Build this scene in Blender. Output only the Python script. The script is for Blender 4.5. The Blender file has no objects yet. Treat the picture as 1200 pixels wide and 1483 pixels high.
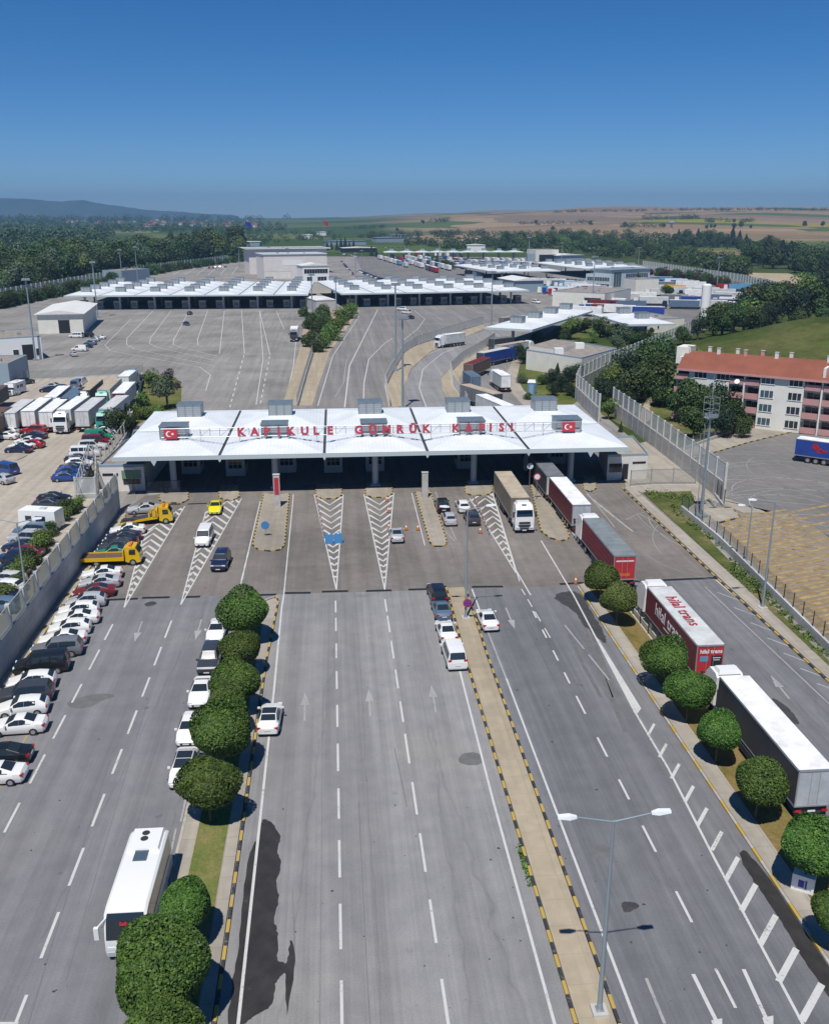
import bpy, math, random
import numpy as np
from mathutils import Vector, Matrix
R = math.radians
random.seed(7)
SC = bpy.context.scene
COL = SC.collection
# ---------------------------------------------------------------- camera model (metres; x right, y ahead, z up)
F, CX, CY, H = 1350.0, 600.0, 741.5, 40.0
PITCH = math.atan(429.5 / F)
SP, CP = math.sin(PITCH), math.cos(PITCH)
RD = R(4.92)                       # the carriageways run 4.92 degrees to the left of straight ahead
AWAY, TOWARD = math.pi / 2 + RD, -math.pi / 2 + RD

def G(px, py, z=0.0):
    """surveyed point: where the sight line of photo pixel (px, py) meets the level z"""
    v = py - CY
    t = (H - z) / (F * SP + v * CP)
    return Vector(((px - CX) * t, (F * CP - v * SP) * t, z))

def mpp(py, z=0.0):
    """metres per pixel at that level"""
    return (H - z) / (F * SP + (py - CY) * CP)

def rdir(a):
    return Vector((math.cos(a), math.sin(a), 0))

# ---------------------------------------------------------------- object helpers
def tag(o, label=None, cat=None, group=None, kind=None):
    if label: o['label'] = label
    if cat: o['category'] = cat
    if group: o['group'] = group
    if kind: o['kind'] = kind
    return o

def empty(name, loc, rz=0.0, label=None, cat=None, group=None, kind=None):
    o = bpy.data.objects.new(name, None)
    o.empty_display_size = 0.3
    COL.objects.link(o)
    o.location = loc
    o.rotation_euler = (0, 0, rz)
    return tag(o, label, cat, group, kind)

def link(name, me, parent=None, loc=(0, 0, 0), rz=0.0):
    o = bpy.data.objects.new(name, me)
    COL.objects.link(o)
    o.location = loc
    o.rotation_euler = (0, 0, rz)
    if parent is not None: o.parent = parent
    return o

class MB:
    """collects faces, builds ONE mesh"""
    def __init__(s): s.v = []; s.f = []; s.m = []
    def add(s, vs, fs, mi=0):
        b = len(s.v); s.v += [tuple(p) for p in vs]
        for f in fs: s.f.append(tuple(b + i for i in f)); s.m.append(mi)
        return s
    def quad(s, a, b, c, d, mi=0): return s.add([a, b, c, d], [(0, 1, 2, 3)], mi)
    def poly(s, pts, mi=0): return s.add(pts, [tuple(range(len(pts)))], mi)
    def box(s, c, size, rz=0.0, mi=0, top=None, bottom=True, taper=(1, 1)):
        """c = centre of the base"""
        hx, hy, h = size[0] / 2, size[1] / 2, size[2]
        ca, sa = math.cos(rz), math.sin(rz)
        P = []
        for z, k in ((0, (1, 1)), (h, taper)):
            for x, y in ((-hx, -hy), (hx, -hy), (hx, hy), (-hx, hy)):
                x, y = x * k[0], y * k[1]
                P.append((c[0] + x * ca - y * sa, c[1] + x * sa + y * ca, c[2] + z))
        fs = [(0, 1, 5, 4), (1, 2, 6, 5), (2, 3, 7, 6), (3, 0, 4, 7)]
        s.add(P, fs, mi)
        b = len(s.v) - 8
        s.f.append((b + 4, b + 5, b + 6, b + 7)); s.m.append(mi if top is None else top)
        if bottom: s.f.append((b + 3, b + 2, b + 1, b)); s.m.append(mi)
        return s
    def prism(s, pts, z0, z1, mi=0, top=None, bottom=False):
        pts = [(p[0], p[1]) for p in pts]
        ar = sum(pts[i][0] * pts[(i + 1) % len(pts)][1] - pts[(i + 1) % len(pts)][0] * pts[i][1] for i in range(len(pts)))
        if ar < 0: pts = pts[::-1]
        n = len(pts)
        V = [(x, y, z0) for x, y in pts] + [(x, y, z1) for x, y in pts]
        s.add(V, [(i, (i + 1) % n, n + (i + 1) % n, n + i) for i in range(n)], mi)
        b = len(s.v) - 2 * n
        s.f.append(tuple(range(b + n, b + 2 * n))); s.m.append(mi if top is None else top)
        if bottom: s.f.append(tuple(range(b + n - 1, b - 1, -1))); s.m.append(mi)
        return s
    def tube(s, p0, p1, r0, r1=None, n=8, mi=0, caps=True):
        r1 = r0 if r1 is None else r1
        p0, p1 = Vector(p0), Vector(p1)
        d = (p1 - p0).normalized()
        a = d.orthogonal().normalized(); b = d.cross(a)
        V = []
        for p, r in ((p0, r0), (p1, r1)):
            for i in range(n):
                t = 2 * math.pi * i / n
                V.append(p + a * (r * math.cos(t)) + b * (r * math.sin(t)))
        s.add(V, [(i, (i + 1) % n, n + (i + 1) % n, n + i) for i in range(n)], mi)
        if caps:
            q = len(s.v) - 2 * n
            s.f.append(tuple(range(q + n - 1, q - 1, -1))); s.m.append(mi)
            s.f.append(tuple(range(q + n, q + 2 * n))); s.m.append(mi)
        return s
    def strip(s, pts, w, z, mi=0):
        """flat ribbon of width w along a polyline"""
        pts = [Vector((p[0], p[1], 0)) for p in pts]
        L, Rr = [], []
        for i, p in enumerate(pts):
            a = pts[max(i - 1, 0)]; b = pts[min(i + 1, len(pts) - 1)]
            d = (b - a).normalized(); nrm = Vector((-d.y, d.x, 0))
            L.append((p.x + nrm.x * w / 2, p.y + nrm.y * w / 2, z)); Rr.append((p.x - nrm.x * w / 2, p.y - nrm.y * w / 2, z))
        for i in range(len(pts) - 1):
            s.quad(Rr[i], Rr[i + 1], L[i + 1], L[i], mi)
        return s
    def mesh(s, name, mats, origin=(0, 0, 0), smooth=None):
        me = bpy.data.meshes.new(name)
        ox, oy, oz = origin
        me.from_pydata([(x - ox, y - oy, z - oz) for x, y, z in s.v], [], s.f)
        for m in (mats if isinstance(mats, (list, tuple)) else [mats]): me.materials.append(m)
        if any(s.m): me.polygons.foreach_set('material_index', s.m)
        if smooth is not None:
            me.polygons.foreach_set('use_smooth', [True] * len(me.polygons))
            me.set_sharp_from_angle(angle=R(smooth))
        me.update()
        return me
    def build(s, name, mats, parent=None, smooth=None, origin=None):
        """world-space faces -> object; a part takes its parent's place as origin"""
        if parent is not None:
            org = Vector((0, 0, 0)); p = parent
            while p is not None: org += Vector(p.location); p = p.parent
            o = link(name, s.mesh(name, mats, org, smooth), parent)
        else:
            if origin is None:
                xs = [p[0] for p in s.v]; ys = [p[1] for p in s.v]; zs = [p[2] for p in s.v]
                origin = ((min(xs) + max(xs)) / 2, (min(ys) + max(ys)) / 2, min(zs))
            o = link(name, s.mesh(name, mats, origin, smooth), None, origin)
        return o

# ---------------------------------------------------------------- materials
def new_mat(name):
    m = bpy.data.materials.new(name); m.use_nodes = True
    nt = m.node_tree; b = nt.nodes['Principled BSDF']
    return m, nt, b

def plain(name, c, rough=0.6, metal=0.0, coat=0.0, spec=0.5, vary=0.0, scale=3.0):
    m, nt, b = new_mat(name)
    b.inputs['Base Color'].default_value = (*c, 1)
    b.inputs['Roughness'].default_value = rough
    b.inputs['Metallic'].default_value = metal
    b.inputs['Coat Weight'].default_value = coat
    b.inputs['Specular IOR Level'].default_value = spec
    if vary:
        tc = nt.nodes.new('ShaderNodeTexCoord'); no = nt.nodes.new('ShaderNodeTexNoise')
        no.inputs['Scale'].default_value = scale; no.inputs['Detail'].default_value = 6; no.inputs['Roughness'].default_value = 0.65
        nt.links.new(tc.outputs['Object'], no.inputs['Vector'])
        mr = ramp(nt, no.outputs['Fac'], [(0.3, tuple(x * (1 - vary) for x in c)), (0.7, tuple(min(1, x * (1 + vary)) for x in c))])
        nt.links.new(mr, b.inputs['Base Color'])
    return m

def ramp(nt, sock, stops, interp='LINEAR'):
    r = nt.nodes.new('ShaderNodeValToRGB'); r.color_ramp.interpolation = interp
    e = r.color_ramp.elements
    while len(e) < len(stops): e.new(0.5)
    for k, (p, c) in enumerate(stops):
        e[k].position = p; e[k].color = (*c, 1) if len(c) == 3 else c
    nt.links.new(sock, r.inputs['Fac'])
    return r.outputs['Color']

def noise(nt, vec, scale, detail=5, rough=0.6):
    n = nt.nodes.new('ShaderNodeTexNoise')
    n.inputs['Scale'].default_value = scale; n.inputs['Detail'].default_value = detail; n.inputs['Roughness'].default_value = rough
    nt.links.new(vec, n.inputs['Vector'])
    return n.outputs['Fac']

def mapping(nt, scale=(1, 1, 1), rz=0.0, kind='Object', loc=(0, 0, 0)):
    tc = nt.nodes.new('ShaderNodeTexCoord')
    if kind == 'World':
        ge = nt.nodes.new('ShaderNodeNewGeometry'); src = ge.outputs['Position']
    else: src = tc.outputs[kind]
    r = nt.nodes.new('ShaderNodeMapping'); r.vector_type = 'POINT'
    r.inputs['Rotation'].default_value = (0, 0, rz)
    nt.links.new(src, r.inputs['Vector'])
    mp = nt.nodes.new('ShaderNodeMapping')
    mp.inputs['Scale'].default_value = scale; mp.inputs['Location'].default_value = loc
    nt.links.new(r.outputs['Vector'], mp.inputs['Vector'])
    return mp.outputs['Vector']

def mix(nt, fac, a, b, mode='MIX'):
    n = nt.nodes.new('ShaderNodeMix'); n.data_type = 'RGBA'; n.blend_type = mode
    for s, v in ((n.inputs[0], fac), (n.inputs[6], a), (n.inputs[7], b)):
        if hasattr(v, 'is_output'): nt.links.new(v, s)
        elif isinstance(v, (int, float)): s.default_value = v
        else: s.default_value = (*v, 1)
    return n.outputs[2]

def math_(nt, op, a, b=None):
    n = nt.nodes.new('ShaderNodeMath'); n.operation = op
    for i, v in enumerate((a, b)):
        if v is None: continue
        if hasattr(v, 'is_output'): nt.links.new(v, n.inputs[i])
        else: n.inputs[i].default_value = v
    return n.outputs[0]

def bump(nt, b, h, strength=0.3, dist=0.02):
    n = nt.nodes.new('ShaderNodeBump'); n.inputs['Strength'].default_value = strength; n.inputs['Distance'].default_value = dist
    nt.links.new(h, n.inputs['Height']); nt.links.new(n.outputs['Normal'], b.inputs['Normal'])

def asphalt(name, base, warm=0.0, streak=0.36, rough=0.85):
    """worn asphalt: aggregate speckle, wide patches, tyre-polished streaks along the lanes, cracks"""
    m, nt, b = new_mat(name)
    w = mapping(nt, (1, 1, 1), -RD, 'World')
    patch = noise(nt, w, 0.045, 6, 0.6)
    mid = noise(nt, w, 0.6, 5, 0.6)
    fine = noise(nt, w, 9.0, 3, 0.7)
    st = noise(nt, mapping(nt, (0.9, 0.02, 1), -RD, 'World'), 1.0, 4, 0.55)
    st2 = noise(nt, mapping(nt, (0.35, 0.006, 1), -RD, 'World', (7, 3, 0)), 1.0, 3, 0.5)
    c = lambda k, wm=0.0: tuple(base[i] * k * (1 + (warm + wm) * (0.5, 0.1, -0.5)[i]) for i in range(3))
    col = ramp(nt, patch, [(0.3, c(0.86)), (0.5, c(1.0)), (0.72, c(1.14, 0.1))])
    col = mix(nt, 0.7, col, ramp(nt, mid, [(0.3, (0.86, 0.86, 0.87)), (0.7, (1.12, 1.11, 1.10))]), 'MULTIPLY')
    col = mix(nt, 0.6, col, ramp(nt, fine, [(0.3, (0.82, 0.82, 0.82)), (0.7, (1.16, 1.16, 1.16))]), 'MULTIPLY')
    col = mix(nt, streak * 2, col, ramp(nt, st, [(0.32, (0.80, 0.80, 0.80)), (0.66, (1.14, 1.14, 1.14))]), 'MULTIPLY')
    col = mix(nt, streak * 2, col, ramp(nt, st2, [(0.35, (0.86, 0.86, 0.87)), (0.65, (1.08, 1.08, 1.08))]), 'MULTIPLY')
    st3 = noise(nt, mapping(nt, (4.5, 0.05, 1), -RD, 'World', (3, 9, 0)), 1.0, 3, 0.6)
    col = mix(nt, streak * 1.6, col, ramp(nt, st3, [(0.3, (0.86, 0.86, 0.86)), (0.7, (1.10, 1.10, 1.10))]), 'MULTIPLY')
    # hairline cracks: edges of a warped cell pattern
    dw = nt.nodes.new('ShaderNodeVectorMath'); dw.operation = 'ADD'
    nn = nt.nodes.new('ShaderNodeTexNoise'); nn.inputs['Scale'].default_value = 0.25
    nt.links.new(w, nn.inputs['Vector'])
    sc = nt.nodes.new('ShaderNodeVectorMath'); sc.operation = 'SCALE'; sc.inputs['Scale'].default_value = 5.0
    nt.links.new(nn.outputs['Color'], sc.inputs[0]); nt.links.new(mapping(nt, (0.22, 0.012, 1), -RD, 'World'), dw.inputs[0])
    sc2 = nt.nodes.new('ShaderNodeVectorMath'); sc2.operation = 'SCALE'; sc2.inputs['Scale'].default_value = 0.03
    nt.links.new(sc.outputs[0], sc2.inputs[0]); nt.links.new(sc2.outputs[0], dw.inputs[1])
    vo = nt.nodes.new('ShaderNodeTexVoronoi'); vo.feature = 'DISTANCE_TO_EDGE'; vo.inputs['Scale'].default_value = 0.55
    nt.links.new(dw.outputs[0], vo.inputs['Vector'])
    crack = ramp(nt, vo.outputs['Distance'], [(0.0, (0.62, 0.62, 0.62)), (0.006, (1, 1, 1))])
    col = mix(nt, 0.38, col, crack, 'MULTIPLY')
    spots = noise(nt, mapping(nt, (1, 1, 1), 0, 'World', (31, 11, 0)), 0.8, 2, 0.4)
    col = mix(nt, 0.75, col, ramp(nt, spots, [(0.735, (1, 1, 1)), (0.80, (0.62, 0.62, 0.62))]), 'MULTIPLY')
    nt.links.new(col, b.inputs['Base Color'])
    b.inputs['Roughness'].default_value = rough
    b.inputs['Specular IOR Level'].default_value = 0.3
    bump(nt, b, fine, 0.25, 0.01)
    return m

def concrete(name, base, slab=6.0, joint=0.55, scale=1.0, rot=0.0, dirt=0.35):
    """slab concrete: joints, stains, patches of different age"""
    m, nt, b = new_mat(name)
    w = mapping(nt, (1, 1, 1), -RD + rot, 'World')
    col = ramp(nt, noise(nt, w, 0.05 * scale, 6, 0.6), [(0.28, tuple(x * (1 - dirt * 0.7) for x in base)), (0.5, base), (0.75, tuple(x * (1 + dirt * 0.5) for x in base))])
    col = mix(nt, 0.7, col, ramp(nt, noise(nt, w, 0.9 * scale, 6, 0.65), [(0.3, (0.84, 0.83, 0.82)), (0.7, (1.12, 1.12, 1.12))]), 'MULTIPLY')
    col = mix(nt, 0.6, col, ramp(nt, noise(nt, mapping(nt, (0.8, 0.03, 1), -RD + rot, 'World'), 1.0, 4, 0.6), [(0.35, (0.76, 0.76, 0.77)), (0.65, (1.1, 1.1, 1.1))]), 'MULTIPLY')
    if slab:
        br = nt.nodes.new('ShaderNodeTexBrick'); br.offset = 0.0
        br.inputs['Scale'].default_value = 1.0; br.inputs['Brick Width'].default_value = slab; br.inputs['Row Height'].default_value = slab
        br.inputs['Mortar Size'].default_value = 0.045; br.inputs['Mortar Smooth'].default_value = 0.3
        br.inputs['Color1'].default_value = (1.05, 1.05, 1.04, 1); br.inputs['Color2'].default_value = (0.93, 0.93, 0.94, 1)
        br.inputs['Mortar'].default_value = (joint, joint, joint, 1)
        nt.links.new(w, br.inputs['Vector'])
        col = mix(nt, 0.8, col, br.outputs['Color'], 'MULTIPLY')
    nt.links.new(col, b.inputs['Base Color'])
    b.inputs['Roughness'].default_value = 0.9; b.inputs['Specular IOR Level'].default_value = 0.25
    return m

def foliage(name, dark, light, clump=0.5, tr=0.0):
    m, nt, b = new_mat(name)
    ge = nt.nodes.new('ShaderNodeNewGeometry')
    oi = nt.nodes.new('ShaderNodeObjectInfo')
    w = mapping(nt, (1, 1, 1), 0, 'World')
    n = noise(nt, w, clump, 3, 0.6)
    f = math_(nt, 'ADD', math_(nt, 'MULTIPLY', n, 0.7), math_(nt, 'MULTIPLY', ge.outputs['Random Per Island'], 0.45))
    col = ramp(nt, f, [(0.3, dark), (0.85, light)])
    hs = nt.nodes.new('ShaderNodeHueSaturation')
    nt.links.new(col, hs.inputs['Color'])
    nt.links.new(math_(nt, 'ADD', math_(nt, 'MULTIPLY', oi.outputs['Random'], 0.05), 0.475), hs.inputs['Hue'])
    nt.links.new(math_(nt, 'ADD', math_(nt, 'MULTIPLY', oi.outputs['Random'], 0.5), 0.75), hs.inputs['Value'])
    nt.links.new(hs.outputs['Color'], b.inputs['Base Color'])
    b.inputs['Roughness'].default_value = 0.6; b.inputs['Specular IOR Level'].default_value = 0.3
    if tr:
        t = nt.nodes.new('ShaderNodeBsdfTranslucent'); nt.links.new(hs.outputs['Color'], t.inputs['Color'])
        ms = nt.nodes.new('ShaderNodeMixShader'); ms.inputs[0].default_value = tr
        nt.links.new(b.outputs[0], ms.inputs[1]); nt.links.new(t.outputs[0], ms.inputs[2])
        nt.links.new(ms.outputs[0], nt.nodes['Material Output'].inputs['Surface'])
    return m

def meadow(name, a, b_, c_, scale=0.08, patchy=0.5):
    m, nt, b = new_mat(name)
    w = mapping(nt, (1, 1, 1), 0, 'World')
    col = ramp(nt, noise(nt, w, scale, 7, 0.65), [(0.3, a), (0.5, b_), (0.7, c_)])
    col = mix(nt, 0.8, col, ramp(nt, noise(nt, w, scale * 14, 5, 0.7), [(0.3, (0.7, 0.7, 0.7)), (0.7, (1.25, 1.25, 1.2))]), 'MULTIPLY')
    nt.links.new(col, b.inputs['Base Color'])
    b.inputs['Roughness'].default_value = 1.0; b.inputs['Specular IOR Level'].default_value = 0.1
    bump(nt, b, noise(nt, w, 3.0, 4, 0.7), 0.6, 0.15)
    return m

def ribbed(name, c, pitch=0.5, axis=0, rough=0.45, metal=0.0, depth=0.35, dirt=0.12, spec=0.5):
    """standing-seam or corrugated sheet, ribs by a wave along one object axis"""
    m, nt, b = new_mat(name)
    tc = nt.nodes.new('ShaderNodeTexCoord')
    wv = nt.nodes.new('ShaderNodeTexWave'); wv.wave_type = 'BANDS'; wv.bands_direction = 'XYZ'[axis]; wv.wave_profile = 'SIN'
    wv.inputs['Scale'].default_value = 1 / pitch * 0.314
    nt.links.new(tc.outputs['Object'], wv.inputs['Vector'])
    n = noise(nt, tc.outputs['Object'], 0.25, 6, 0.65)
    col = ramp(nt, n, [(0.3, tuple(x * (1 - dirt) for x in c)), (0.7, c)])
    col = mix(nt, 0.5, col, ramp(nt, wv.outputs['Color'], [(0.0, (0.86, 0.87, 0.88)), (0.15, (1, 1, 1))]), 'MULTIPLY')
    nt.links.new(col, b.inputs['Base Color'])
    b.inputs['Roughness'].default_value = rough; b.inputs['Metallic'].default_value = metal
    b.inputs['Specular IOR Level'].default_value = spec
    bump(nt, b, wv.outputs['Fac'], depth, 0.04)
    return m

def netting(name, c, cover):
    """wire mesh too fine to resolve: partly covered, partly open"""
    m, nt, b = new_mat(name)
    b.inputs['Base Color'].default_value = (*c, 1); b.inputs['Roughness'].default_value = 0.6
    t = nt.nodes.new('ShaderNodeBsdfTransparent')
    ms = nt.nodes.new('ShaderNodeMixShader'); ms.inputs[0].default_value = cover
    nt.links.new(t.outputs[0], ms.inputs[1]); nt.links.new(b.outputs[0], ms.inputs[2])
    nt.links.new(ms.outputs[0], nt.nodes['Material Output'].inputs['Surface'])
    return m

def worn_paint(name, c, under, thr):
    """road paint scuffed through to the surface in places"""
    m, nt, b = new_mat(name)
    w = mapping(nt, (1, 1, 1), 0, 'World')
    n = math_(nt, 'ADD', math_(nt, 'MULTIPLY', noise(nt, w, 5.0, 6, 0.75), 0.65), math_(nt, 'MULTIPLY', noise(nt, w, 0.5, 3, 0.6), 0.35))
    nt.links.new(ramp(nt, n, [(thr - .03, under), (thr + .04, tuple(x * .92 for x in c)), (0.62, c)]), b.inputs['Base Color'])
    b.inputs['Roughness'].default_value = 0.75
    return m

M = {}
M['asphalt'] = asphalt('asphalt', (0.246, 0.243, 0.242))
M['asphalt_l'] = asphalt('older asphalt', (0.19, 0.191, 0.20), streak=0.3)
M['asphalt_r'] = asphalt('darker asphalt', (0.165, 0.167, 0.177), streak=0.42)
M['asphalt2'] = asphalt('ramp asphalt', (0.215, 0.21, 0.205), 0.04)
M['yard'] = asphalt('yard asphalt', (0.18, 0.178, 0.178), 0.08, 0.2)
M['plaza'] = concrete('plaza concrete', (0.262, 0.25, 0.232), 6.0, 0.74, dirt=0.45)
M['fore'] = concrete('forecourt concrete', (0.192, 0.174, 0.156), 7.0, 0.78, dirt=0.6)
M['lot'] = concrete('lot concrete', (0.41, 0.365, 0.30), 0, dirt=0.25)
M['pave'] = concrete('beige paving', (0.385, 0.325, 0.235), 2.2, 0.88, dirt=0.2)
M['pave2'] = concrete('grey paving', (0.36, 0.325, 0.27), 2.0, 0.8, dirt=0.3)
M['isle'] = concrete('island paving', (0.325, 0.29, 0.235), 2.0, 0.85, dirt=0.3)
M['conc'] = concrete('cast concrete', (0.48, 0.465, 0.43), 0, dirt=0.35)
M['wallconc'] = concrete('wall concrete', (0.50, 0.50, 0.475), 0, dirt=0.4, scale=3)
M['white_line'] = worn_paint('road paint', (0.56, 0.555, 0.535), (0.21, 0.21, 0.215), 0.40)
M['faint_line'] = worn_paint('worn road paint', (0.36, 0.355, 0.345), (0.20, 0.20, 0.205), 0.425)
M['yellow_line'] = plain('yellow road paint', (0.31, 0.215, 0.095), 0.85, vary=0.5, scale=0.8)
M['bay'] = asphalt('dusty bay', (0.235, 0.20, 0.15), 0.08, 0.1)
M['meadow'] = meadow('river meadow', (0.09, 0.12, 0.035), (0.15, 0.165, 0.06), (0.22, 0.19, 0.09), 0.02)
M['wet'] = plain('wet asphalt', (0.036, 0.033, 0.031), 0.5, vary=0.35, scale=0.7)
M['stain'] = plain('oil stain', (0.05, 0.049, 0.05), 0.7, vary=0.3, scale=1.0)
M['stain2'] = plain('old stain', (0.135, 0.133, 0.13), 0.8, vary=0.2, scale=1.0)
M['kerb_y'] = worn_paint('kerb yellow', (0.47, 0.32, 0.06), (0.33, 0.29, 0.22), 0.42)
M['kerb_k'] = worn_paint('kerb black', (0.035, 0.035, 0.037), (0.17, 0.16, 0.14), 0.42)
M['kerb'] = plain('kerb stone', (0.38, 0.35, 0.30), 0.85, vary=0.2, scale=2)
M['grass_dry'] = meadow('dry verge grass', (0.10, 0.10, 0.025), (0.20, 0.15, 0.055), (0.24, 0.165, 0.075), 0.25)
M['grass_mix'] = meadow('median grass', (0.09, 0.14, 0.03), (0.16, 0.17, 0.055), (0.25, 0.19, 0.09), 0.3)
M['grass'] = meadow('lawn', (0.06, 0.085, 0.02), (0.11, 0.125, 0.035), (0.19, 0.17, 0.065), 0.06)
M['weeds'] = meadow('weedy verge', (0.04, 0.07, 0.015), (0.10, 0.115, 0.035), (0.22, 0.18, 0.095), 0.15)
M['dirt'] = meadow('sandy track', (0.30, 0.24, 0.16), (0.38, 0.31, 0.22), (0.46, 0.39, 0.29), 0.1)
M['roofm'] = ribbed('white roof sheet', (0.80, 0.83, 0.84), 0.55, 0, 0.4, dirt=0.16)
M['fascia'] = plain('pale fascia', (0.48, 0.55, 0.56), 0.4)
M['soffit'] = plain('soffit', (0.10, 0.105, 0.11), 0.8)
M['gutter'] = plain('gutter', (0.06, 0.065, 0.07), 0.6)
M['louvre'] = ribbed('grey louvres', (0.33, 0.36, 0.38), 0.35, 2, 0.45, 0.2, 0.8)
M['louvre_top'] = plain('vent lid', (0.17, 0.21, 0.235), 0.4, 0.2, vary=0.15, scale=1)
M['steel'] = plain('galvanised steel', (0.40, 0.43, 0.45), 0.4, 0.5)
M['pole'] = plain('lamp pole paint', (0.30, 0.36, 0.39), 0.4, 0.3)
M['lampglass'] = plain('lamp glass', (0.75, 0.78, 0.80), 0.25)
M['column'] = plain('column grey', (0.38, 0.42, 0.45), 0.5)
M['red'] = plain('letter red', (0.42, 0.045, 0.075), 0.5)
M['flagred'] = plain('flag red', (0.48, 0.03, 0.05), 0.5)
M['flagblue'] = plain('flag blue', (0.02, 0.05, 0.32), 0.5)
M['white'] = plain('white paint', (0.80, 0.80, 0.78), 0.5)
M['offwhite'] = plain('off-white wall', (0.66, 0.64, 0.58), 0.8, vary=0.1, scale=0.5)
M['cream'] = plain('cream wall', (0.72, 0.70, 0.62), 0.8, vary=0.08, scale=0.5)
M['pinkish'] = plain('pinkish wall', (0.70, 0.655, 0.62), 0.8, vary=0.08, scale=0.3)
M['booth'] = plain('booth wall', (0.45, 0.44, 0.42), 0.7)
M['greywall'] = ribbed('grey cladding', (0.36, 0.42, 0.46), 0.6, 0, 0.5)
M['bluegrey'] = plain('blue-grey cladding', (0.26, 0.33, 0.39), 0.5)
M['brownroof'] = plain('gravel roof', (0.27, 0.235, 0.205), 0.95, vary=0.3, scale=0.6)
M['whiteroof'] = ribbed('white sheet roof', (0.80, 0.79, 0.75), 0.8, 0, 0.5)
M['dark'] = plain('dark opening', (0.015, 0.017, 0.02), 0.6)
M['glass'] = plain('dark glass', (0.02, 0.028, 0.035), 0.08, spec=0.8)
M['glassb'] = plain('bluish glass', (0.07, 0.11, 0.14), 0.08, spec=0.8)
M['greenglass'] = plain('green panel', (0.16, 0.26, 0.17), 0.4)
M['black'] = plain('black rubber', (0.018, 0.018, 0.02), 0.7)
M['rim'] = plain('wheel rim', (0.45, 0.46, 0.47), 0.35, 0.6)
M['headlamp'] = plain('headlamp', (0.72, 0.76, 0.80), 0.12)
M['taillamp'] = plain('tail lamp', (0.42, 0.01, 0.012), 0.2)
M['plate'] = plain('number plate', (0.7, 0.7, 0.68), 0.5)
M['chassis'] = plain('chassis', (0.03, 0.03, 0.033), 0.7)
M['orange'] = plain('orange plastic', (0.6, 0.16, 0.02), 0.5)
M['barrier_blue'] = plain('blue plastic', (0.06, 0.22, 0.45), 0.45)
M['fence_conc'] = plain('fence post concrete', (0.50, 0.50, 0.47), 0.85, vary=0.15, scale=1)
M['net_green'] = netting('olive mesh', (0.36, 0.40, 0.30), 0.75)
M['net_white'] = netting('pale mesh', (0.62, 0.65, 0.64), 0.6)
M['net_grey'] = netting('grey wire mesh', (0.18, 0.20, 0.20), 0.3)
M['bark'] = plain('bark', (0.10, 0.075, 0.05), 0.9, vary=0.3, scale=4)
M['tile'] = ribbed('roof tiles', (0.275, 0.088, 0.052), 0.32, 0, 0.8, dirt=0.3, depth=0.6)
M['pink'] = plain('pink balcony', (0.50, 0.27, 0.255), 0.8, vary=0.1, scale=1)
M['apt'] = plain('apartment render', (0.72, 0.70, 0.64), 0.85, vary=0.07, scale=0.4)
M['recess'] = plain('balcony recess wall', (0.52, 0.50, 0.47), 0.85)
M['leaf_globe'] = foliage('clipped tree leaves', (0.019, 0.050, 0.008), (0.098, 0.160, 0.023), 1.3)
M['leaf_wood'] = foliage('wood leaves', (0.015, 0.035, 0.010), (0.075, 0.118, 0.030), 0.2)
M['leaf_light'] = foliage('pale leaves', (0.045, 0.085, 0.015), (0.14, 0.21, 0.045), 0.6)
M['leaf_pine'] = foliage('pine needles', (0.008, 0.022, 0.012), (0.030, 0.055, 0.022), 0.5)
M['leaf_olive'] = foliage('grey-green leaves', (0.045, 0.07, 0.04), (0.12, 0.16, 0.09), 0.5)
M['leaf_purple'] = foliage('purple leaves', (0.020, 0.008, 0.014), (0.07, 0.025, 0.04), 0.5)
M['leaf_hedge'] = foliage('hedge leaves', (0.012, 0.035, 0.008), (0.05, 0.10, 0.02), 0.7)

PAINT_RGB = dict(white=(0.78, 0.78, 0.76), silver=(0.42, 0.44, 0.46), grey=(0.16, 0.17, 0.185), black=(0.012, 0.013, 0.016), navy=(0.012, 0.02, 0.055),
    red=(0.36, 0.015, 0.025), darkred=(0.16, 0.016, 0.022), blue=(0.02, 0.06, 0.24), green=(0.03, 0.22, 0.13), yellow=(0.72, 0.44, 0.0), taxi=(0.80, 0.68, 0.0),
    beige=(0.5, 0.43, 0.34), bluegrey=(0.10, 0.155, 0.22), tan=(0.44, 0.37, 0.27), palegrey=(0.55, 0.56, 0.55), brown=(0.14, 0.085, 0.06), orange=(0.6, 0.14, 0.02), steelroof=(0.20, 0.225, 0.23), bronze=(0.20, 0.16, 0.115),
    wine=(0.15, 0.018, 0.03), teal=(0.05, 0.30, 0.24), royal=(0.015, 0.05, 0.26), charcoal=(0.045, 0.05, 0.06), skyblue=(0.12, 0.32, 0.5), bright=(0.45, 0.03, 0.035))
PAINT = {k: plain('paint ' + k, c, 0.28, 0.0, 0.5) for k, c in PAINT_RGB.items()}
MATT = {k: plain('sheet ' + k, c, 0.6, vary=0.2, scale=0.7) for k, c in PAINT_RGB.items()}
# ================================================================ terrain: one sheet to the horizon
def sstep(a, b, x):
    t = np.clip((x - a) / (b - a), 0, 1); return t * t * (3 - 2 * t)

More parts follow.
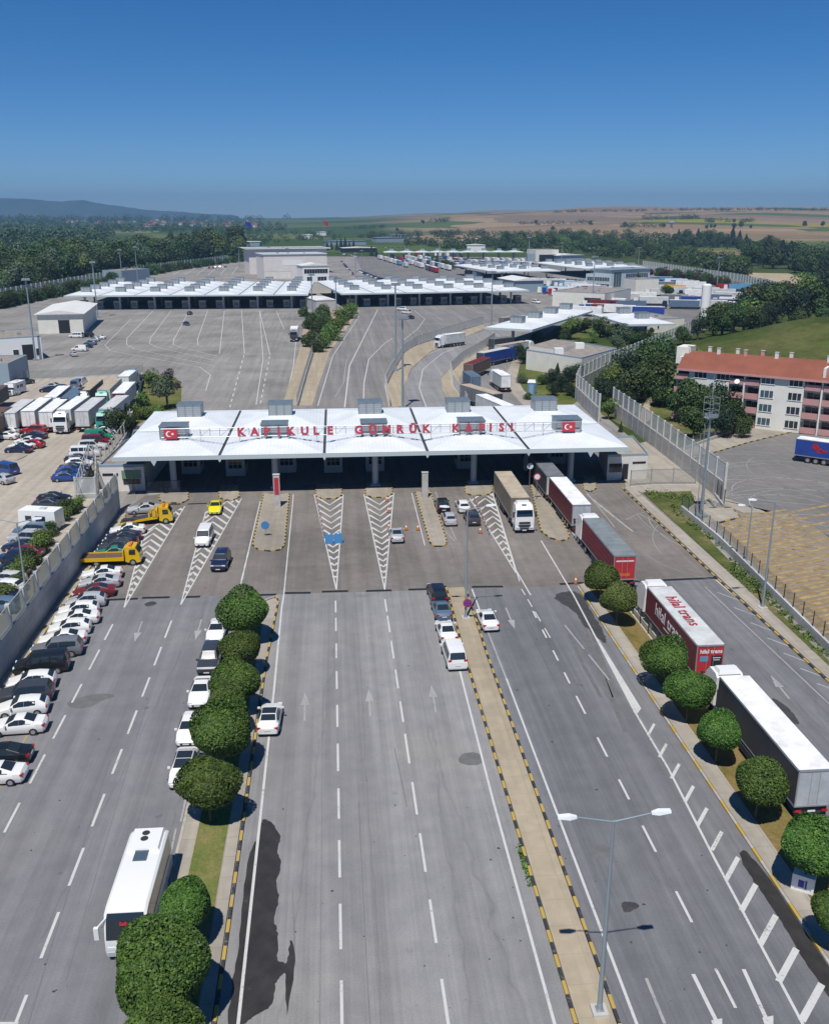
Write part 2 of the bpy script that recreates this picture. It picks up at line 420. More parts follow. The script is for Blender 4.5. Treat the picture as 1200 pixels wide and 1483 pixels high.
def TH(x, y):
    x = np.asarray(x, float); y = np.asarray(y, float)
    d = np.hypot(x, y); a = x / np.maximum(y, 1.0)
    base = sstep(900, 5200, d) * (14 + 58 * sstep(-0.22, 0.30, a))
    und = 7 * np.sin(x / 310 + 1.3) * np.sin(y / 420 + x / 900) + 5 * np.sin(x / 140 - y / 260)
    far = 10 * np.sin(x / 700 + 0.6) * sstep(3000, 5200, d)
    z = base + und * sstep(1300, 3200, d) * sstep(-0.25, 0.1, a) + far * sstep(-0.25, 0.1, a)
    # grassy mound beyond the flats
    m0 = G(1210, 545)
    e = ((x - m0.x - 18) / 46) ** 2 + ((y - m0.y - 42) / 34) ** 2
    z = z + 11 * np.exp(-e * 1.6)
    return z - 0.06 * (z < 0.05)

def GT(px, py):
    """point of the rolling terrain seen at a photo pixel (None above the skyline)"""
    v = py - CY; dn, fw = F * SP + v * CP, F * CP - v * SP
    Y = np.geomspace(60, 9000, 1600); X = (px - CX) / fw * Y; Z = H - dn / fw * Y
    hit = np.nonzero(Z <= np.maximum(TH(X, Y), 0))[0]
    if not len(hit): return None
    i = hit[0]; return Vector((X[i], Y[i], max(0.0, float(TH(X[i], Y[i])))))

def terrain():
    ys = np.concatenate([[-60, -20], np.geomspace(12, 9500, 150)])
    us = np.linspace(-1.35, 1.35, 190)
    vs = []
    for y in ys:
        w = max(abs(y), 30) + 60
        X = us * w * 1.0
        Z = TH(X, np.full_like(X, y))
        vs += list(zip(X, np.full_like(X, y), Z))
    n = len(us); fs = []
    for j in range(len(ys) - 1):
        for i in range(n - 1):
            a = j * n + i; fs.append((a, a + 1, a + n + 1, a + n))
    me = bpy.data.meshes.new('terrain'); me.from_pydata(vs, [], fs)
    me.polygons.foreach_set('use_smooth', [True] * len(me.polygons))
    # farmland: irregular parcels, greener towards the river plain
    m, nt, b = new_mat('farmland')
    w = mapping(nt, (1, 1, 1), R(14), 'World')
    vo = nt.nodes.new('ShaderNodeTexVoronoi'); vo.inputs['Scale'].default_value = 1.0; vo.inputs['Randomness'].default_value = 0.95
    wn = nt.nodes.new('ShaderNodeTexNoise'); wn.inputs['Scale'].default_value = 0.0022; wn.inputs['Detail'].default_value = 2
    nt.links.new(w, wn.inputs['Vector'])
    s = nt.nodes.new('ShaderNodeVectorMath'); s.operation = 'SCALE'; s.inputs['Scale'].default_value = 0.9
    nt.links.new(wn.outputs['Color'], s.inputs[0])
    ad = nt.nodes.new('ShaderNodeVectorMath'); ad.operation = 'ADD'
    nt.links.new(mapping(nt, (0.0030, 0.0042, 0), R(14), 'World'), ad.inputs[0]); nt.links.new(s.outputs[0], ad.inputs[1])
    nt.links.new(ad.outputs[0], vo.inputs['Vector'])
    sx = nt.nodes.new('ShaderNodeSeparateColor'); nt.links.new(vo.outputs['Color'], sx.inputs[0])
    crops = ramp(nt, sx.outputs[0], [(0.0, (0.29, 0.20, 0.125)), (0.2, (0.32, 0.23, 0.14)), (0.42, (0.26, 0.18, 0.11)), (0.60, (0.21, 0.155, 0.10)),
                                     (0.72, (0.085, 0.125, 0.035)), (0.81, (0.06, 0.09, 0.03)), (0.89, (0.26, 0.20, 0.115)), (0.955, (0.26, 0.23, 0.03))], 'CONSTANT')
    green = ramp(nt, sx.outputs[1], [(0.0, (0.05, 0.085, 0.025)), (0.35, (0.08, 0.12, 0.035)), (0.6, (0.055, 0.08, 0.03)), (0.8, (0.12, 0.14, 0.05)), (0.93, (0.2, 0.16, 0.09))], 'CONSTANT')
    ge = nt.nodes.new('ShaderNodeNewGeometry'); sp = nt.nodes.new('ShaderNodeSeparateXYZ')
    nt.links.new(ge.outputs['Position'], sp.inputs[0])
    ratio = math_(nt, 'DIVIDE', sp.outputs[0], math_(nt, 'MAXIMUM', sp.outputs[1], 50.0))
    ratio = math_(nt, 'ADD', ratio, math_(nt, 'MULTIPLY', wn.outputs['Fac'], 0.25))
    side = ramp(nt, ratio, [(0.0, (0, 0, 0)), (0.07, (0.0, 0.0, 0.0)), (0.15, (1, 1, 1))])
    yy = math_(nt, 'DIVIDE', sp.outputs[1], 2000.0)
    depth = ramp(nt, yy, [(0.68, (0, 0, 0)), (0.76, (1, 1, 1))])
    col = mix(nt, math_(nt, 'MULTIPLY', side, depth), green, crops)
    near = ramp(nt, noise(nt, mapping(nt, (1, 1, 1), 0, 'World'), 0.02, 7, 0.65), [(0.3, (0.034, 0.056, 0.014)), (0.5, (0.056, 0.08, 0.022)), (0.7, (0.13, 0.12, 0.052))])
    col = mix(nt, ramp(nt, yy, [(0.2, (0, 0, 0)), (0.36, (1, 1, 1))]), near, col)
    col = mix(nt, 0.7, col, ramp(nt, noise(nt, mapping(nt, (1, 1, 1), 0, 'World'), 0.35, 5, 0.75), [(0.3, (0.6, 0.62, 0.6)), (0.7, (1.4, 1.36, 1.3))]), 'MULTIPLY')
    col = mix(nt, 0.7, col, ramp(nt, noise(nt, mapping(nt, (1, 1, 1), 0, 'World'), 0.03, 6, 0.7), [(0.3, (0.72, 0.74, 0.72)), (0.7, (1.2, 1.18, 1.15))]), 'MULTIPLY')
    nt.links.new(col, b.inputs['Base Color']); b.inputs['Roughness'].default_value = 1.0; b.inputs['Specular IOR Level'].default_value = 0.05
    me.materials.append(m)
    o = link('terrain', me); tag(o, kind='structure')

terrain()

VPX, VPY = 478.0, 312.0
def rl(ratio, y): return (VPX + ratio * (y - VPY), y)

def sheet(name, px, mat, z, zg=None):
    pts = [G(x, y, 0.0 if zg is None else zg) for x, y in px]
    o = MB().poly([(p.x, p.y, z) for p in pts])
    # keep the face pointing up
    ar = sum(pts[i].x * pts[(i + 1) % len(pts)].y - pts[(i + 1) % len(pts)].x * pts[i].y for i in range(len(pts)))
    if ar < 0: o.f[0] = o.f[0][::-1]
    ob = o.build(name, mat); tag(ob, kind='structure'); return ob

# ---------------------------------------------------------------- site surfaces
sheet('customs_plaza', [(-900, 2300), (-1300, 900), (-700, 500), (-60, 434), (60, 424), (150, 408), (250, 393), (350, 378), (470, 362), (560, 352), (720, 366), (800, 370),
      (950, 386), (1075, 408), (1180, 438), (1110, 462), (1010, 480), (905, 522), (840, 556), (870, 598), (1042, 742), (1205, 948), (1600, 1400), (2100, 2300)], M['plaza'], 0.0)
sheet('forecourt', [(150, 760), (210, 718), (470, 700), (900, 690), (940, 712), (1042, 837), (912, 842), (840, 849), (640, 854), (400, 861), (128, 868)], M['fore'], 0.004)
sheet('road', [(128, 868), (400, 861), (640, 854), (840, 849), (912, 842), (1042, 837), (1216, 990), (1560, 1480), (2100, 2250), (-1100, 2250), (-330, 1480), (10, 1010)], M['asphalt'], 0.004)
sheet('road', [(128, 867.6), (396, 861.2), rl(-.19, 950), rl(-.19, 2250), (-1100, 2250), (-330, 1480), (10, 1010)], M['asphalt_l'], 0.005)
sheet('road', [(660, 853.6), (840, 849.2), (912, 842.2), (1042, 837.2), (1216, 990), (1560, 1480), (2100, 2250), rl(.33, 2250), rl(.33, 950)], M['asphalt_r'], 0.005)
sheet('canopy_floor', [(208, 718), (215, 640), (300, 600), (800, 590), (900, 640), (905, 692), (470, 702)], M['asphalt2'], 0.003)
sheet('ramp_road', [(452, 592), (478, 514), (522, 452), (515, 444), (768, 432), (780, 452), (705, 468), (640, 488), (598, 501), (582, 512), (566, 540), (556, 556), (562, 592)], M['asphalt2'], 0.004)
sheet('curved_road', [(588, 594), (585, 566), (597, 535), (625, 511), (660, 496), (700, 480), (760, 462), (800, 450), (815, 462), (740, 480), (706, 500), (678, 515), (654, 530), (638, 546), (640, 566), (652, 594)], M['asphalt'], 0.006)
sheet('queue_lane', [(676, 596), (664, 560), (672, 536), (700, 516), (730, 488), (800, 470), (850, 462), (846, 476), (768, 498), (742, 516), (732, 538), (736, 566), (764, 598)], M['asphalt2'], 0.006)
sheet('truck_yard', [(985, 668), (1010, 648), (1080, 634), (1130, 626), (1300, 640), (1500, 760), (1500, 1200), (1320, 1080), (1200, 932), (1050, 752), (1018, 714)], M['yard'], 0.004)
sheet('far_truck_park', [(780, 470), (830, 424), (900, 412), (960, 396), (1075, 414), (1165, 440), (1100, 456), (1010, 476), (1000, 470), (960, 452), (860, 452)], M['yard'], 0.004)
sheet('far_road', [(530, 406), (515, 372), (560, 352), (720, 366), (800, 371), (830, 378), (770, 420)], M['yard'], 0.004)

# raised vehicle lot behind the retaining wall (2 m up)
LZ = 2.0
lot_px = [(-60, 1010), (0, 944), (100, 810), (166, 722), (112, 722), (128, 662), (152, 668), (184, 622), (196, 585), (206, 541), (100, 546), (-40, 552), (-400, 600), (-500, 760)]
lp = [G(x, y, LZ) for x, y in lot_px]
o = MB().prism(lp, -0.05, LZ, 1, 0).build('vehicle_lot_ground', [M['lot'], M['conc']]); tag(o, kind='structure')
# little paved patch in the lot
o = MB().prism([G(x, y, LZ) for x, y in [(-10, 667), (0, 658), (36, 656), (40, 660), (26, 667)]], LZ - 0.02, LZ + 0.12).build('paved_pad', M['pave2']); tag(o, kind='structure')

# ---------------------------------------------------------------- pavements, islands
def island(name, px, h, mats, zg=0.0):
    o = MB().prism([G(x, y, zg) for x, y in px], zg - 0.02, zg + h, 1, 0).build(name, mats); tag(o, kind='structure'); return o

def lerp(a, b, t): return a + (b - a) * t

def painted_kerb(name, px, seg=0.85, w=0.19, h=0.16, cols=('kerb_y', 'kerb_k'), closed=False):
    """kerb stones painted in alternating colours along a surveyed line"""
    pts = [G(x, y) for x, y in px]
    if closed: pts.append(pts[0])
    mb = MB(); k = 0; acc = 0.0
    for a, b in zip(pts, pts[1:]):
        L = (b - a).length; n = max(1, round(L / seg)); d = (b - a).normalized(); ang = math.atan2(d.y, d.x)
        for i in range(n):
            c = a + d * (L * (i + 0.5) / n)
            mb.box((c.x, c.y, -0.02), (L / n, w, h + 0.02), ang, k % 2); k += 1
    o = mb.build(name, [M[cols[0]], M[cols[1]]]); tag(o, kind='structure'); return o


# left kerbside strip at the foot of the retaining wall
island('wall_pavement', [rl(-.715, 740), rl(-.715, 1600), rl(-.69, 1600), rl(-.685, 870), rl(-.68, 745)], 0.14, [M['pave2'], M['kerb']])
painted_kerb('wall_kerb', [rl(-.677, 750), rl(-.682, 870), rl(-.688, 1500)], 1.4, cols=('kerb_y', 'kerb'))
# tree median
island('tree_median', [(396, 868), (405, 870), rl(-.147, 1000), rl(-.1465, 1750), rl(-.236, 1750), rl(-.238, 1000), (352, 885)], 0.14, [M['pave2'], M['kerb']])
o = MB().prism([G(*p) for p in [rl(-.166, 905), rl(-.1665, 1750), rl(-.214, 1750), rl(-.214, 905)]], 0.1, 0.16).build('median_grass', M['grass_mix']); tag(o, kind='structure')
painted_kerb('median_kerb', [(400, 864), (403, 872), rl(-.143, 960), rl(-.1425, 1750)], 1.05)
painted_kerb('median_kerb', [(398, 865), (350, 884), rl(-.240, 1000), rl(-.2385, 1750)], 1.05, cols=('kerb', 'kerb'))
# beige median
island('beige_median', [(648, 853), (672, 852), rl(.3525, 950), rl(.3525, 1900), rl(.306, 1900), rl(.308, 950)], 0.15, [M['pave'], M['kerb']])
painted_kerb('beige_kerb', [(646, 852), rl(.3045, 950), rl(.3025, 1900)], 0.95)
painted_kerb('beige_kerb', [(674, 852), rl(.3565, 950), rl(.3565, 1900)], 0.95, cols=('kerb_k', 'kerb_y'))
# verge with trees by the lorry lane
island('verge_pavement', [(838, 848), (846, 846), rl(.70, 900), rl(.70, 1750), rl(.668, 1750), rl(.669, 900)], 0.14, [M['pave2'], M['kerb']])
painted_kerb('verge_kerb', [(836, 850), rl(.665, 900), rl(.665, 1750)], 1.3, cols=('kerb', 'kerb_y'))
o = MB().prism([G(*p) for p in [(846, 846), (884, 844), rl(.765, 900), rl(.775, 1750), rl(.7005, 1750), rl(.7005, 900)]], -0.02, 0.12).build('verge_soil', M['grass_dry']); tag(o, kind='structure')
island('verge_edge', [rl(.768, 880), rl(.782, 880), rl(.792, 1750), rl(.778, 1750)], 0.16, [M['conc'], M['kerb']])
# far pavement of the lorry lane
island('lane_pavement', [(903, 707), (915, 706), rl(1.112, 840), rl(1.10, 1000), rl(1.10, 1500), rl(1.072, 1500), rl(1.069, 840)], 0.15, [M['pave2'], M['kerb']])
painted_kerb('lane_kerb', [(900, 707), rl(1.062, 840), rl(1.066, 1000), rl(1.068, 1500)], 1.0, cols=('kerb_y', 'kerb_k'))
o = MB().prism([G(*p) for p in [(930, 714), (1000, 712), (1006, 728), (988, 742), (1100, 860), (1196, 955), (1300, 1080), (1262, 1076), rl(1.104, 950), rl(1.115, 840)]], -0.02, 0.10).build('weedy_verge', M['weeds']); tag(o, kind='structure')
island('gate_apron', [(905, 705), (898, 650), (935, 640), (1046, 718), (1006, 728), (1000, 712), (930, 714)], 0.08, [M['pave2'], M['kerb']])
# toll islands
def rounded_island(px, name='toll_island', cols=('kerb_y', 'kerb_k'), mat='isle'):
    island(name, px, 0.15, [M[mat], M['kerb']])
    painted_kerb(name + '_kerb', px, 0.7, 0.17, 0.165, cols, True)
rounded_island([(382, 716), (419, 716), (412, 790), (406, 797), (392, 799), (374, 797), (366, 790)])
rounded_island([(601, 714), (623, 712), (646, 782), (646, 789), (640, 792), (628, 792), (622, 786)])
rounded_island([(768, 704), (782, 702), (824, 775), (822, 782), (812, 784), (796, 780), (783, 770)])
for x0, x1, y in [(458, 494, 716), (530, 567, 714), (674, 712, 711), (232, 272, 722), (845, 862, 706), (318, 346, 718)]:
    px = [(x0, y - 14), (x1, y - 15), (x1 + 1, y + 2), (x1 - 8, y + 7), (x0 + 8, y + 7), (x0 - 1, y + 3)]
    rounded_island(px)
# pavements beyond the canopy
island('ramp_pavement', [(409, 588), (436, 500), (440, 470), (450, 470), (452, 512), (429, 588)], 0.12, [M['pave'], M['kerb']])
island('ramp_pavement', [(433, 588), (455, 514), (470, 490), (510, 448), (521, 450), (477, 512), (452, 588)], 0.12, [M['pave'], M['kerb']])
island('curve_pavement', [(562, 590), (556, 557), (568, 541), (584, 512), (600, 502), (640, 489), (700, 470), (702, 476), (660, 494), (624, 509), (595, 534), (583, 566), (586, 590)], 0.12, [M['pave'], M['kerb']])
island('curve_pavement', [(653, 590), (641, 566), (639, 548), (655, 531), (680, 516), (708, 500), (730, 488), (726, 492), (700, 514), (671, 535), (662, 558), (674, 590)], 0.12, [M['pave'], M['kerb']])
island('queue_pavement', [(766, 598), (738, 566), (734, 540), (744, 518), (755, 508), (752, 530), (748, 548), (758, 566), (784, 588), (820, 588), (822, 598)], 0.12, [M['pave2'], M['kerb']])
sheet('lawn', [(752, 530), (770, 500), (812, 470), (880, 470), (990, 470), (1000, 482), (905, 524), (842, 556), (845, 575), (822, 590), (784, 588), (758, 566), (748, 548)], M['grass'], 0.02)
sheet('garden_lawn', [(195, 585), (206, 541), (255, 547), (263, 560), (262, 590), (225, 598), (190, 622), (170, 640)], M['grass'], 0.05)
sheet('hedge_bed', [(438, 510), (441, 466), (500, 442), (520, 448), (478, 510), (455, 514), (452, 511)], M['dirt'], 0.02)
sheet('footway', [(972, 656), (1040, 634), (1120, 612), (1300, 612), (1300, 634), (1146, 626), (1080, 641), (990, 668)], M['pave2'], 0.012)
sheet('scrub', [(870, 600), (905, 524), (1000, 484), (1060, 500), (1200, 560), (1300, 600), (1300, 622), (1120, 620), (985, 662)], M['weeds'], 0.01)
sheet('sandy_path', [(925, 605), (934, 580), (945, 577), (940, 592), (945, 606), (934, 612)], M['dirt'], 0.02)
painted_kerb('yard_kerb', [(990, 669), (1080, 642), (1146, 626)], 1.0, cols=('kerb_y', 'kerb_k'))
island('mast_island', [(1016, 738), (1058, 737), (1070, 750), (1040, 757), (1018, 758)], 0.18, [M['pave2'], M['kerb']])
painted_kerb('mast_island_kerb', [(1016, 737), (1058, 736), (1071, 750), (1041, 758)], 1.0)
sheet('hatched_bay', [(1030, 752), (1080, 742), (1150, 742), (1230, 800), (1330, 980), (1300, 1060), (1195, 930)], M['bay'], 0.008)
sheet('sandy_patch', [(1010, 716), (1050, 722), (1100, 738), (1160, 760), (1240, 800), (1230, 812), (1150, 748), (1085, 746), (1060, 736)], M['pave2'], 0.0065)
sheet('river_meadow', [(134, 352), (190, 338), (282, 337), (290, 343), (240, 352), (180, 358)], M['meadow'], 0.05)
sheet('sandy_path', [(1066, 506), (1085, 492), (1106, 482), (1112, 485), (1096, 497), (1080, 508)], M['dirt'], 0.6)
sheet('quarry_ground', [(1080, 395), (1140, 396), (1175, 405), (1200, 412), (1200, 420), (1150, 414), (1090, 403)], M['dirt'], 0.02)

# ---------------------------------------------------------------- road markings
mk, fm, ym = MB(), MB(), MB()
ZM = 0.012
zi = [0]
def zn():
    zi[0] += 1; return ZM + (zi[0] % 24) * 0.0004
def line(a, b, w=0.16, mb=mk): mb.strip([G(*a), G(*b)], w, zn())
def pline(pts, w=0.16, mb=mk): mb.strip([G(*p) for p in pts], w, zn())
def dashes(ax, bx, ys, w=0.17, mb=mk):
    """dashes on the straight through ax and bx (pixels), given as pairs of rows"""
    for y0, y1 in ys:
        f = lambda y: ax[0] + (bx[0] - ax[0]) * (y - ax[1]) / (bx[1] - ax[1])
        line((f(y0), y0), (f(y1), y1), w, mb)
# carriageway towards the gate
dashes((486, 880), (494.5, 1440), [(870, 887), (895, 914), (932, 953), (972, 998), (1021, 1053), (1077, 1117), (1142, 1186), (1217, 1271), (1309, 1375), (1420, 1500), (1565, 1680)])
dashes((559, 880), (641, 1430), [(868, 886), (892, 916), (928, 954), (970, 997), (1016, 1046), (1063, 1106), (1133, 1180), (1207, 1263), (1303, 1366), (1418, 1500), (1570, 1690)])
pline([(411, 862), (408, 880), rl(-.118, 1000), rl(-.113, 1600)], 0.18)
line((660, 950), rl(.278, 1160), 0.17); line(rl(.278, 1160), rl(.277, 1700), 0.17)
# carriageway beyond the beige median
line((683, 853), (706, 915)); line((706, 915), (734, 986), mb=fm); line((733, 983), (792, 1140)); line((792, 1140), rl(.3785, 1700), 0.17)
dashes((840, 1020), (989, 1312), [(885, 895), (912, 924), (942, 957), (974, 990), (1008, 1034), (1068, 1096), (1129, 1158), (1196, 1234), (1291, 1336), (1403, 1460)])
dashes((756, 855), (800, 930), [(853, 862), (868, 879), (886, 900), (910, 924)], 0.13)
dashes((951, 1480), (1012, 1440), [], 0.15)
line((935, 1417), (962, 1483), 0.18, fm); line((1003, 1411), (1036, 1478), 0.22); line((1076, 1404), (1108, 1474), 0.22)
for x, y in ((1036, 1478), (1110, 1474)):   # arrow heads at the frame edge
    a, b, c = G(x - 7, y), G(x + 9, y - 3), G(x + 9, y + 50); mk.poly([(p.x, p.y, ZM) for p in (a, c, b)])
pline([(783, 783), (830, 862), (918, 1030), (967, 1113), (1010, 1197), (1032, 1240), (1162, 1484), (1330, 1800)], 0.17)
dashes((817, 905), (918, 1030), [(905, 940), (948, 985)], 0.15, fm)
mk.poly([(p.x, p.y, ZM) for p in [G(857, 915), G(866, 926), G(928, 1026), G(922, 1034)]])
for x, y, k in [(942, 1057, 9), (959, 1087, 10), (977, 1117, 11), (997, 1150, 12), (1016, 1183, 13), (1037, 1218, 14), (1059, 1258, 17), (1083, 1300, 20), (1111, 1347, 22), (1139, 1398, 25), (1174, 1452, 28), (1212, 1515, 30)]:
    a, b, c, d = G(x - .70 * k, y + .86 * k), G(x - .30 * k, y + 1.05 * k), G(x + .72 * k, y - .84 * k), G(x + .36 * k, y - 1.06 * k)
    z_ = zn(); mk.poly([(p.x, p.y, z_) for p in (a, b, c, d)])
# carriageway away from the gate, kerbside of the wall
dashes((158, 915), (55, 1113), [(904, 927), (941, 970), (991, 1018), (1036, 1070), (1093, 1135), (1163, 1206), (1262, 1330), (1420, 1500)], 0.18)
dashes((244, 911), (111, 1255), [(899, 924), (937, 964), (981, 1009), (1029, 1063), (1085, 1121), (1150, 1197), (1228, 1283), (1321, 1388), (1441, 1520)], 0.18)
line((330, 880), (262, 1190), 0.14, fm); line((255, 1200), (236, 1290), 0.14, fm)
line((-6, 1482), (27, 1482), 0.15)
for a, b in [((8, 1073), (11, 1068)), ((24, 1092), (40, 1065)), ((-5, 1150), (8, 1128))]: line(a, b, 0.14, ym)
def arrow(a, b, mb=fm, w=0.16, hw=0.75, hl=2.2):
    A, B = G(*a), G(*b); d = (B - A).normalized(); n = Vector((-d.y, d.x, 0)); N = B - d * hl
    mb.strip([A, N], w, ZM)
    mb.poly([(p.x, p.y, ZM) for p in (N - n * hw / 2, B, N + n * hw / 2)][::-1])
arrow((441, 1044), (442, 1003)); arrow((536, 1038), (534, 998)); arrow((631, 1032), (624, 992))
arrow((206, 900), (195, 930)); arrow((292, 897), (283, 927)); arrow((732, 880), (745, 911))
arrow((1142, 1012), (1115, 978))
# forecourt: hatched noses
def nose(l, r, apex, rows, mb=mk, w=0.15, up=1, ww=0.36):
    """two edge lines meeting at the apex with chevrons pointing at the drivers"""
    line(l, apex, w, mb); line(r, apex, w, mb)
    if up < 0:      # arms from both edges meet higher up the nose
        y0, y1 = min(l[1], r[1]) + 6, apex[1] - 8
        for k in range(rows):
            y = y0 + (y1 - y0) * (k / rows) ** 1.05
            ex = lambda p, y: p[0] + (apex[0] - p[0]) * (y - p[1]) / (apex[1] - p[1])
            lo, hi = (l, r) if l[1] > r[1] else (r, l)
            xl = ex(lo, y) if y >= lo[1] else lo[0] + (hi[0] - lo[0]) * (y - lo[1]) / (hi[1] - lo[1])
            xh = ex(hi, y); a, b = min(xl, xh), max(xl, xh)
            if b - a < 2.5: continue
            pline([(a + .5, y), ((a + b) / 2, y - .30 * (b - a) - 1), (b - .5, y)], ww, mb)
        return
    for k in range(rows):
        t = (k + 0.35) / (rows + 1.4)
        a = (lerp(l[0], apex[0], t), lerp(l[1], apex[1], t)); b = (lerp(r[0], apex[0], t), lerp(r[1], apex[1], t))
        ax_ = Vector((apex[0] - (l[0] + r[0]) / 2, apex[1] - (l[1] + r[1]) / 2)).normalized() * (up * max(1.5, .30 * math.hypot(b[0] - a[0], b[1] - a[1]))); m = ((a[0] + b[0]) / 2 + ax_.x, (a[1] + b[1]) / 2 + ax_.y)
        a = (a[0] + .04 * (b[0] - a[0]), a[1]); b = (b[0] - .04 * (b[0] - a[0]), b[1])
        pline([a, m, b], ww, mb)
nose((455, 716), (497, 716), (487, 854), 13, ww=.42)
nose((527, 716), (570, 714), (557, 854), 14, ww=.42)
nose((298, 742), (350, 722), (262, 876), 17, up=-1, ww=.46)
nose((209, 772), (268, 733), (180, 880), 17, up=-1, ww=.46)
nose((680, 722), (712, 712), (747, 830), 13, up=-1, ww=.42)
line((747, 826), (768, 862), 0.15); line((713, 714), (752, 842), 0.13)
line((377, 726), (345, 862), 0.14); dashes((377, 726), (345, 862), [(800, 808), (815, 823), (830, 840)], 0.2)
line((425, 716), (411, 862), 0.14)
line((596, 714), (615, 790), 0.13); line((645, 770), (658, 784), 0.13, fm); line((630, 712), (660, 782), 0.13, fm)
for k in range(7): line((850 + 9 * k, 716 + 7.5 * k), (862 + 9 * k, 728 + 7 * k), 0.3, fm)
pline([(843, 706), (890, 764)], 0.13, fm)
# lorry lane
line((1036, 840), (1204, 985), 0.15); line((1020, 850), (1200, 1020), 0.13, fm)
for k in range(7): line((1038 + 24 * k, 858 + 22 * k), (1075 + 24 * k, 872 + 22 * k), 0.2, fm)
# joint between forecourt and road: drains
jd = MB()
for a, b in [((372, 862), (400, 861)), ((412, 859), (450, 858.5)), ((466, 857), (504, 856)), ((530, 856), (567, 855)), ((591, 854), (630, 853)), ((683, 850), (728, 849.5)), ((152, 869), (200, 867)),
             ((206, 866), (246, 865)), ((265, 865), (290, 864)), ((918, 842), (1036, 837)), ((810, 846), (845, 844)), ((225, 731), (262, 730)), ((272, 730), (300, 729))]:
    jd.strip([G(*a), G(*b)], 0.55, 0.010)
o = jd.build('drain_grating', M['dark']); tag(o, kind='structure')
# plaza beyond
for pts in [[(371, 586), (381, 520), (376, 450)], [(412, 586), (425, 530), (431, 470)]]: pline(pts, 0.2)
for x0, y0, x1, y1 in [(222, 450, 184, 490), (248, 450, 218, 490), (273, 452, 252, 492), (301, 450, 286, 492), (325, 450, 318, 512), (350, 450, 354, 512), (376, 450, 391, 514), (400, 450, 411, 476)]:
    line((x0, y0), (x1, y1), 0.22)
for pts in [[(190, 462), (152, 500), (160, 508), (290, 532), (305, 543), (298, 566)], [(184, 490), (184, 500), (195, 505), (310, 530)], [(218, 490), (217, 498), (228, 503), (310, 522)],
            [(252, 490), (251, 499), (262, 503), (315, 516)], [(286, 490), (287, 500), (296, 503)]]: pline(pts, 0.2)
dashes((354, 512), (334, 586), [(y, y + 4) for y in range(514, 588, 8)], 0.26); dashes((391, 514), (377, 586), [(y, y + 4) for y in range(516, 588, 8)], 0.26)
# ramp lines
pline([(499, 590), (506, 530), (547, 448)], 0.3); pline([(526, 590), (527, 555), (534, 520), (556, 498), (568, 490)], 0.25); pline([(485, 575), (497, 555), (502, 520)], 0.2, fm)
pline([(460, 588), (482, 515), (520, 458)], 0.22)
pline([(585, 492), (605, 476), (615, 462), (600, 450)], 0.22); pline([(612, 448), (640, 463)], 0.25, fm); pline([(640, 447), (668, 461)], 0.25, fm); pline([(675, 446), (700, 455)], 0.25, fm)
pline([(617, 590), (607, 562), (612, 535), (640, 512), (668, 500)], 0.22)
pline([(577, 590), (572, 566), (582, 545), (610, 518), (640, 504)], 0.2)
# beyond the far canopy
for k in range(9): line((200 + 17 * k, 398), (228 + 14.5 * k, 386), 0.35)
# truck yard arcs
def arc(c, rx, a0, a1, w, mb=fm):
    P = G(*c); pts = [P + Vector((rx * math.cos(t), rx * math.sin(t), 0)) for t in np.linspace(R(a0), R(a1), 22)]
    mb.strip(pts, w, ZM)
for c, rr, a0, a1 in [((1100, 690), 17, 60, 200), ((1100, 690), 15, 70, 190), ((1175, 745), 13, 60, 230), ((1185, 735), 9.5, 70, 240), ((1200, 770), 17, 80, 200), ((1190, 765), 6, 60, 250), ((1150, 715), 9, 30, 170), ((1120, 720), 12, 40, 150), ((1160, 700), 14, 60, 190), ((1210, 720), 20, 100, 220), ((1130, 745), 10, 20, 140), ((1100, 715), 8, 80, 210), ((1220, 800), 15, 90, 190), ((1140, 680), 20, 200, 260)]:
    arc(c, rr, a0, a1, 0.13)
arc((1085, 690), 14.8, 95, 205, 0.28, mk); arc((1080, 690), 16.5, 120, 200, 0.25, mk)
rq = random.Random(8)
for k in range(60):
    arc((rq.uniform(1045, 1230), rq.uniform(655, 800)), rq.uniform(5, 22), *(lambda a: (a, a + rq.uniform(25, 110)))(rq.uniform(0, 300)), rq.uniform(.05, .12))
for k in range(16):
    y = 748 + 10.5 * k; x0 = 1030 + 9.5 * k
    line((x0 + 8, y + 7), (x0 + 108 - 2 * k, y - 10), 0.62, ym)
    line((x0 + 116 - 2 * k, y - 6), (x0 + 220, y - 26), 0.62, ym)
    line((x0 + 14, y + 12.5), (x0 + 118 - 2 * k, y - 4.5), 0.4, ym)
o = mk.build('road_marking', M['white_line']); tag(o, kind='structure')
o = fm.build('worn_marking', M['faint_line']); tag(o, kind='structure')
o = ym.build('yellow_marking', M['yellow_line']); tag(o, kind='structure')

# ---------------------------------------------------------------- stains and wet patches with shapes of their own
def blot(name, px, mat, z=0.008, wob=0.06, sub=6):
    pts = [G(*p) for p in px]; out = []
    rnd = random.Random(len(px) * 31 + int(px[0][0]))
    n = len(pts)
    for i in range(n):
        p0, p1, p2, p3 = pts[i - 1], pts[i], pts[(i + 1) % n], pts[(i + 2) % n]
        for k in range(sub):
            t = k / sub
            q = 0.5 * ((2 * p1) + (p2 - p0) * t + (2 * p0 - 5 * p1 + 4 * p2 - p3) * t * t + (3 * p1 - p0 - 3 * p2 + p3) * t ** 3)
            out.append((q.x + rnd.uniform(-wob, wob), q.y + rnd.uniform(-wob, wob), z))
    ar = sum(out[i][0] * out[(i + 1) % len(out)][1] - out[(i + 1) % len(out)][0] * out[i][1] for i in range(len(out)))
    o = MB().poly(out if ar > 0 else out[::-1]).build(name, mat); tag(o, kind='structure')
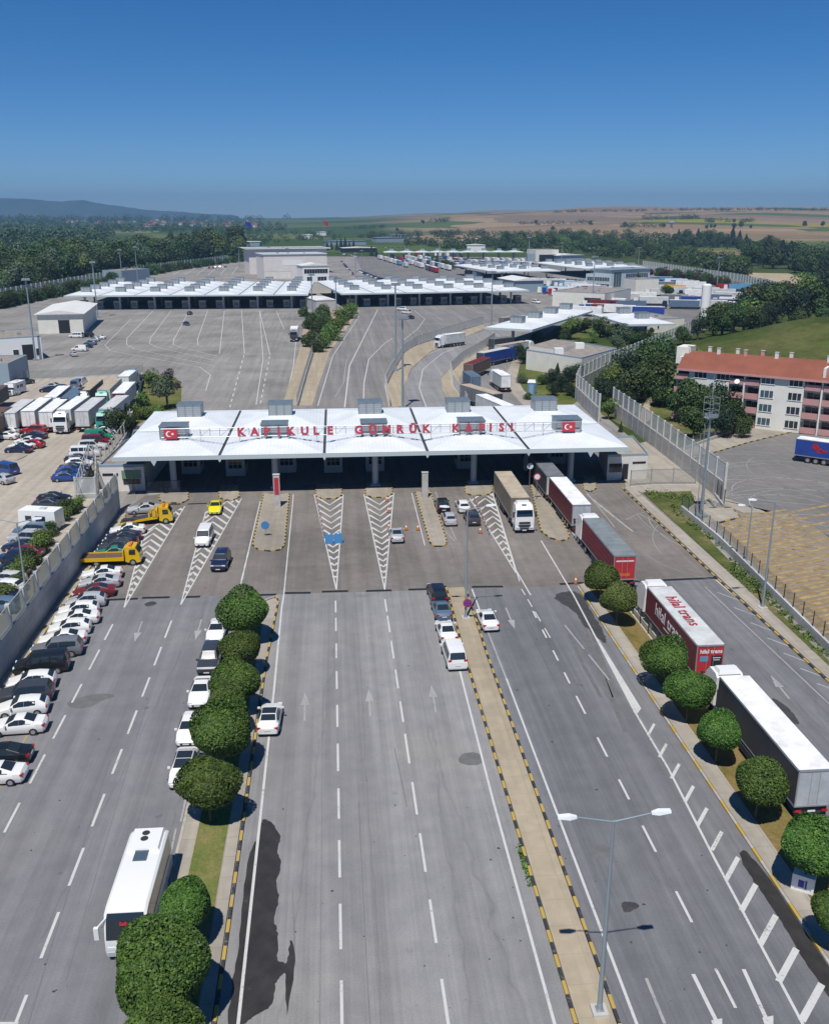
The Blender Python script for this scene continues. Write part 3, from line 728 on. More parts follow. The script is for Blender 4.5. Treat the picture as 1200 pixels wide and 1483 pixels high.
blot('wet_patch', [(379, 1190), (386, 1187), (396, 1195), (406, 1212), (402, 1232), (407, 1252), (400, 1280), (404, 1300), (397, 1330), (402, 1352), (402, 1388), (410, 1393), (416, 1392), (421, 1362), (427, 1393), (416, 1470),
                   (414, 1415), (408, 1412), (399, 1425), (394, 1455), (370, 1471), (352, 1484), (330, 1500), (334, 1440), (345, 1370), (355, 1270), (366, 1225), (372, 1215)], M['wet'], 0.007, 0.05)
blot('wet_patch', [(1071, 1236), (1080, 1234), (1110, 1268), (1140, 1310), (1165, 1345), (1200, 1395), (1240, 1460), (1240, 1490), (1190, 1430), (1160, 1385), (1130, 1335), (1100, 1290), (1078, 1256)], M['wet'], 0.007)
blot('oil_stain', [(803, 866), (822, 856), (842, 862), (855, 885), (868, 905), (877, 925), (873, 931), (860, 920), (845, 905), (830, 885)], M['stain'], 0.008, 0.12)
blot('oil_stain', [(899, 1309), (906, 1306), (920, 1308), (925, 1313), (918, 1317), (912, 1321), (903, 1320)], M['stain'], 0.007, 0.03)
blot('old_stain', [(851, 1235), (862, 1226), (875, 1224), (884, 1230), (883, 1240), (870, 1243), (855, 1242)], M['stain2'], 0.007, 0.03)
blot('old_stain', [(98, 1018), (110, 1012), (135, 1006), (158, 1005), (166, 1009), (150, 1014), (135, 1022), (115, 1026), (102, 1024)], M['stain2'], 0.007, 0.04)
blot('old_stain', [(664, 1098), (672, 1091), (688, 1090), (698, 1096), (696, 1106), (680, 1108), (665, 1104)], M['stain2'], 0.007, 0.04)
blot('oil_stain', [(1117, 1012), (1128, 1016), (1145, 1030), (1156, 1046), (1150, 1049), (1135, 1040), (1122, 1026)], M['stain'], 0.008, 0.05)
blot('oil_stain', [(210, 874), (222, 871), (227, 874), (222, 877), (212, 878)], M['stain'], 0.008, 0.06)
for a, b, w in [((842, 866), (890, 1010), 0.5), ((836, 880), (905, 1060), 0.4), ((822, 915), (870, 1010), 0.35)]:
    o = MB().strip([G(*a), G(*((a[0] + b[0]) / 2 - 2, (a[1] + b[1]) / 2)), G(*b)], w, 0.0065).build('tyre_mark', M['stain2']); tag(o, kind='structure')
sm = MB()
for pts, w in [([(519, 1160), (526, 1300), (531, 1400), (536, 1490)], .05), ([(571, 1084), (580, 1125), (589, 1168)], .07), ([(424, 1290), (428, 1400)], .04), ([(862, 1096), (930, 1205), (1003, 1330), (1092, 1480)], .10), ([(800, 1000), (862, 1096)], .06),
               ([(160, 1100), (100, 1290), (66, 1400), (40, 1490)], .06), ([(216, 1010), (150, 1230), (96, 1420)], .05), ([(468, 1000), (466, 1200), (463, 1490)], .035), ([(700, 1000), (745, 1150), (800, 1330)], .04)]:
    sm.strip([G(*p) for p in pts], w * .8, 0.0062)
o = sm.build('asphalt_seam', M['stain2']); tag(o, kind='structure')
rnd = random.Random(5)
sp = MB()
for k in range(230):
    x, y = rnd.uniform(20, 1180), rnd.uniform(725, 1480)
    p = G(x, y); r = rnd.choice([0.025, 0.035, 0.05, 0.07, 0.10]) * rnd.uniform(0.6, 1.4); n = 7
    if abs(p.x) > 40: continue
    sp.poly([(p.x + r * rnd.uniform(.6, 1.2) * math.cos(2 * math.pi * i / n), p.y + r * rnd.uniform(.6, 1.2) * math.sin(2 * math.pi * i / n), 0.0075) for i in range(n)])
o = sp.build('oil_spot', M['stain']); tag(o, kind='structure')
# ================================================================ lettering
def text_mesh(s, size, depth=0.06, bold=0.02, space=1.0):
    cu = bpy.data.curves.new('lettering', 'FONT')
    cu.body = s; cu.size = size; cu.extrude = depth / 2; cu.offset = bold * size; cu.space_character = space
    cu.align_x = 'CENTER'; cu.align_y = 'CENTER'; cu.resolution_u = 2
    o = bpy.data.objects.new('lettering', cu)
    me = bpy.data.meshes.new_from_object(o)
    bpy.data.objects.remove(o); bpy.data.curves.remove(cu)
    return me

def letters(name, s, size, mat, parent, loc, rot, depth=0.06, bold=0.02, space=1.0):
    me = text_mesh(s, size, depth, bold, space); me.materials.clear(); me.materials.append(mat)
    o = link(name, me, parent, loc); o.rotation_euler = rot
    return o

# ================================================================ gate canopies: rows of low hipped roofs with louvred vents
RL, BW = 16.8, 15.1
def canopy_mesh_cache(key, fn, cache={}):
    if key not in cache: cache[key] = fn()
    return cache[key]

def hip(mb, x0, x1, y0, y1, ze, cx, cy, ox, oy, zt, mi=0):
    a = [(x0, y0, ze), (x1, y0, ze), (x1, y1, ze), (x0, y1, ze)]
    b = [(cx - ox, cy - oy, zt), (cx + ox, cy - oy, zt), (cx + ox, cy + oy, zt), (cx - ox, cy + oy, zt)]
    for i in range(4): j = (i + 1) % 4; mb.quad(a[i], a[j], b[j], b[i], mi)
    mb.quad(*b, mi)

def vent_mesh():
    mb = MB()
    mb.box((0, 0, 0), (4.0, 3.3, 1.95), 0, 0)
    mb.box((0, 0, 1.95), (4.2, 3.5, 0.14), 0, 1)
    for x in (-1.95, -0.65, 0.65, 1.95):
        for y in (-1.68, 1.68): mb.box((x, y, 0), (0.09, 0.08, 1.95), 0, 1)
    return mb.mesh('roof_vent', [M['louvre'], M['louvre_top']])

def column_mesh(h):
    mb = MB(); mb.tube((0, 0, 0), (0, 0, h), 0.5, 0.5, 14); mb.box((0, 0, 0), (1.5, 1.5, 0.35)); mb.box((0, 0, h - .5), (1.6, 1.6, .5))
    return mb.mesh('column', [M['column']], smooth=40)

def canopy(label, org, ang, nb, nr, ze=6.2, bw=BW, rl=RL, apex=1.2, gutter=0.42, booths=0, group=None, small=False, col_rows=(4.5, -4.5)):
    t = empty('gate_canopy', org, ang, label, 'canopy', group)
    W, L = nb * bw, nr * rl
    roof, gut, sof = MB(), MB(), MB()
    for i in range(nb):
        for r in range(nr):
            x0, x1 = i * bw + (gutter / 2 if i else 0), (i + 1) * bw - (gutter / 2 if i < nb - 1 else 0)
            hip(roof, x0, x1, r * rl, (r + 1) * rl, ze + 0.25, (i + .5) * bw, (r + .5) * rl, 2.4, 1.8, ze + apex)
    roof.f = [f for f in roof.f]
    link('roof', roof.mesh('roof', [M['roofm']]), t)
    for i in range(1, nb): gut.box((i * bw, L / 2, ze - 0.1), (gutter - 0.01, L - 0.04, 0.18))
    for r in range(1, nr): gut.box((W / 2, r * rl, ze + 0.2), (W - 0.3, 0.16, 0.075))
    if gut.v: link('gutter', gut.mesh('gutter', [M['gutter']]), t)
    fa = MB()
    for (cx, cy, sx, sy) in ((W / 2, 0.06, W + .3, .12), (W / 2, L - .06, W + .3, .12), (0.06, L / 2, .12, L - .26), (W - .06, L / 2, .12, L - .26)):
        fa.box((cx, cy, ze - 0.38), (sx, sy, 0.60))
    link('fascia', fa.mesh('fascia', [M['fascia']]), t)
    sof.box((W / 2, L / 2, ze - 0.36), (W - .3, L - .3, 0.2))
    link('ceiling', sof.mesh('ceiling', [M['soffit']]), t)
    vm = canopy_mesh_cache('vent', vent_mesh); cm = canopy_mesh_cache(('col', ze), lambda: column_mesh(ze - 0.4))
    for i in range(nb):
        for r in range(nr):
            link('roof_vent', vm, t, ((i + .5) * bw, (r + .5) * rl, ze + apex - 0.02))
        for y in col_rows:
            link('column', cm, t, ((i + .5) * bw, y if y > 0 else L + y, 0.0))
    if not small:
        for x, q in [(5.8, 1.0), (W - 5.8, 1.0)] + [(i * bw, .55) for i in range(1, nb)]:   # little brackets that hang under the fascia
            br = MB().add([(x - .45 * q, 0.0, ze - .385), (x + .45 * q, 0.0, ze - .385), (x, 0.0, ze - .4 - .8 * q), (x - .45 * q, .2, ze - .385), (x + .45 * q, .2, ze - .385), (x, .2, ze - .4 - .8 * q)], [(0, 2, 1), (3, 4, 5), (0, 1, 4, 3), (1, 2, 5, 4), (2, 0, 3, 5)])
            link('bracket', br.mesh('bracket', [M['fascia']]), t)
    return t

pF = G(163.5, 665, 6.2); pR = G(909.5, 650, 6.2)
GA = math.atan2(pR.y - pF.y, pR.x - pF.x); GW = (pR - pF).length
gate = canopy('wide white gate canopy with red letters along its roof', (pF.x, pF.y, 0), GA, 5, 2, bw=GW / 5)
GU, GV = rdir(GA), rdir(GA + math.pi / 2)
def gate_x(px, py, z): return (G(px, py, z) - Vector((pF.x, pF.y, z))).dot(GU)
def gpt(u, v, z=0.0): p = Vector((pF.x, pF.y, 0)) + GU * u + GV * v; return (p.x, p.y, z)

# the sign: an open lattice along the front vents carrying letters
yS = RL / 2 - 1.65 - 0.55; zS = 6.2 + 1.35
sg = empty('roof_sign', gpt(GW / 2, yS), GA, 'red letters KAPIKULE GÜMRÜK KAPISI on an open lattice along the roof', 'sign')
lat = MB()
hx = GW / 2 - 6
for z in (zS + .28, zS + 1.62): lat.tube((-hx, 0, z), (hx, 0, z), 0.07, n=6)
n = 44
for k in range(n + 1):
    x = -hx + 2 * hx * k / n; lat.tube((x, 0, zS + .28), (x, 0, zS + 1.62), 0.045, n=5)
    if k < n and k % 2 == 0: lat.tube((x, 0, zS + .28), (x + 2 * hx / n, 0, zS + 1.62), 0.035, n=4)
for k in range(0, n + 1, 4):
    x = -hx + 2 * hx * k / n; lat.tube((x, 0, zS - 1.0), (x, 0, zS + .3), 0.04, n=5); lat.tube((x, 0, zS + 1.5), (x, 1.4, zS - .2), 0.03, n=5)
link('lattice', lat.mesh('lattice', [M['steel']]), sg)
for word, xs in (('KAPIKULE', (352, 371, 388, 405, 422, 442, 458, 478)), ('GÜMRÜK', (519, 539, 559, 578, 597, 616)), ('KAPISI', (659, 678, 697, 710, 726, 741))):
    w_ = empty('word', (0, 0, 0), 0); w_.parent = sg
    for ch, px in zip(word, xs):
        letters('letter', ch, 1.72, M['red'], w_, (gate_x(px, 620, zS + 0.9) - GW / 2, -0.22, zS + 0.95), (math.pi / 2, 0, 0), 0.14, 0.05)

def flag_board(px, label):
    x = gate_x(px, 623, zS + .9)
    t = empty('flag_board', gpt(x, yS - 0.1), GA, label, 'flag board', 'red flag boards on the canopy roof')
    link('board', MB().box((0, 0, zS + .12), (2.0, .12, 1.5)).mesh('board', [M['flagred']]), t)
    em = MB()   # crescent and star
    R0, c1, R1 = 0.44, 0.12, 0.35; a0 = math.acos((R0 ** 2 + c1 ** 2 - R1 ** 2) / (2 * R0 * c1)); a1 = math.atan2(R0 * math.sin(a0), R0 * math.cos(a0) - c1)
    out = [(R0 * math.cos(t_), R0 * math.sin(t_)) for t_ in np.linspace(a0, 2 * math.pi - a0, 24)]
    inn = [(c1 + R1 * math.cos(t_), R1 * math.sin(t_)) for t_ in np.linspace(a1, 2 * math.pi - a1, 24)]
    cx, cz = -0.25, zS + .87
    for i in range(23): em.quad(*[(cx + p[0], -0.068, cz + p[1]) for p in (out[i], out[i + 1], inn[i + 1], inn[i])])
    st = [((0.27 if k % 2 == 0 else .11) * math.cos(math.pi + k * math.pi / 5), (0.27 if k % 2 == 0 else .11) * math.sin(math.pi + k * math.pi / 5)) for k in range(10)]
    em.poly([(cx + .55 + p[0], -0.068, cz + p[1]) for p in st])
    link('emblem', em.mesh('emblem', [M['white']]), t)
flag_board(251, 'red crescent-and-star board on the vent beyond the word KAPIKULE')
flag_board(829, 'red crescent-and-star board on the vent beyond the word KAPISI')

# booths under the gate
def booth_parts():
    w = MB(); w.box((0, 0, 0), (2.4, 3.6, 2.7)); w.box((0, 0, 2.7), (2.7, 3.9, .22))
    g = MB()
    for s in (-1, 1): g.box((s * 1.205, 0, 1.0), (.03, 2.6, 1.2))
    for s in (-1, 1): g.box((0, s * 1.805, 1.0), (1.7, .03, 1.2))
    f = MB()
    for dx in (-.85, -.28, .28, .85): f.box((dx, -1.83, .95), (.06, .04, 1.3))
    f.box((0, -1.83, 1.55), (1.8, .045, .06))
    return w.mesh('booth_wall', [M['booth']]), g.mesh('booth_window', [M['glass']]), f.mesh('window_frame', [M['booth']])
BP = booth_parts()
def booth(p, ang, label, group, k=1.0):
    t = empty('customs_booth', p, ang, label, 'booth', group)
    link('wall', BP[0], t); w = link('window', BP[1], t); link('frame', BP[2], w)
    t.scale = (k, k, k); return t
for px, py, lab in [(272, 692, 'pale booth behind the first column under the gate canopy'), (337, 695, 'pale booth under the letter K of KAPIKULE'), (412, 690, 'pale booth behind the column with the tall red-topped pier'),
                    (480, 690, 'pale booth behind the blue water barriers'), (541, 688, 'pale booth behind the middle column of the gate'), (674, 684, 'pale booth behind the column by the four queued cars'),
                    (806, 677, 'pale booth behind the column by the wine-red lorry')]:
    p = G(px, py); booth((p.x, p.y + 4, .15), GA, lab, 'booths under the gate canopy', 1.25)
# traffic-island clutter under the edge
def pier(px, py, h, label, red=True):
    p = G(px, py)
    t = empty('gate_pier', p, GA, label, 'pier')
    mb = MB(); mb.box((0, 0, 0), (.9, .5, h)); mb.box((0, 0, h), (1.0, .6, .08))
    link('slab', mb.mesh('slab', [M['conc']]), t)
    if red: link('red_panel', MB().box((0, -.28, h * .42), (.62, .06, h * .5)).mesh('red_panel', [M['flagred']]), t)
pier(402, 735, 4.9, 'tall concrete pier with a red panel on the beige island')
pier(615, 722, 4.0, 'bare white concrete pier at the head of a beige island', False)

def round_sign(px, py, h, label, face='flagred', d=0.8, ring=None):
    p = G(px, py); t = empty('round_sign', p, 0, label, 'road sign')
    link('post', MB().tube((0, 0, 0), (0, 0, h), .04, n=8).mesh('post', [M['steel']]), t)
    link('disc', MB().tube((0, -.05, h - d / 2), (0, -.08, h - d / 2), d / 2, n=24, mi=0).tube((0, -.082, h - d / 2), (0, -.09, h - d / 2), d * .36, n=24, mi=1).mesh('disc', [M[face], M[ring or face]]), t)
    return t
round_sign(385, 778, 2.2, 'round blue sign on the big beige island', 'barrier_blue', 1.1)
t = round_sign(776, 725, 4.2, 'round red stop sign on a white post by the wine-red lorry', 'flagred', 1.1, 'white')
round_sign(766, 707, 4.0, 'round white sign under the canopy edge by the white lorry', 'white', .95)

def cone_mesh():
    mb = MB(); mb.box((0, 0, 0), (.42, .42, .05), 0, 2); mb.tube((0, 0, .05), (0, 0, .38), .17, .11, 12, 0); mb.tube((0, 0, .38), (0, 0, .58), .11, .075, 12, 1); mb.tube((0, 0, .58), (0, 0, .85), .075, .03, 12, 0)
    return mb.mesh('traffic_cone', [M['orange'], M['white'], M['chassis']], smooth=40)
CM = cone_mesh()
for px, py, lab in [(563, 766, 'orange cone at the tail of the grey car'), (588, 768, 'orange cone beside the grey car, nearest the beige island'), (605, 768, 'orange cone at the edge of the narrow beige island'), (562, 742, 'orange cone on the hatched nose behind the grey car'),
                    (560, 726, 'orange cone at the head of the middle hatched nose'), (695, 772, 'orange cone at the tip of the red-taped barrier'), (833, 845, 'orange cone beside the first verge tree')]:
    o = link('traffic_cone', CM, None, G(px, py)); tag(o, lab, 'traffic cone', 'traffic cones on the forecourt'); o.scale = (1.2, 1.2, 1.2)
def barrier(a, b, label):
    A, B = G(*a), G(*b); d = B - A; n = max(2, int(d.length / 1.6)); ang = math.atan2(d.y, d.x)
    t = empty('tape_barrier', A, 0, label, 'barrier')
    ra = MB()
    for k in range(n + 1):
        p = d * (k / n); link('post', MB().box((p.x, p.y, 0), (.1, .1, 1.0), ang, 0).mesh('post', [M['steel']]), t)
    for k in range(n * 2):
        p = d * ((k + .5) / (2 * n)); ra.box((p.x, p.y, .72), (d.length / (2 * n), .05, .2), ang, k % 2)
    link('rail', ra.mesh('rail', [M['flagred'], M['white']]), t)
barrier((686, 726), (709, 780), 'red and white barrier along the hatched nose by the queued cars')
barrier((457, 722), (469, 780), 'red and white barrier along the hatched nose with blue tanks')
def tank(px, py, label):
    t = empty('water_barrier', G(px, py), R(6), label, 'barrier', 'blue water barriers')
    mb = MB(); mb.box((0, 0, 0), (1.1, .75, .55), 0, 0, taper=(.95, .85)); mb.box((0, 0, .55), (1.05, .62, .7), 0, 0, taper=(.9, .6)); link('body', mb.mesh('body', [M['barrier_blue']]), t)
    link('cap', MB().tube((0, 0, 1.25), (0, 0, 1.33), .12, n=10).mesh('cap', [M['white']]), t)
tank(477, 787, 'blue water barrier, the one nearer the red and white barrier'); tank(490, 786, 'blue water barrier, the one nearer the grey car')

# far canopies
def cn(label, a, b, nb, nr, da=0.0, **kw):
    A, B = G(a[0], a[1], 6.2), G(b[0], b[1], 6.2); ang = math.atan2(B.y - A.y, B.x - A.x) + da
    return canopy(label, (A.x, A.y, 0), ang, nb, nr, bw=(B - A).length / nb, small=True, **kw)
FG = 'far gate canopies'
c_left = cn('long white canopy of seven bays across the bare concrete plaza', (93, 429), (446, 427), 7, 5, group=FG, col_rows=(4.5, 21, -21, -4.5))
c_right = cn('long white canopy of six bays behind the curved ramp', (494, 426), (766, 421), 6, 5, group=FG, col_rows=(4.5, 21, -21, -4.5))
A = G(763, 483, 6.2)
canopy('narrow white canopy of four vents over the lorry queue', (G(702, 475, 6.2).x, G(702, 475, 6.2).y, 0), math.atan2(64, 31.6) - math.pi / 2, 1, 4, bw=15.5, apex=1.2, small=True, group=FG)
canopy('short white canopy of two vents beside the cream block', (G(912, 471, 6.2).x - 1, G(912, 471, 6.2).y, 0), R(9), 1, 2, bw=16.5, apex=1.2, small=True, group=FG)
cn('distant white canopy of three bays before the cream customs hall', (714, 394), (811, 392.5), 3, 5, group=FG)
cn('distant white canopy of three bays behind the glazed offices', (845, 389.5), (937, 388), 3, 5, group=FG)
canopy('low white canopy at the back of the lorry yard', (G(556, 366, 6).x, G(556, 366, 6).y, 0), R(5), 9, 1, bw=15, small=True, group=FG)
# booths in the far gates
for C_, nb, w_, nm in ((c_left, 7, 15.1, 'seven'), (c_right, 6, 14.7, 'six')):
    for i in range(nb * 2):
        u = rdir(C_.rotation_euler[2]); v = rdir(C_.rotation_euler[2] + math.pi / 2)
        p = Vector(C_.location) + u * (w_ * (i + .5) / 2 + 2.0) + v * 9
        booth(p, C_.rotation_euler[2], f'small pale booth in the shade of the {nm}-bay far canopy', f'booths under the {nm}-bay canopy', 1.2)

# ================================================================ general flat or low-roofed blocks
def block(name, label, A, B, depth, h, wall='offwhite', roof='brownroof', over=0.0, par=0.35, zg=0.0, wins=(), doors=(), rise=0.0, glass='glass', cat='building', group=None, band=None, side_wins=(), chimney=0):
    """A, B = base corners of the face towards us (pixels)"""
    a, b = G(A[0], A[1], zg), G(B[0], B[1], zg)
    d = b - a; W = d.length; ang = math.atan2(d.y, d.x)
    t = empty(name, a, ang, label, cat, group)
    w = MB(); w.box((W / 2, depth / 2, -0.05), (W, depth, h + .05))
    link('wall', w.mesh('wall', [M[wall]]), t)
    r = MB()
    if rise:
        o = over
        P = [(-o, -o, h), (W + o, -o, h), (W + o, depth + o, h), (-o, depth + o, h), (W / 2, -o, h + rise), (W / 2, depth + o, h + rise)]
        r.add(P, [(0, 4, 5, 3), (4, 1, 2, 5), (0, 1, 4), (2, 3, 5)], 0); r.box((W / 2, depth / 2, h - .12), (W + 2 * o, depth + 2 * o, .115), 0, 0)
    else:
        r.box((W / 2, depth / 2, h), (W + 2 * over - .5, depth + 2 * over - .5, .12), 0, 0)
        for cx, cy, sx, sy in ((W / 2, -over + .15, W + 2 * over, .3), (W / 2, depth + over - .15, W + 2 * over, .3), (-over + .15, depth / 2, .3, depth + 2 * over - .6), (W + over - .15, depth / 2, .3, depth + 2 * over - .6)):
            r.box((cx, cy, h + .002), (sx, sy, par), 0, 1)
    link('roof', r.mesh('roof', [M[roof], M[band or wall]]), t)
    if not rise and depth > 8 and h > 4:      # plant on the roof
        for u_, v_, s_ in ((.3, .6, 1.5), (.7, .35, 1.1), (.5, .78, .8)): link('roof_vent', MB().box((W * u_, depth * v_, h + .1), (s_, s_ * .8, s_ * .6)).mesh('roof_vent', [M['steel']]), t)
    for u0, u1, z0, z1 in wins:
        g = MB(); g.box(((u0 + u1) / 2 * W, -.01, z0), ((u1 - u0) * W, .06, z1 - z0))
        o = link('window', g.mesh('window', [M[glass]]), t)
        f = MB(); n = max(1, int((u1 - u0) * W / 1.6))
        for k in range(n + 1): f.box((lerp(u0, u1, k / n) * W, -.035, z0), (.09, .05, z1 - z0))
        f.box(((u0 + u1) / 2 * W, -.03, z0 - .1), ((u1 - u0) * W + .2, .1, .1)); f.box(((u0 + u1) / 2 * W, -.03, z1), ((u1 - u0) * W + .2, .08, .08))
        link('frame', f.mesh('frame', [M['white']]), o)
    for v0, v1, z0, z1 in side_wins:     # on the flank that faces the gate road
        for sx in ((W + .01,) if a.x < 0 else (-.01,)):
            o = link('window', MB().box((sx, (v0 + v1) / 2 * depth, z0), (.06, (v1 - v0) * depth, z1 - z0)).mesh('window', [M[glass]]), t)
    for u0, u1, z1, mat in doors:
        g = MB(); g.box(((u0 + u1) / 2 * W, -.015, 0), ((u1 - u0) * W, .07, z1), 0, 0)
        g.box(((u0 + u1) / 2 * W, -.03, z1), ((u1 - u0) * W + .3, .1, .15), 0, 1)
        link('door', g.mesh('door', [M[mat], M['steel']]), t)
    return t

block('storage_shed', 'white-roofed shed with a dark open door beside the bare plaza', (57, 483.5), (122, 482), 40, 6.8, 'cream', 'whiteroof', over=.9, rise=1.3, doors=[(.45, .70, 4.6, 'dark')])
block('workshop', 'flat-roofed white workshop with a grey flank and a dark gateway', (-22, 526), (63, 520), 21, 6.4, 'white', 'brownroof', band='bluegrey', doors=[(.66, .86, 4.4, 'dark')], wins=[(.5, .6, 1.2, 3.2), (.89, .95, 1.2, 3.2)])
block('grey_shed', 'dark blue-grey shed at the edge of the vehicle lot', (-60, 562), (16, 561), 14, 5.2, 'bluegrey', 'brownroof', zg=LZ)
block('low_block', 'low brown-topped block under the near end of the seven-bay canopy', (150, 410), (178, 411), 26, 7.5, 'bluegrey', 'brownroof')
# administration group
block('administration_building', 'broad pale administration building under a flat overhanging roof slab', (383, 404), (473, 402), 26, 15.5, 'pinkish', 'fascia', over=.6, band='white', wins=[(.30, .62, 8.5, 12.0)], glass='white', doors=[(.02, .20, 4.5, 'cream'), (.24, .42, 4.5, 'cream')])
block('roof_hall', 'grey slab roof on a recessed glass storey above the administration building', (362, 397), (474, 395), 28, 17.2, 'pinkish', 'steel', over=2.5, band='white', par=.5)
tb = block('side_wing', 'pale wing with a red flag poster beside the administration building', (357, 387), (384, 387), 16, 12.0, 'pinkish', 'brownroof')
link('flag_poster', MB().box((8.3, -.1, 4.6), (4.6, .12, 6.0)).mesh('flag_poster', [M['flagred']]), tb)
block('office_block', 'white office block with a band of windows before the administration building', (439, 412), (477, 411), 14, 11.0, 'white', 'whiteroof', over=.5, rise=1.4, wins=[(.05, .95, 6.4, 9.0), (.15, .35, 2.0, 4.4), (.55, .9, 2.0, 4.4)])
block('beige_annex', 'plain beige annex between the two far canopies', (455, 425), (479, 424), 16, 4.5, 'pave2' if False else 'cream', 'brownroof')
block('container_office', 'grey-white cabin with a ribbed roof between the hedges', (458, 452), (487, 451), 20, 5.0, 'booth', 'whiteroof', over=.2, rise=.4)
# white depot with glass entrance
block('customs_depot', 'white depot with a brown flat roof and dark glass entrance', (799, 443), (874, 447), 34, 6.4, 'cream', 'brownroof', band='bluegrey', doors=[(.62, .93, 4.4, 'glass')])
block('gabled_hall', 'white gabled hall behind the brown-roofed depot', (745, 424), (786, 423), 24, 6.4, 'bluegrey', 'whiteroof', over=.8, rise=1.4)
block('cream_block', 'long cream block with a small dark window near the tall white tank', (922, 484), (989, 480), 24, 4.6, 'cream', 'brownroof', band='bluegrey', wins=[(.42, .46, 1.5, 3.0)])
block('glazed_office', 'grey office with bands of blue glass below the distant canopy', (847, 418), (883, 420), 16, 8.0, 'fascia', 'steel', wins=[(.05, .95, 1.2, 3.2), (.05, .95, 4.6, 6.8)], glass='glassb')
block('glazed_tower', 'taller grey block with glass corners and white fins', (884, 420), (939, 417), 15, 11.0, 'fascia', 'steel', over=.8, wins=[(.05, .25, 1.5, 9.5), (.36, .95, 1.2, 3.6), (.36, .95, 5.2, 8.6)], glass='glassb')
block('blank_block', 'blank cream stair block beside the glazed grey offices', (919, 425), (952, 424), 12, 7.2, 'cream', 'brownroof', band='bluegrey')
block('customs_hall', 'cream customs hall with a wide dark opening at the wood edge', (775, 379), (808, 378.5), 20, 10, 'cream', 'brownroof', doors=[(.15, .9, 6.0, 'dark')])
block('white_hall', 'low white-roofed hall beside the cream customs hall', (807, 379), (843, 378), 26, 5.5, 'bluegrey', 'whiteroof', over=1.0, rise=1.2)
block('bluish_cabin', 'small blue-grey cabin before the cream customs hall', (763, 380), (774, 380), 8, 7, 'bluegrey', 'steel')
for A, B, h, nm, wl, rf in [((313, 357), (376, 357), 6, 'greenhouse-like white roof left of the flagpole', 'bluegrey', 'whiteroof'), ((472, 356), (530, 355.5), 6, 'long dim shed behind the dark cypress row', 'bluegrey', 'steel'),
                            ((545, 352.5), (585, 352), 8, 'grey slanted roof before the brown fields', 'bluegrey', 'steel'), ((560, 349), (603, 348.5), 9, 'wide grey roof nearest the tan fields', 'booth', 'steel'),
                            ((497, 366), (545, 365.5), 5, 'white flat roof over the far toll lanes', 'dark', 'whiteroof'), ((660, 351), (672, 351), 6, 'white cottage amid the belt of trees', 'white', 'tile'), ((685, 349), (694, 349), 6, 'white house at the edge of the tan field', 'white', 'tile'),
                            ((676, 364), (702, 364), 7, 'white box roof at the back of the lorry yard', 'white', 'whiteroof'), ((438, 347), (452, 347), 8, 'pale block beyond the cypress row', 'white', 'whiteroof'), ((458, 343), (472, 343), 9, 'white block under the red flag', 'white', 'whiteroof')]:
    block('far_building', nm, A, B, 18, h, wl, rf, over=.6, rise=1.0, cat='building', group='small buildings beyond the customs site')

def prism_house(name, label, roof_px, z, wall, roof, steps=(), zg=0.0):
    P = [G(x, y, z) for x, y in roof_px]
    c = sum(P, Vector((0, 0, 0))) / len(P)
    t = empty(name, (c.x, c.y, zg), 0, label, 'building')
    MB().prism(P, zg - .05, z, 0).build('wall', [M[wall]], t)
    mb = MB(); Q = [c + (p - c) * .965 for p in P]
    mb.prism(Q, z, z + .06, 0)
    for i in range(len(P)):
        a, b, a2, b2 = P[i], P[(i + 1) % len(P)], Q[i], Q[(i + 1) % len(P)]
        mb.prism([a, b, b2, a2], z + .002, z + .38, 1)
    mb.build('roof', [M[roof], M['bluegrey']], t)
    return t
ph = prism_house('plant_house', 'low white block with a stepped brown roof among pines', [(762, 508), (842, 520), (893, 506), (815, 494)], 5.0, 'cream', 'brownroof')
P = [G(x, y, 6.2) for x, y in [(766, 501), (807, 507), (838, 497), (802, 491)]]
MB().prism(P, 5.0, 6.2, 0, 1).build('raised_roof', [M['cream'], M['brownroof']], ph)
mb = MB()
for x, y in ((808, 510), (838, 502)): p = G(x, y, 5.5); mb.box((p.x, p.y, 5.0), (2.4, 2.0, 1.6), RD)
mb.build('roof_cabin', [M['white']], ph)
gh = prism_house('gatehouse', 'flat pinkish gatehouse with a green sun screen at the canopy corner', [(143, 677), (208, 676), (262, 612), (182, 640)], 3.8, 'pinkish', 'brownroof')
def on_face(a, b, u0, u1, z0, z1, mat, name, parent, z=3.8, out=.06):
    A, B = G(a[0], a[1], z), G(b[0], b[1], z); d = (B - A); n = Vector((d.y, -d.x, 0)).normalized()
    p = A + d * ((u0 + u1) / 2) + n * out * .5
    MB().box((p.x, p.y, z0), (d.length * (u1 - u0), out, z1 - z0), math.atan2(d.y, d.x)).build(name, [M[mat]], parent)
on_face((143, 677), (208, 676), .07, .42, 2.5, 2.85, 'dark', 'window', gh)
on_face((143, 677), (208, 676), .50, .93, 2.0, 3.3, 'greenglass', 'sun_screen', gh, out=.12)
on_face((143, 677), (208, 676), .52, .91, 1.1, 1.9, 'glass', 'window', gh)
on_face((143, 677), (208, 676), .56, .80, 3.4, 3.75, 'white', 'name_board', gh, out=.16)
go = prism_house('side_office', 'flat beige office with dark windows at the lorry end of the gate', [(880, 662), (938, 660), (916, 634), (868, 636)], 3.8, 'offwhite', 'pave2')
on_face((880, 662), (938, 660), .04, .36, 1.3, 2.7, 'glass', 'window', go); on_face((880, 662), (938, 660), .38, .52, .05, 2.6, 'dark', 'door', go); on_face((880, 662), (938, 660), .62, .95, 2.6, 2.9, 'dark', 'window', go)

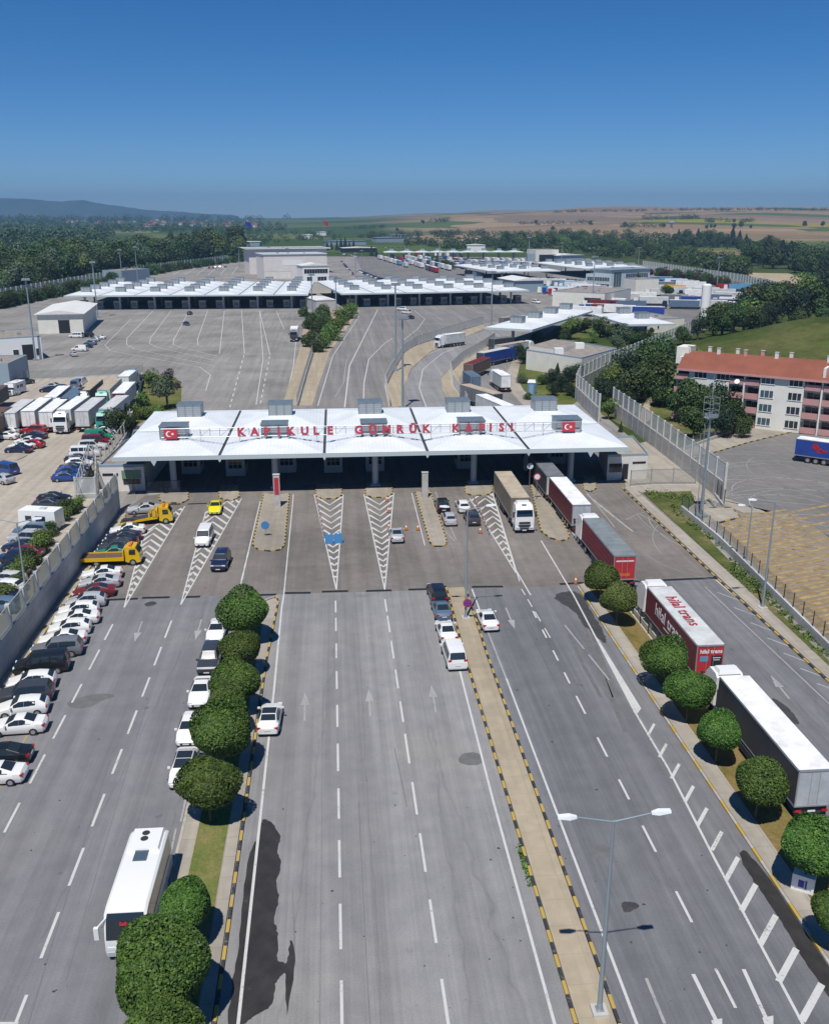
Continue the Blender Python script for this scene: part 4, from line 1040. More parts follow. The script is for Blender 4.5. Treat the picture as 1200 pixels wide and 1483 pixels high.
# kiosk, tank
kb = empty('blue_kiosk', G(769, 570), R(-10), 'slim blue and white cabin on the lawn by the lorry queue', 'cabin')
link('body', MB().box((0, 0, 0), (1.9, 1.9, 2.7), 0, 0).mesh('body', [M['barrier_blue']]), kb); link('roof', MB().box((0, 0, 2.7), (2.0, 2.0, .5), 0, 0, taper=(.8, .8)).mesh('roof', [M['white']]), kb)
link('door', MB().box((0, -.96, .1), (1.0, .05, 2.2)).mesh('door', [M['bluegrey']]), kb)
tk = empty('storage_tank', G(1019, 461), 0, 'tall slim white upright tank near the lorry park', 'tank')
b_ = MB(); b_.tube((0, 0, .8), (0, 0, 13.2), 1.9, 1.9, 24); b_.tube((0, 0, 13.2), (0, 0, 13.7), 1.9, 1.0, 24); link('shell', b_.mesh('shell', [M['white']], smooth=40), tk)
b_ = MB()
for k in range(4): b_.box((1.3 * math.cos(k * 1.57 + .78), 1.3 * math.sin(k * 1.57 + .78), 0), (.3, .3, .9))
b_.box((-1.95, -.3, .5), (.08, .5, 12.6)); link('legs', b_.mesh('legs', [M['steel']]), tk)
bx = empty('sign_box', G(1161, 1289), R(-30), 'low white box with blue lettering under a round verge tree', 'box')
link('body', MB().box((0, 0, .1), (1.3, .75, 1.15)).mesh('body', [M['white']]), bx); link('legs', MB().box((-.5, 0, 0), (.1, .6, .1)).box((.5, 0, 0), (.1, .6, .1)).mesh('legs', [M['steel']]), bx)
link('blue_mark', MB().box((-.1, -.385, .45), (.34, .02, .5)).box((.18, -.385, .4), (.10, .02, .6)).mesh('blue_mark', [M['royal'] if 'royal' in M else M['flagblue']]), bx)

# ================================================================ apartment house
def apartment():
    ZE = 10.8
    A, B = G(981, 531, ZE), G(1193, 549, ZE)
    d = B - A; ang = math.atan2(d.y, d.x); W = d.length; W2 = W * 1.42
    t = empty('apartment_house', (A.x, A.y, 0), ang, 'four-storey apartment house with a red tiled roof and pink balconies', 'building')
    D = 11.0; fl = ZE / 4
    bal = [(-.02, .085), (.375, .478), (.482, .585), (.88, .99), (1.0, 1.1)]
    w = MB()
    xs = [0.0]
    for u0, u1 in bal: xs += [max(0, u0), u1]
    # solid wall bays between the recessed balconies
    segs = [(.085, .375), (.585, .88), (1.1, W2 / W)]
    for u0, u1 in segs: w.box(((u0 + u1) / 2 * W, D / 2, 0), ((u1 - u0) * W, D, ZE))
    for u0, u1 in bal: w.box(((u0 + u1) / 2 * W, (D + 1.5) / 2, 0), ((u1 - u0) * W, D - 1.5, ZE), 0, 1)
    for u in (.48, .995): w.box((u * W, .74, 0), (.3, 1.48, ZE), 0, 0)
    w.box((-.4, D / 2 + 1.0, 0), (.4, D - 3, ZE + 1.6), 0, 0); w.box((.995 * W, D / 2 - .2, ZE + .02), (.5, D * .9, 1.9), 0, 0)
    w.box((-.6, D / 2 + 1.2, ZE), (2.6, 4.5, 3.4), 0, 0)
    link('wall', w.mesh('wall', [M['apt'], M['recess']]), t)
    for u0, u1 in bal:
        for k in range(4):
            f = MB(); xa, xb = u0 * W + .12, u1 * W - .12
            f.box(((xa + xb) / 2, .0 - .02, k * fl + (.25 if k else .1)), (xb - xa, .16, 1.15), 0, 0)
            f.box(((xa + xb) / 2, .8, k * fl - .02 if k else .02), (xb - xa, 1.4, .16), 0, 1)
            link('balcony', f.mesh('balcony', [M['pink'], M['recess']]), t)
            g = MB(); g.box((lerp(xa, xb, .3), 1.46, k * fl + .35), (1.0, .06, 2.0)); g.box((lerp(xa, xb, .72), 1.46, k * fl + 1.0), (1.1, .06, 1.2))
            link('window', g.mesh('window', [M['glass']]), t)
    for u in (.17, .33, .64, .825, 1.19, 1.32):
        for k in range(4):
            g = MB(); g.box((u * W, -.01, k * fl + .85), (2.45, .08, 1.4))
            o = link('window', g.mesh('window', [M['glassb'] if u == .64 else M['glass']]), t)
            fr = MB()
            for dx in (-1.22, -.45, .45, 1.22): fr.box((u * W + dx, -.05, k * fl + .85), (.09, .06, 1.4))
            fr.box((u * W, -.05, k * fl + .75), (2.65, .14, .1)); link('frame', fr.mesh('frame', [M['white']]), o)
    r = MB(); o = .55; zr = 2.7
    P = [(-.1, -o, ZE - .25), (W2, -o, ZE - .25), (W2, D + o, ZE - .25), (-.1, D + o, ZE - .25), (-.1, D / 2, ZE + zr), (W2, D / 2, ZE + zr)]
    r.add(P, [(0, 1, 5, 4), (2, 3, 4, 5), (3, 0, 4), (1, 2, 5)], 0)
    roof = link('roof', r.mesh('roof', [M['tile']]), t)
    e = MB(); e.box((W2 / 2, -o - .06, ZE - .62), (W2, .12, .42)); link('eave', e.mesh('eave', [M['pink']]), t)
    for k, (u, red) in enumerate([(.02, 0), (.16, 0), (.235, 0), (.36, 0), (.425, 1), (.535, 1), (.64, 0), (.73, 0), (.985, 0), (1.12, 0)]):
        c = MB(); c.box((u * W, D / 2 + (.8 if k % 2 else -.3), ZE + zr - .9), (.68, .6, 1.75), 0, 0); c.box((u * W, D / 2 + (.8 if k % 2 else -.3), ZE + zr + .85), (.8, .72, .12), 0, 1)
        link('chimney', c.mesh('chimney', [M['pink'] if red else M['offwhite'], M['conc']]), roof)
    ds = MB(); ds.tube((.435 * W, -.5, 8.9), (.435 * W, -.65, 9.0), .48, .5, 18); ds.tube((.435 * W, -.1, 8.6), (.435 * W, -.5, 8.9), .04)
    link('dish', ds.mesh('dish', [M['white']]), t)
    aw = MB(); aw.box((.52 * W, .3, 2 * fl + .6), (1.4, .1, .7)); link('laundry', aw.mesh('laundry', [PAINT['bright']]), t)
apartment()
bh = empty('low_house', G(985, 600), 0, '', 'house') if False else None

# ================================================================ village
rnd = random.Random(11)
hm = MB(); hm.box((0, 0, 0), (11, 9, 4.5), 0, 0); hm.add([(-6, -5, 4.5), (6, -5, 4.5), (6, 5, 4.5), (-6, 5, 4.5), (-6, 0, 7.2), (6, 0, 7.2)], [(0, 1, 5, 4), (2, 3, 4, 5), (3, 0, 4), (1, 2, 5)], 1)
hme = hm.mesh('village_house', [M['offwhite'], M['tile']])
for k in range(58):
    if k < 44: px, py = rnd.uniform(205, 372), rnd.uniform(319.0, 329)
    else: px, py = rnd.uniform(90, 210), rnd.uniform(320.5, 324)
    p = GT(px, py)
    if p is None: continue
    z = p.z
    o = link('village_house', hme, None, (p.x, p.y, z - .3), rnd.uniform(0, 3)); s = rnd.uniform(.9, 1.6); o.scale = (s, s, s)
    tag(o, 'tiny red-roofed house in the village on the river plain', 'house', 'village houses on the plain')

# ================================================================ fences
def post_mesh(w, h, mat, cap=False):
    mb = MB(); mb.box((0, 0, 0), (w, w, h))
    if cap: mb.box((0, 0, h), (w * 1.25, w * 1.25, .06))
    return mb.mesh('post', [mat])
def resample(pts, step):
    L = [0.0]
    for a, b in zip(pts, pts[1:]): L.append(L[-1] + (b - a).length)
    n = max(1, round(L[-1] / step)); out = []
    for k in range(n + 1):
        s = L[-1] * k / n; i = 0
        while i < len(pts) - 2 and L[i + 1] < s: i += 1
        q = (s - L[i]) / max(1e-6, L[i + 1] - L[i]); out.append(pts[i].lerp(pts[i + 1], q))
    return out
def fence(name, label, px, base_h, h, step, net, post, base='wallconc', pw=.25, bt=.3, zg=0.0, cat='fence', group=None, rails=(), cap=False, maxposts=95, gap=0.0):
    pts = resample([G(x, y, zg) if not isinstance(x, Vector) else x for x, y in px], step)
    c = pts[len(pts) // 2]
    t = empty(name, (c.x, c.y, zg), 0, label, cat, group)
    b, n_, r_ = MB(), MB(), MB()
    for a, q in zip(pts, pts[1:]):
        d = q - a; ang = math.atan2(d.y, d.x); m_ = (a + q) / 2
        if base_h: b.box((m_.x, m_.y, zg - .05), (d.length, bt, base_h + .05), ang)
        n_.quad((a.x, a.y, zg + base_h + gap), (q.x, q.y, zg + base_h + gap), (q.x, q.y, zg + h), (a.x, a.y, zg + h))
        for z in rails: r_.box((m_.x, m_.y, zg + z), (d.length, .07, .07), ang)
    if base_h: b.build('base_wall', [M[base]], t)
    n_.build('mesh_panel', [M[net]], t)
    if rails: r_.build('rail', [M[post]], t)
    pm = post_mesh(pw, h + .12, M[post], cap)
    if len(pts) <= maxposts:
        for i, p in enumerate(pts):
            q = pts[min(i + 1, len(pts) - 1)] - pts[max(i - 1, 0)]
            link('post', pm, t, (p.x - c.x, p.y - c.y, 0), math.atan2(q.y, q.x))
    else:
        P_ = MB()
        for i, p in enumerate(pts):
            q = pts[min(i + 1, len(pts) - 1)] - pts[max(i - 1, 0)]; P_.box((p.x, p.y, zg), (pw, pw, h + .12), math.atan2(q.y, q.x))
        o = P_.build('post', [M[post]], t); o['kind'] = 'stuff'
    return t
# retaining wall with olive mesh panels
wl = [rl(-.712, 1320), rl(-.712, 985), rl(-.712, 860), rl(-.714, 790), rl(-.716, 739)]
fence('retaining_wall', 'tall grey retaining wall with olive mesh panels between concrete posts', wl, 3.3, 5.4, 4.3, 'net_green', 'fence_conc', pw=.42, bt=.45, cat='wall', rails=(5.3, 3.3))
fence('enclosure_fence', 'pale mesh enclosure on a concrete base at the end of the retaining wall', [(112, 727), (142, 726), (142, 690)], 1.2, 3.6, 3.0, 'net_white', 'fence_conc', zg=LZ - 1, rails=(3.5,))
fence('lot_fence', 'mesh fence between the vehicle lot and the flat gatehouse', [(112, 722), (130, 664), (152, 676), (182, 632), (190, 612)], 0.3, 2.6, 3.2, 'net_grey', 'fence_conc', zg=LZ, pw=.15, rails=(2.5,))
fence('plaza_fence', 'thin post fence between the vehicle lot and the bare plaza', [(20, 552), (110, 547), (208, 541)], 0.25, 2.3, 3.2, 'net_grey', 'steel', zg=LZ, pw=.1)
# tall pale perimeter walls
fence('perimeter_wall', 'tall pale perimeter wall with mesh top running beside the lorry gate', [(1046, 727), (1000, 690), (945, 646), (886, 601)], 3.0, 5.8, 3.6, 'net_white', 'fence_conc', 'conc', pw=.35, cat='wall', rails=(5.7, 3.0))
fence('perimeter_wall', 'tall pale perimeter wall curving round the pine garden', [(866, 612), (833, 578), (838, 566), (870, 548), (905, 533), (950, 512), (1012, 484)], 3.0, 5.8, 3.6, 'net_white', 'fence_conc', 'conc', pw=.35, cat='wall', rails=(5.7, 3.0))
fence('perimeter_fence', 'long pale fence along the far side of the lorry park', [(930, 390), (990, 400), (1070, 413), (1140, 430), (1190, 446), (1215, 456)], 2.2, 6.5, 5.0, 'net_white', 'fence_conc', 'conc', pw=.5, cat='fence')
fence('perimeter_fence', 'long pale fence between the river wood and the plaza', [(-40, 443), (60, 424), (150, 407), (200, 398), (260, 388), (330, 379)], .8, 5.5, 6.0, 'net_white', 'fence_conc', 'conc', pw=.5, cat='fence')
fence('ramp_fence', 'grey mesh fence between the bare plaza and the ramp', [(430, 588), (442, 545), (452, 513), (458, 494), (463, 476)], .3, 2.4, 2.6, 'net_grey', 'steel', pw=.1, rails=(2.3,))
fence('curve_fence', 'pale barred fence on the outer side of the curved road', [(564, 590), (558, 560), (565, 545), (584, 512), (602, 500), (640, 487), (700, 468)], .3, 2.9, 2.6, 'net_white', 'fence_conc', pw=.16, rails=(2.8,))
fence('curve_fence', 'pale barred fence between the curved road and the lorry queue', [(676, 590), (656, 560), (652, 540), (668, 524), (700, 505), (716, 494)], .3, 2.9, 2.6, 'net_white', 'fence_conc', pw=.16, rails=(2.8,))
fence('lane_fence', 'dark wire fence between the forecourt and the lorry lane', [(777, 706), (800, 735), (832, 778), (863, 820), (872, 834)], .2, 2.1, 2.2, 'net_grey', 'chassis', 'conc', pw=.09, bt=.2, rails=(2.05,))
fence('verge_fence', 'short wire fence behind the verge trees', [(905, 878), (925, 904), (945, 930), (962, 952)], .2, 1.7, 2.6, 'net_grey', 'chassis', 'conc', pw=.1, bt=.2)
fence('yard_wall', 'low blue-grey wall with dark posts beside the lorry yard', [(986, 742), (1040, 786), (1100, 846), (1160, 906), (1200, 946), (1300, 1045)], 1.0, 2.5, 2.4, 'net_grey', 'chassis', 'wallconc', pw=.08, bt=.35, cat='wall')
fence('yard_fence', 'dark wire fence at the corner of the lorry yard', [(1008, 690), (1030, 712), (1047, 735)], .5, 2.6, 2.4, 'net_grey', 'chassis', 'wallconc', pw=.09)
fence('gate_fence', 'wire gate fence closing the lorry side apron', [(912, 705), (950, 702), (1006, 702)], .1, 2.6, 3.6, 'net_grey', 'steel', pw=.12, rails=(2.5,))
fence('canopy_railing', 'dark railing across the closed bay under the gate', [(194, 716), (212, 686), (214, 716), (262, 714)], .1, 2.0, 2.4, 'net_grey', 'chassis', pw=.09, rails=(1.95,))
fence('footway_fence', 'wire fence along the scrub by the apartment house', [(968, 660), (1020, 640), (1075, 620), (1130, 607), (1240, 606)], .5, 1.9, 3.0, 'net_grey', 'steel', 'conc', pw=.08)

# ================================================================ lamps and masts
def zat(px, py, base):
    """height above the ground point base at which the upright shows at row py"""
    v = py - CY; tanb = (F * SP + v * CP) / (F * CP - v * SP); return H - base.y * tanb
def street_lamp(px, py, top, label, ang=0.0, arm=2.3, rise=.35, double=True, group='street lamps', sc=1.0):
    p = G(px, py); h = zat(px, top, p)
    t = empty('street_lamp', p, ang, label, 'street lamp', group)
    mb = MB(); mb.tube((0, 0, .1), (0, 0, h), .14 * sc, .07 * sc, 10); mb.tube((0, 0, .1), (0, 0, .7), .17 * sc, .16 * sc, 10); link('pole', mb.mesh('pole', [M['pole']], smooth=40), t)
    link('base', MB().box((0, 0, -.02), (.9, .9, .32), 0, 0, taper=(.9, .9)).box((0, 0, .3), (.42, .42, .05), 0, 1).mesh('base', [M['conc'], M['steel']]), t)
    for s in ((-1, 1) if double else (-1,)):
        a = link('arm', MB().tube((0, 0, h - .05), (s * arm * .85, 0, h + rise), .05, .035, 8).mesh('arm', [M['pole']], smooth=40), t)
        hb = MB(); x0 = s * arm * .85; x1 = s * (arm * .85 + .85)
        for k, (ya, za) in enumerate(((.11, .0), (.19, .05))):
            pass
        V = []
        for x, wy, z0, z1 in ((x0 - s * .1, .09, h + rise - .05, h + rise + .06), (x0 + s * .25, .19, h + rise - .05, h + rise + .14), (x1, .15, h + rise + .02, h + rise + .13)):
            V += [(x, -wy, z0), (x, wy, z0), (x, wy * .7, z1), (x, -wy * .7, z1)]
        fs = []
        for q in (0, 4): fs += [(q + i, q + (i + 1) % 4, q + 4 + (i + 1) % 4, q + 4 + i) for i in range(4)]
        fs += [(3, 2, 1, 0), (8, 9, 10, 11)]
        hb.add(V, fs); link('lamp_head', hb.mesh('lamp_head', [M['lampglass']]), a)
    return t
street_lamp(867, 1468, 1189, 'tall double-armed street lamp nearest the frame foot on the beige median', R(5))
street_lamp(674, 897, 738, 'double-armed street lamp with a round sign on the beige median', R(5))
street_lamp(1103, 882, 727, 'street lamp with one arm beside the low yard wall', R(10), double=False, arm=2.6)
street_lamp(45, 908, 757, 'slim street lamp at the foot of the retaining wall', R(5), arm=1.9, sc=.9)
street_lamp(88, 782, 690, 'slim street lamp at the far end of the shrub bed', R(5), arm=1.2, sc=.7) if False else None
street_lamp(1079, 816, 735, 'short slim street lamp inside the lorry yard fence', R(10), double=False, arm=1.2, sc=.8)
street_lamp(856, 636, 0, '', 0) if False else None
def nosign(px, py, label):
    p = G(674, 897)
    t = empty('no_stopping_sign', (p.x, p.y - .25, 0), 0, label, 'road sign')
    z = zat(676, 872, p)
    link('disc', MB().tube((0.15, -.02, z), (0.15, -.06, z), .48, n=24, mi=0).tube((0.15, -.062, z), (0.15, -.07, z), .36, n=24, mi=1).mesh('disc', [M['flagred'], M['flagblue']]), t)
    cr = MB(); cr.box((.15, -.08, z - .03), (.72, .015, .07)); m = cr.mesh('cross_bar', [M['flagred']])
    for a in (R(45), R(-45)):
        c = MB(); ca, sa = math.cos(a), math.sin(a)
        c.add([(.15 + x * ca - y * sa, -.078, z + x * sa + y * ca) for x, y in ((-.36, -.04), (.36, -.04), (.36, .04), (-.36, .04))], [(0, 1, 2, 3)])
        link('cross_bar', c.mesh('cross_bar', [M['flagred']]), t)
    link('clamp', MB().box((0, .1, z - .05), (.3, .25, .1)).mesh('clamp', [M['steel']]), t)
nosign(676, 872, 'round red and blue no-stopping sign clamped to the median lamp')

def mast(px, py, top, label, cage=False, head=1.6, r=.26):
    p = G(px, py); h = max(6.0, zat(px, top, p))
    t = empty('floodlight_mast', p, R(20), label, 'floodlight mast', 'floodlight masts')
    mb = MB(); mb.tube((0, 0, 0), (0, 0, h), r * 1.15, r * .62, 12); mb.box((0, 0, 0), (1.3, 1.3, .5)); link('pole', mb.mesh('pole', [M['pole']], smooth=40), t)
    hd = MB()
    hd.box((0, 0, h - .25), (head * 1.5, head * 1.1, .14))
    for k in range(4): hd.box(((k - 1.5) * head * .36, -head * .55, h - .1), (head * .28, .3, .5))
    for k in range(3): hd.box(((k - 1) * head * .4, head * .5, h - .1), (head * .28, .3, .5))
    link('floodlights', hd.mesh('floodlights', [M['steel']]), t)
    if cage:
        c = MB()
        for sx in (-1, 1):
            for sy in (-1, 1): c.tube((sx * .75, sy * .65, h), (sx * .75, sy * .65, h + 2.6), .035, n=5)
        for z in (h + .9, h + 1.8, h + 2.6):
            for a, b in (((-.75, -.65), (.75, -.65)), ((.75, -.65), (.75, .65)), ((.75, .65), (-.75, .65)), ((-.75, .65), (-.75, -.65))): c.tube((*a, z), (*b, z), .03, n=5)
        c.tube((0, 0, h + 2.4), (0, 0, h + 6.0), .05, .02, n=5)
        for k in range(int(h / 1.1)):
            z = 1 + k * 1.1
            for a in range(6):
                q0, q1 = math.pi * a / 6, math.pi * (a + 1) / 6
                c.tube((-.35 - .45 * math.sin(q0), .45 * math.cos(q0), z), (-.35 - .45 * math.sin(q1), .45 * math.cos(q1), z), .018, n=4, caps=False)
        for y in (-.45, 0, .45): c.tube((-.8 if y == 0 else -.35, y, 1), (-.8 if y == 0 else -.35, y, h - 1), .022, n=4)
        link('ladder_cage', c.mesh('ladder_cage', [M['steel']]), t)
    return t
mast(1014, 750, 603, 'big floodlight mast with a cage and ladder at the lorry yard corner', True, .95, .22)
for px, py, top, lab in [(52, 522, 405, 'floodlight mast beside the flat-roofed workshop'), (142, 460, 380, 'floodlight mast at the near corner of the seven-bay canopy'), (178, 414, 362, 'floodlight mast rising behind the low brown-topped block'),
                         (200, 410, 358, 'slim floodlight mast among the river trees behind the seven-bay canopy'), (573, 538, 412, 'floodlight mast where the ramp fence turns, the taller of the pair'), (583, 592, 461, 'floodlight mast just behind the gate canopy, the nearer of the pair'),
                         (711, 474, 394, 'floodlight mast before the six-bay canopy end'), (764, 404, 344, 'tall floodlight mast beside the distant three-bay canopy'), (812, 390, 352, 'floodlight mast at the white hall by the wood'),
                         (857, 446, 372, 'floodlight mast at the glass entrance of the depot'), (722, 364, 336, 'floodlight mast before the green belt of trees'), (923, 392, 359, 'floodlight mast above the distant canopy by the wood'),
                         (1037, 420, 373, 'floodlight mast among the shrubs of the lorry park fence'), (515, 402, 367, 'floodlight mast behind the six-bay canopy roof'), (524, 392, 363, 'thin floodlight mast beside the far parked cars'),
                         (487, 452, 402, 'floodlight mast at the corner of the six-bay canopy'), (453, 472, 398, 'floodlight mast in the hedge between the far canopies'), (417, 402, 360, 'floodlight mast before the administration building'),
                         (636, 402, 350, 'floodlight mast amid the parked lorries'), (619, 366, 343, 'floodlight mast at the back of the lorry yard'), (347, 386, 358, 'floodlight mast left of the administration wing')]:
    mast(px, py, top, lab)
def flag(px, py, top, mat, label, w=7.5, drop=6):
    p = G(px, py); h = zat(px, top, p)
    t = empty('flagpole', p, 0, label, 'flagpole')
    link('pole', MB().tube((0, 0, 0), (0, 0, h), .3, .12, 8).mesh('pole', [M['steel']]), t)
    c = MB(); n = 10
    P = [(w * k / n, 1.0 * math.sin(k * .9), h - .8 - drop * .55 * (k / n) ** 1.4) for k in range(n + 1)]
    for a, b in zip(P, P[1:]): c.quad((a[0], a[1], a[2] - drop), (b[0], b[1], b[2] - drop), b, a)
    link('cloth', c.mesh('cloth', [M[mat]], smooth=60), t)
flag(357, 360, 319, 'flagblue', 'high flagpole flying a dark blue flag behind the administration wing')
flag(469, 352, 318.5, 'flagred', 'high flagpole flying a red flag beyond the administration building')
# water tower on the fields
wt = empty('water_tower', GT(971, 335), 0, 'dark water tower standing alone on the tan fields', 'tower')
link('legs', MB().tube((-3, 0, 0), (-1, 0, 14), .5).tube((3, 0, 0), (1, 0, 14), .5).tube((0, 0, 0), (0, 0, 14), 1.2).mesh('legs', [M['booth']]), wt); link('tank', MB().tube((0, 0, 13), (0, 0, 16), 2, 6, 12).tube((0, 0, 16), (0, 0, 19), 6, 5, 12).mesh('tank', [M['bluegrey']]), wt)
# ================================================================ vehicles
WHITE_P = PAINT['white']
def wheel_mesh(r, w, cache={}):
    if (r, w) not in cache:
        mb = MB(); mb.tube((0, -w / 2, 0), (0, w / 2, 0), r, r, 16, 0)
        for s in (-1, 1): mb.tube((0, s * (w / 2 - .03), 0), (0, s * (w / 2 + .012), 0), r * .62, r * .56, 12, 1)
        cache[(r, w)] = mb.mesh('wheel', [M['black'], M['rim']], smooth=40)
    return cache[(r, w)]

def loft_car(L, W, st, clear=0.2, glass=(), side=None, mir=None):
    """st: (x, sill, belt, top, half-width at belt factor, half-width at top) ; returns body mesh + glass meshes"""
    body = MB(); rings = []
    for x, zs, zb, zt, wf, wt in st:
        w = W / 2 * wf
        half = [(w * .90, zs), (w * .985, zs + (zb - zs) * .35), (w, zs + (zb - zs) * .62), (w * .955, zb), (wt, zt - .035 if zt - zb > .12 else zt - .012), (wt * .80, zt)]
        rings.append([(x, y, z) for y, z in half] + [(x, -y, z) for y, z in half[::-1]])
    n = len(rings[0])
    for a, b in zip(rings, rings[1:]):
        body.add(a + b, [(i, n + i, n + (i + 1) % n, (i + 1) % n) for i in range(n)])
    body.poly(rings[0]); body.poly(rings[-1][::-1])
    fix = []
    for f in body.f: fix.append(f[::-1])
    body.f = fix
    if mir:
        for s in (-1, 1): body.box((mir[0], s * (W / 2 + .07), mir[1]), (.13, .2, .14))
    out = {'body': body.mesh('body', [WHITE_P], smooth=38)}
    # glazing set a hair proud of the shell
    def across(i, j, k0, k1, inset):
        a, b = rings[i], rings[j]; cols = (4, 5, n - 6, n - 5); rows = []
        for k in (k0, k1):
            P = [Vector(a[c]).lerp(Vector(b[c]), k) for c in cols]
            P[0], P[3] = P[0].lerp(P[1], min(1, inset * 4)), P[3].lerp(P[2], min(1, inset * 4)); rows.append(P)
        nn = (rows[0][2] - rows[0][1]).cross(rows[1][1] - rows[0][1]).normalized()
        if nn.z < 0: nn = -nn
        off = nn * .016; m = MB()
        for q in range(3): m.quad(rows[0][q] + off, rows[0][q + 1] + off, rows[1][q + 1] + off, rows[1][q] + off)
        return m
    for name, i, j, k0, k1, inset in glass:
        out.setdefault(name, []).append(across(i, j, k0, k1, inset).mesh(name, [M['glass']]))
    if side:
        for s in (0, 1):
            m = MB()
            for (i, j, ta, tb, lo, hi) in side:
                a, b = rings[i], rings[j]
                ia, ib = (3, 4) if s == 0 else (n - 4, n - 5)
                def pt(t, h): 
                    lo_ = Vector(a[ia]).lerp(Vector(b[ia]), t); hi_ = Vector(a[ib]).lerp(Vector(b[ib]), t); return lo_.lerp(hi_, h)
                P = [pt(ta, lo), pt(tb, lo), pt(tb, hi), pt(ta, hi)]
                nn = (P[1] - P[0]).cross(P[2] - P[0]).normalized(); c = sum(P, Vector((0, 0, 0)))
                if nn.y * (1 if s == 0 else -1) < 0: nn = -nn
                m.quad(*[p + nn * .018 for p in P])
            out.setdefault('side_window', []).append(m.mesh('side_window', [M['glass']]))
    return out

def small_box(name, c, size, mat): return MB().box(c, size).mesh(name, [mat])

KINDS = {}
def car_kind(key, L, W, st, glass, side, wb, r=.32, lampz=(.62, .78), sunroof=False, extra=()):
    d = loft_car(L, W, st, .2, glass, side, (st[3][0] - .1, .98))
    parts = [('body', d['body'], (0, 0, 0), None, True)]
    for k in ('windscreen', 'rear_window', 'side_window', 'roof_glass'):
        for me in d.get(k, []): parts.append((k, me, (0, 0, 0), 0 if False else None, False))
    wm = wheel_mesh(r, .22)
    for x in wb:
        for s in (-1, 1): parts.append(('wheel', wm, (x, s * (W / 2 - .09), r), None, False))
    for s in (-1, 1):
        f = small_box('headlight', (L / 2 - .20, s * W * .345, lampz[0] - .06), (.30, .36, .15), M['headlamp']); parts.append(('headlight', f, (0, 0, 0), None, False))
        b = small_box('tail_light', (-L / 2 + .13, s * W * .375, lampz[1] - .06), (.22, .30, .19), M['taillamp']); parts.append(('tail_light', b, (0, 0, 0), None, False))
    parts.append(('grille', small_box('grille', (L / 2 - .02, 0, .36), (.06, W * .5, .17), M['chassis']), (0, 0, 0), None, False))
    parts.append(('number_plate', MB().box((L / 2 + .025, 0, .40), (.02, .5, .1)).box((-L / 2 - .02, 0, .62), (.02, .5, .1)).mesh('number_plate', [M['plate']]), (0, 0, 0), None, False))
    parts.append(('underbody', small_box('underbody', (0, 0, .14), (L * .94, W * .84, .14), M['chassis']), (0, 0, 0), None, False))
    for e in extra: parts.append(e)
    KINDS[key] = parts

car_kind('sedan', 4.55, 1.80, [(2.27, .34, .56, .60, .74, .60), (2.08, .24, .66, .72, .93, .72), (1.25, .22, .83, .93, 1.0, .74), (.85, .22, .90, 1.00, 1.0, .74), (.05, .22, .93, 1.41, 1.0, .57), (-.62, .22, .95, 1.42, 1.0, .57), (-1.55, .22, .97, 1.07, .99, .66), (-2.08, .24, .92, 1.02, .93, .66), (-2.27, .36, .70, .78, .80, .60)],
         [('windscreen', 3, 4, .08, .92, .07), ('rear_window', 5, 6, .06, .88, .09)], [(3, 4, .40, 1.0, .10, .84), (4, 5, .0, .49, .08, .88), (4, 5, .51, 1.0, .08, .88), (5, 6, .0, .62, .10, .82)], (1.35, -1.35))
car_kind('hatchback', 4.15, 1.78, [(2.07, .34, .58, .62, .76, .60), (1.90, .24, .70, .76, .93, .72), (1.20, .22, .86, .96, 1.0, .74), (.88, .22, .92, 1.03, 1.0, .74), (.16, .22, .95, 1.46, 1.0, .58), (-.70, .22, .97, 1.48, 1.0, .58), (-1.45, .22, .99, 1.40, .99, .55), (-1.95, .24, .97, 1.06, .95, .66), (-2.07, .36, .72, .82, .88, .62)],
         [('windscreen', 3, 4, .08, .92, .07), ('rear_window', 6, 7, .08, .86, .09)], [(3, 4, .40, 1.0, .10, .84), (4, 5, .0, .48, .08, .88), (4, 5, .50, 1.0, .08, .88), (5, 6, .0, .62, .12, .82)], (1.28, -1.25))
car_kind('suv', 4.70, 1.90, [(2.34, .42, .74, .80, .82, .66), (2.18, .32, .86, .93, .96, .78), (1.30, .30, .98, 1.08, 1.0, .80), (1.00, .30, 1.03, 1.14, 1.0, .80), (.40, .30, 1.06, 1.70, 1.0, .66), (-1.10, .30, 1.08, 1.74, 1.0, .66), (-1.95, .30, 1.09, 1.68, .99, .64), (-2.25, .32, 1.06, 1.18, .97, .72), (-2.34, .44, .80, .92, .92, .70)],
         [('windscreen', 3, 4, .08, .92, .07), ('rear_window', 6, 7, .06, .86, .09)], [(3, 4, .40, 1.0, .10, .84), (4, 5, .0, .44, .08, .88), (4, 5, .46, 1.0, .08, .88), (5, 6, .0, .85, .12, .84)], (1.42, -1.38), .37, (.82, .98))
car_kind('minivan', 4.85, 1.92, [(2.42, .36, .70, .78, .84, .66), (2.25, .28, .84, .94, .96, .78), (1.72, .26, .98, 1.10, 1.0, .80), (1.45, .26, 1.04, 1.18, 1.0, .80), (.75, .26, 1.08, 1.88, 1.0, .72), (-.9, .26, 1.08, 1.92, 1.0, .73), (-2.18, .26, 1.08, 1.90, 1.0, .72), (-2.38, .28, 1.06, 1.16, .98, .80), (-2.42, .40, .80, .92, .95, .78)],
         [('windscreen', 3, 4, .08, .92, .07), ('rear_window', 6, 7, .04, .88, .10)], [(3, 4, .42, .96, .12, .80), (4, 5, .03, .46, .12, .82), (4, 5, .52, .97, .12, .82), (5, 6, .04, .92, .12, .82)], (1.55, -1.45), .34, (.82, 1.1))
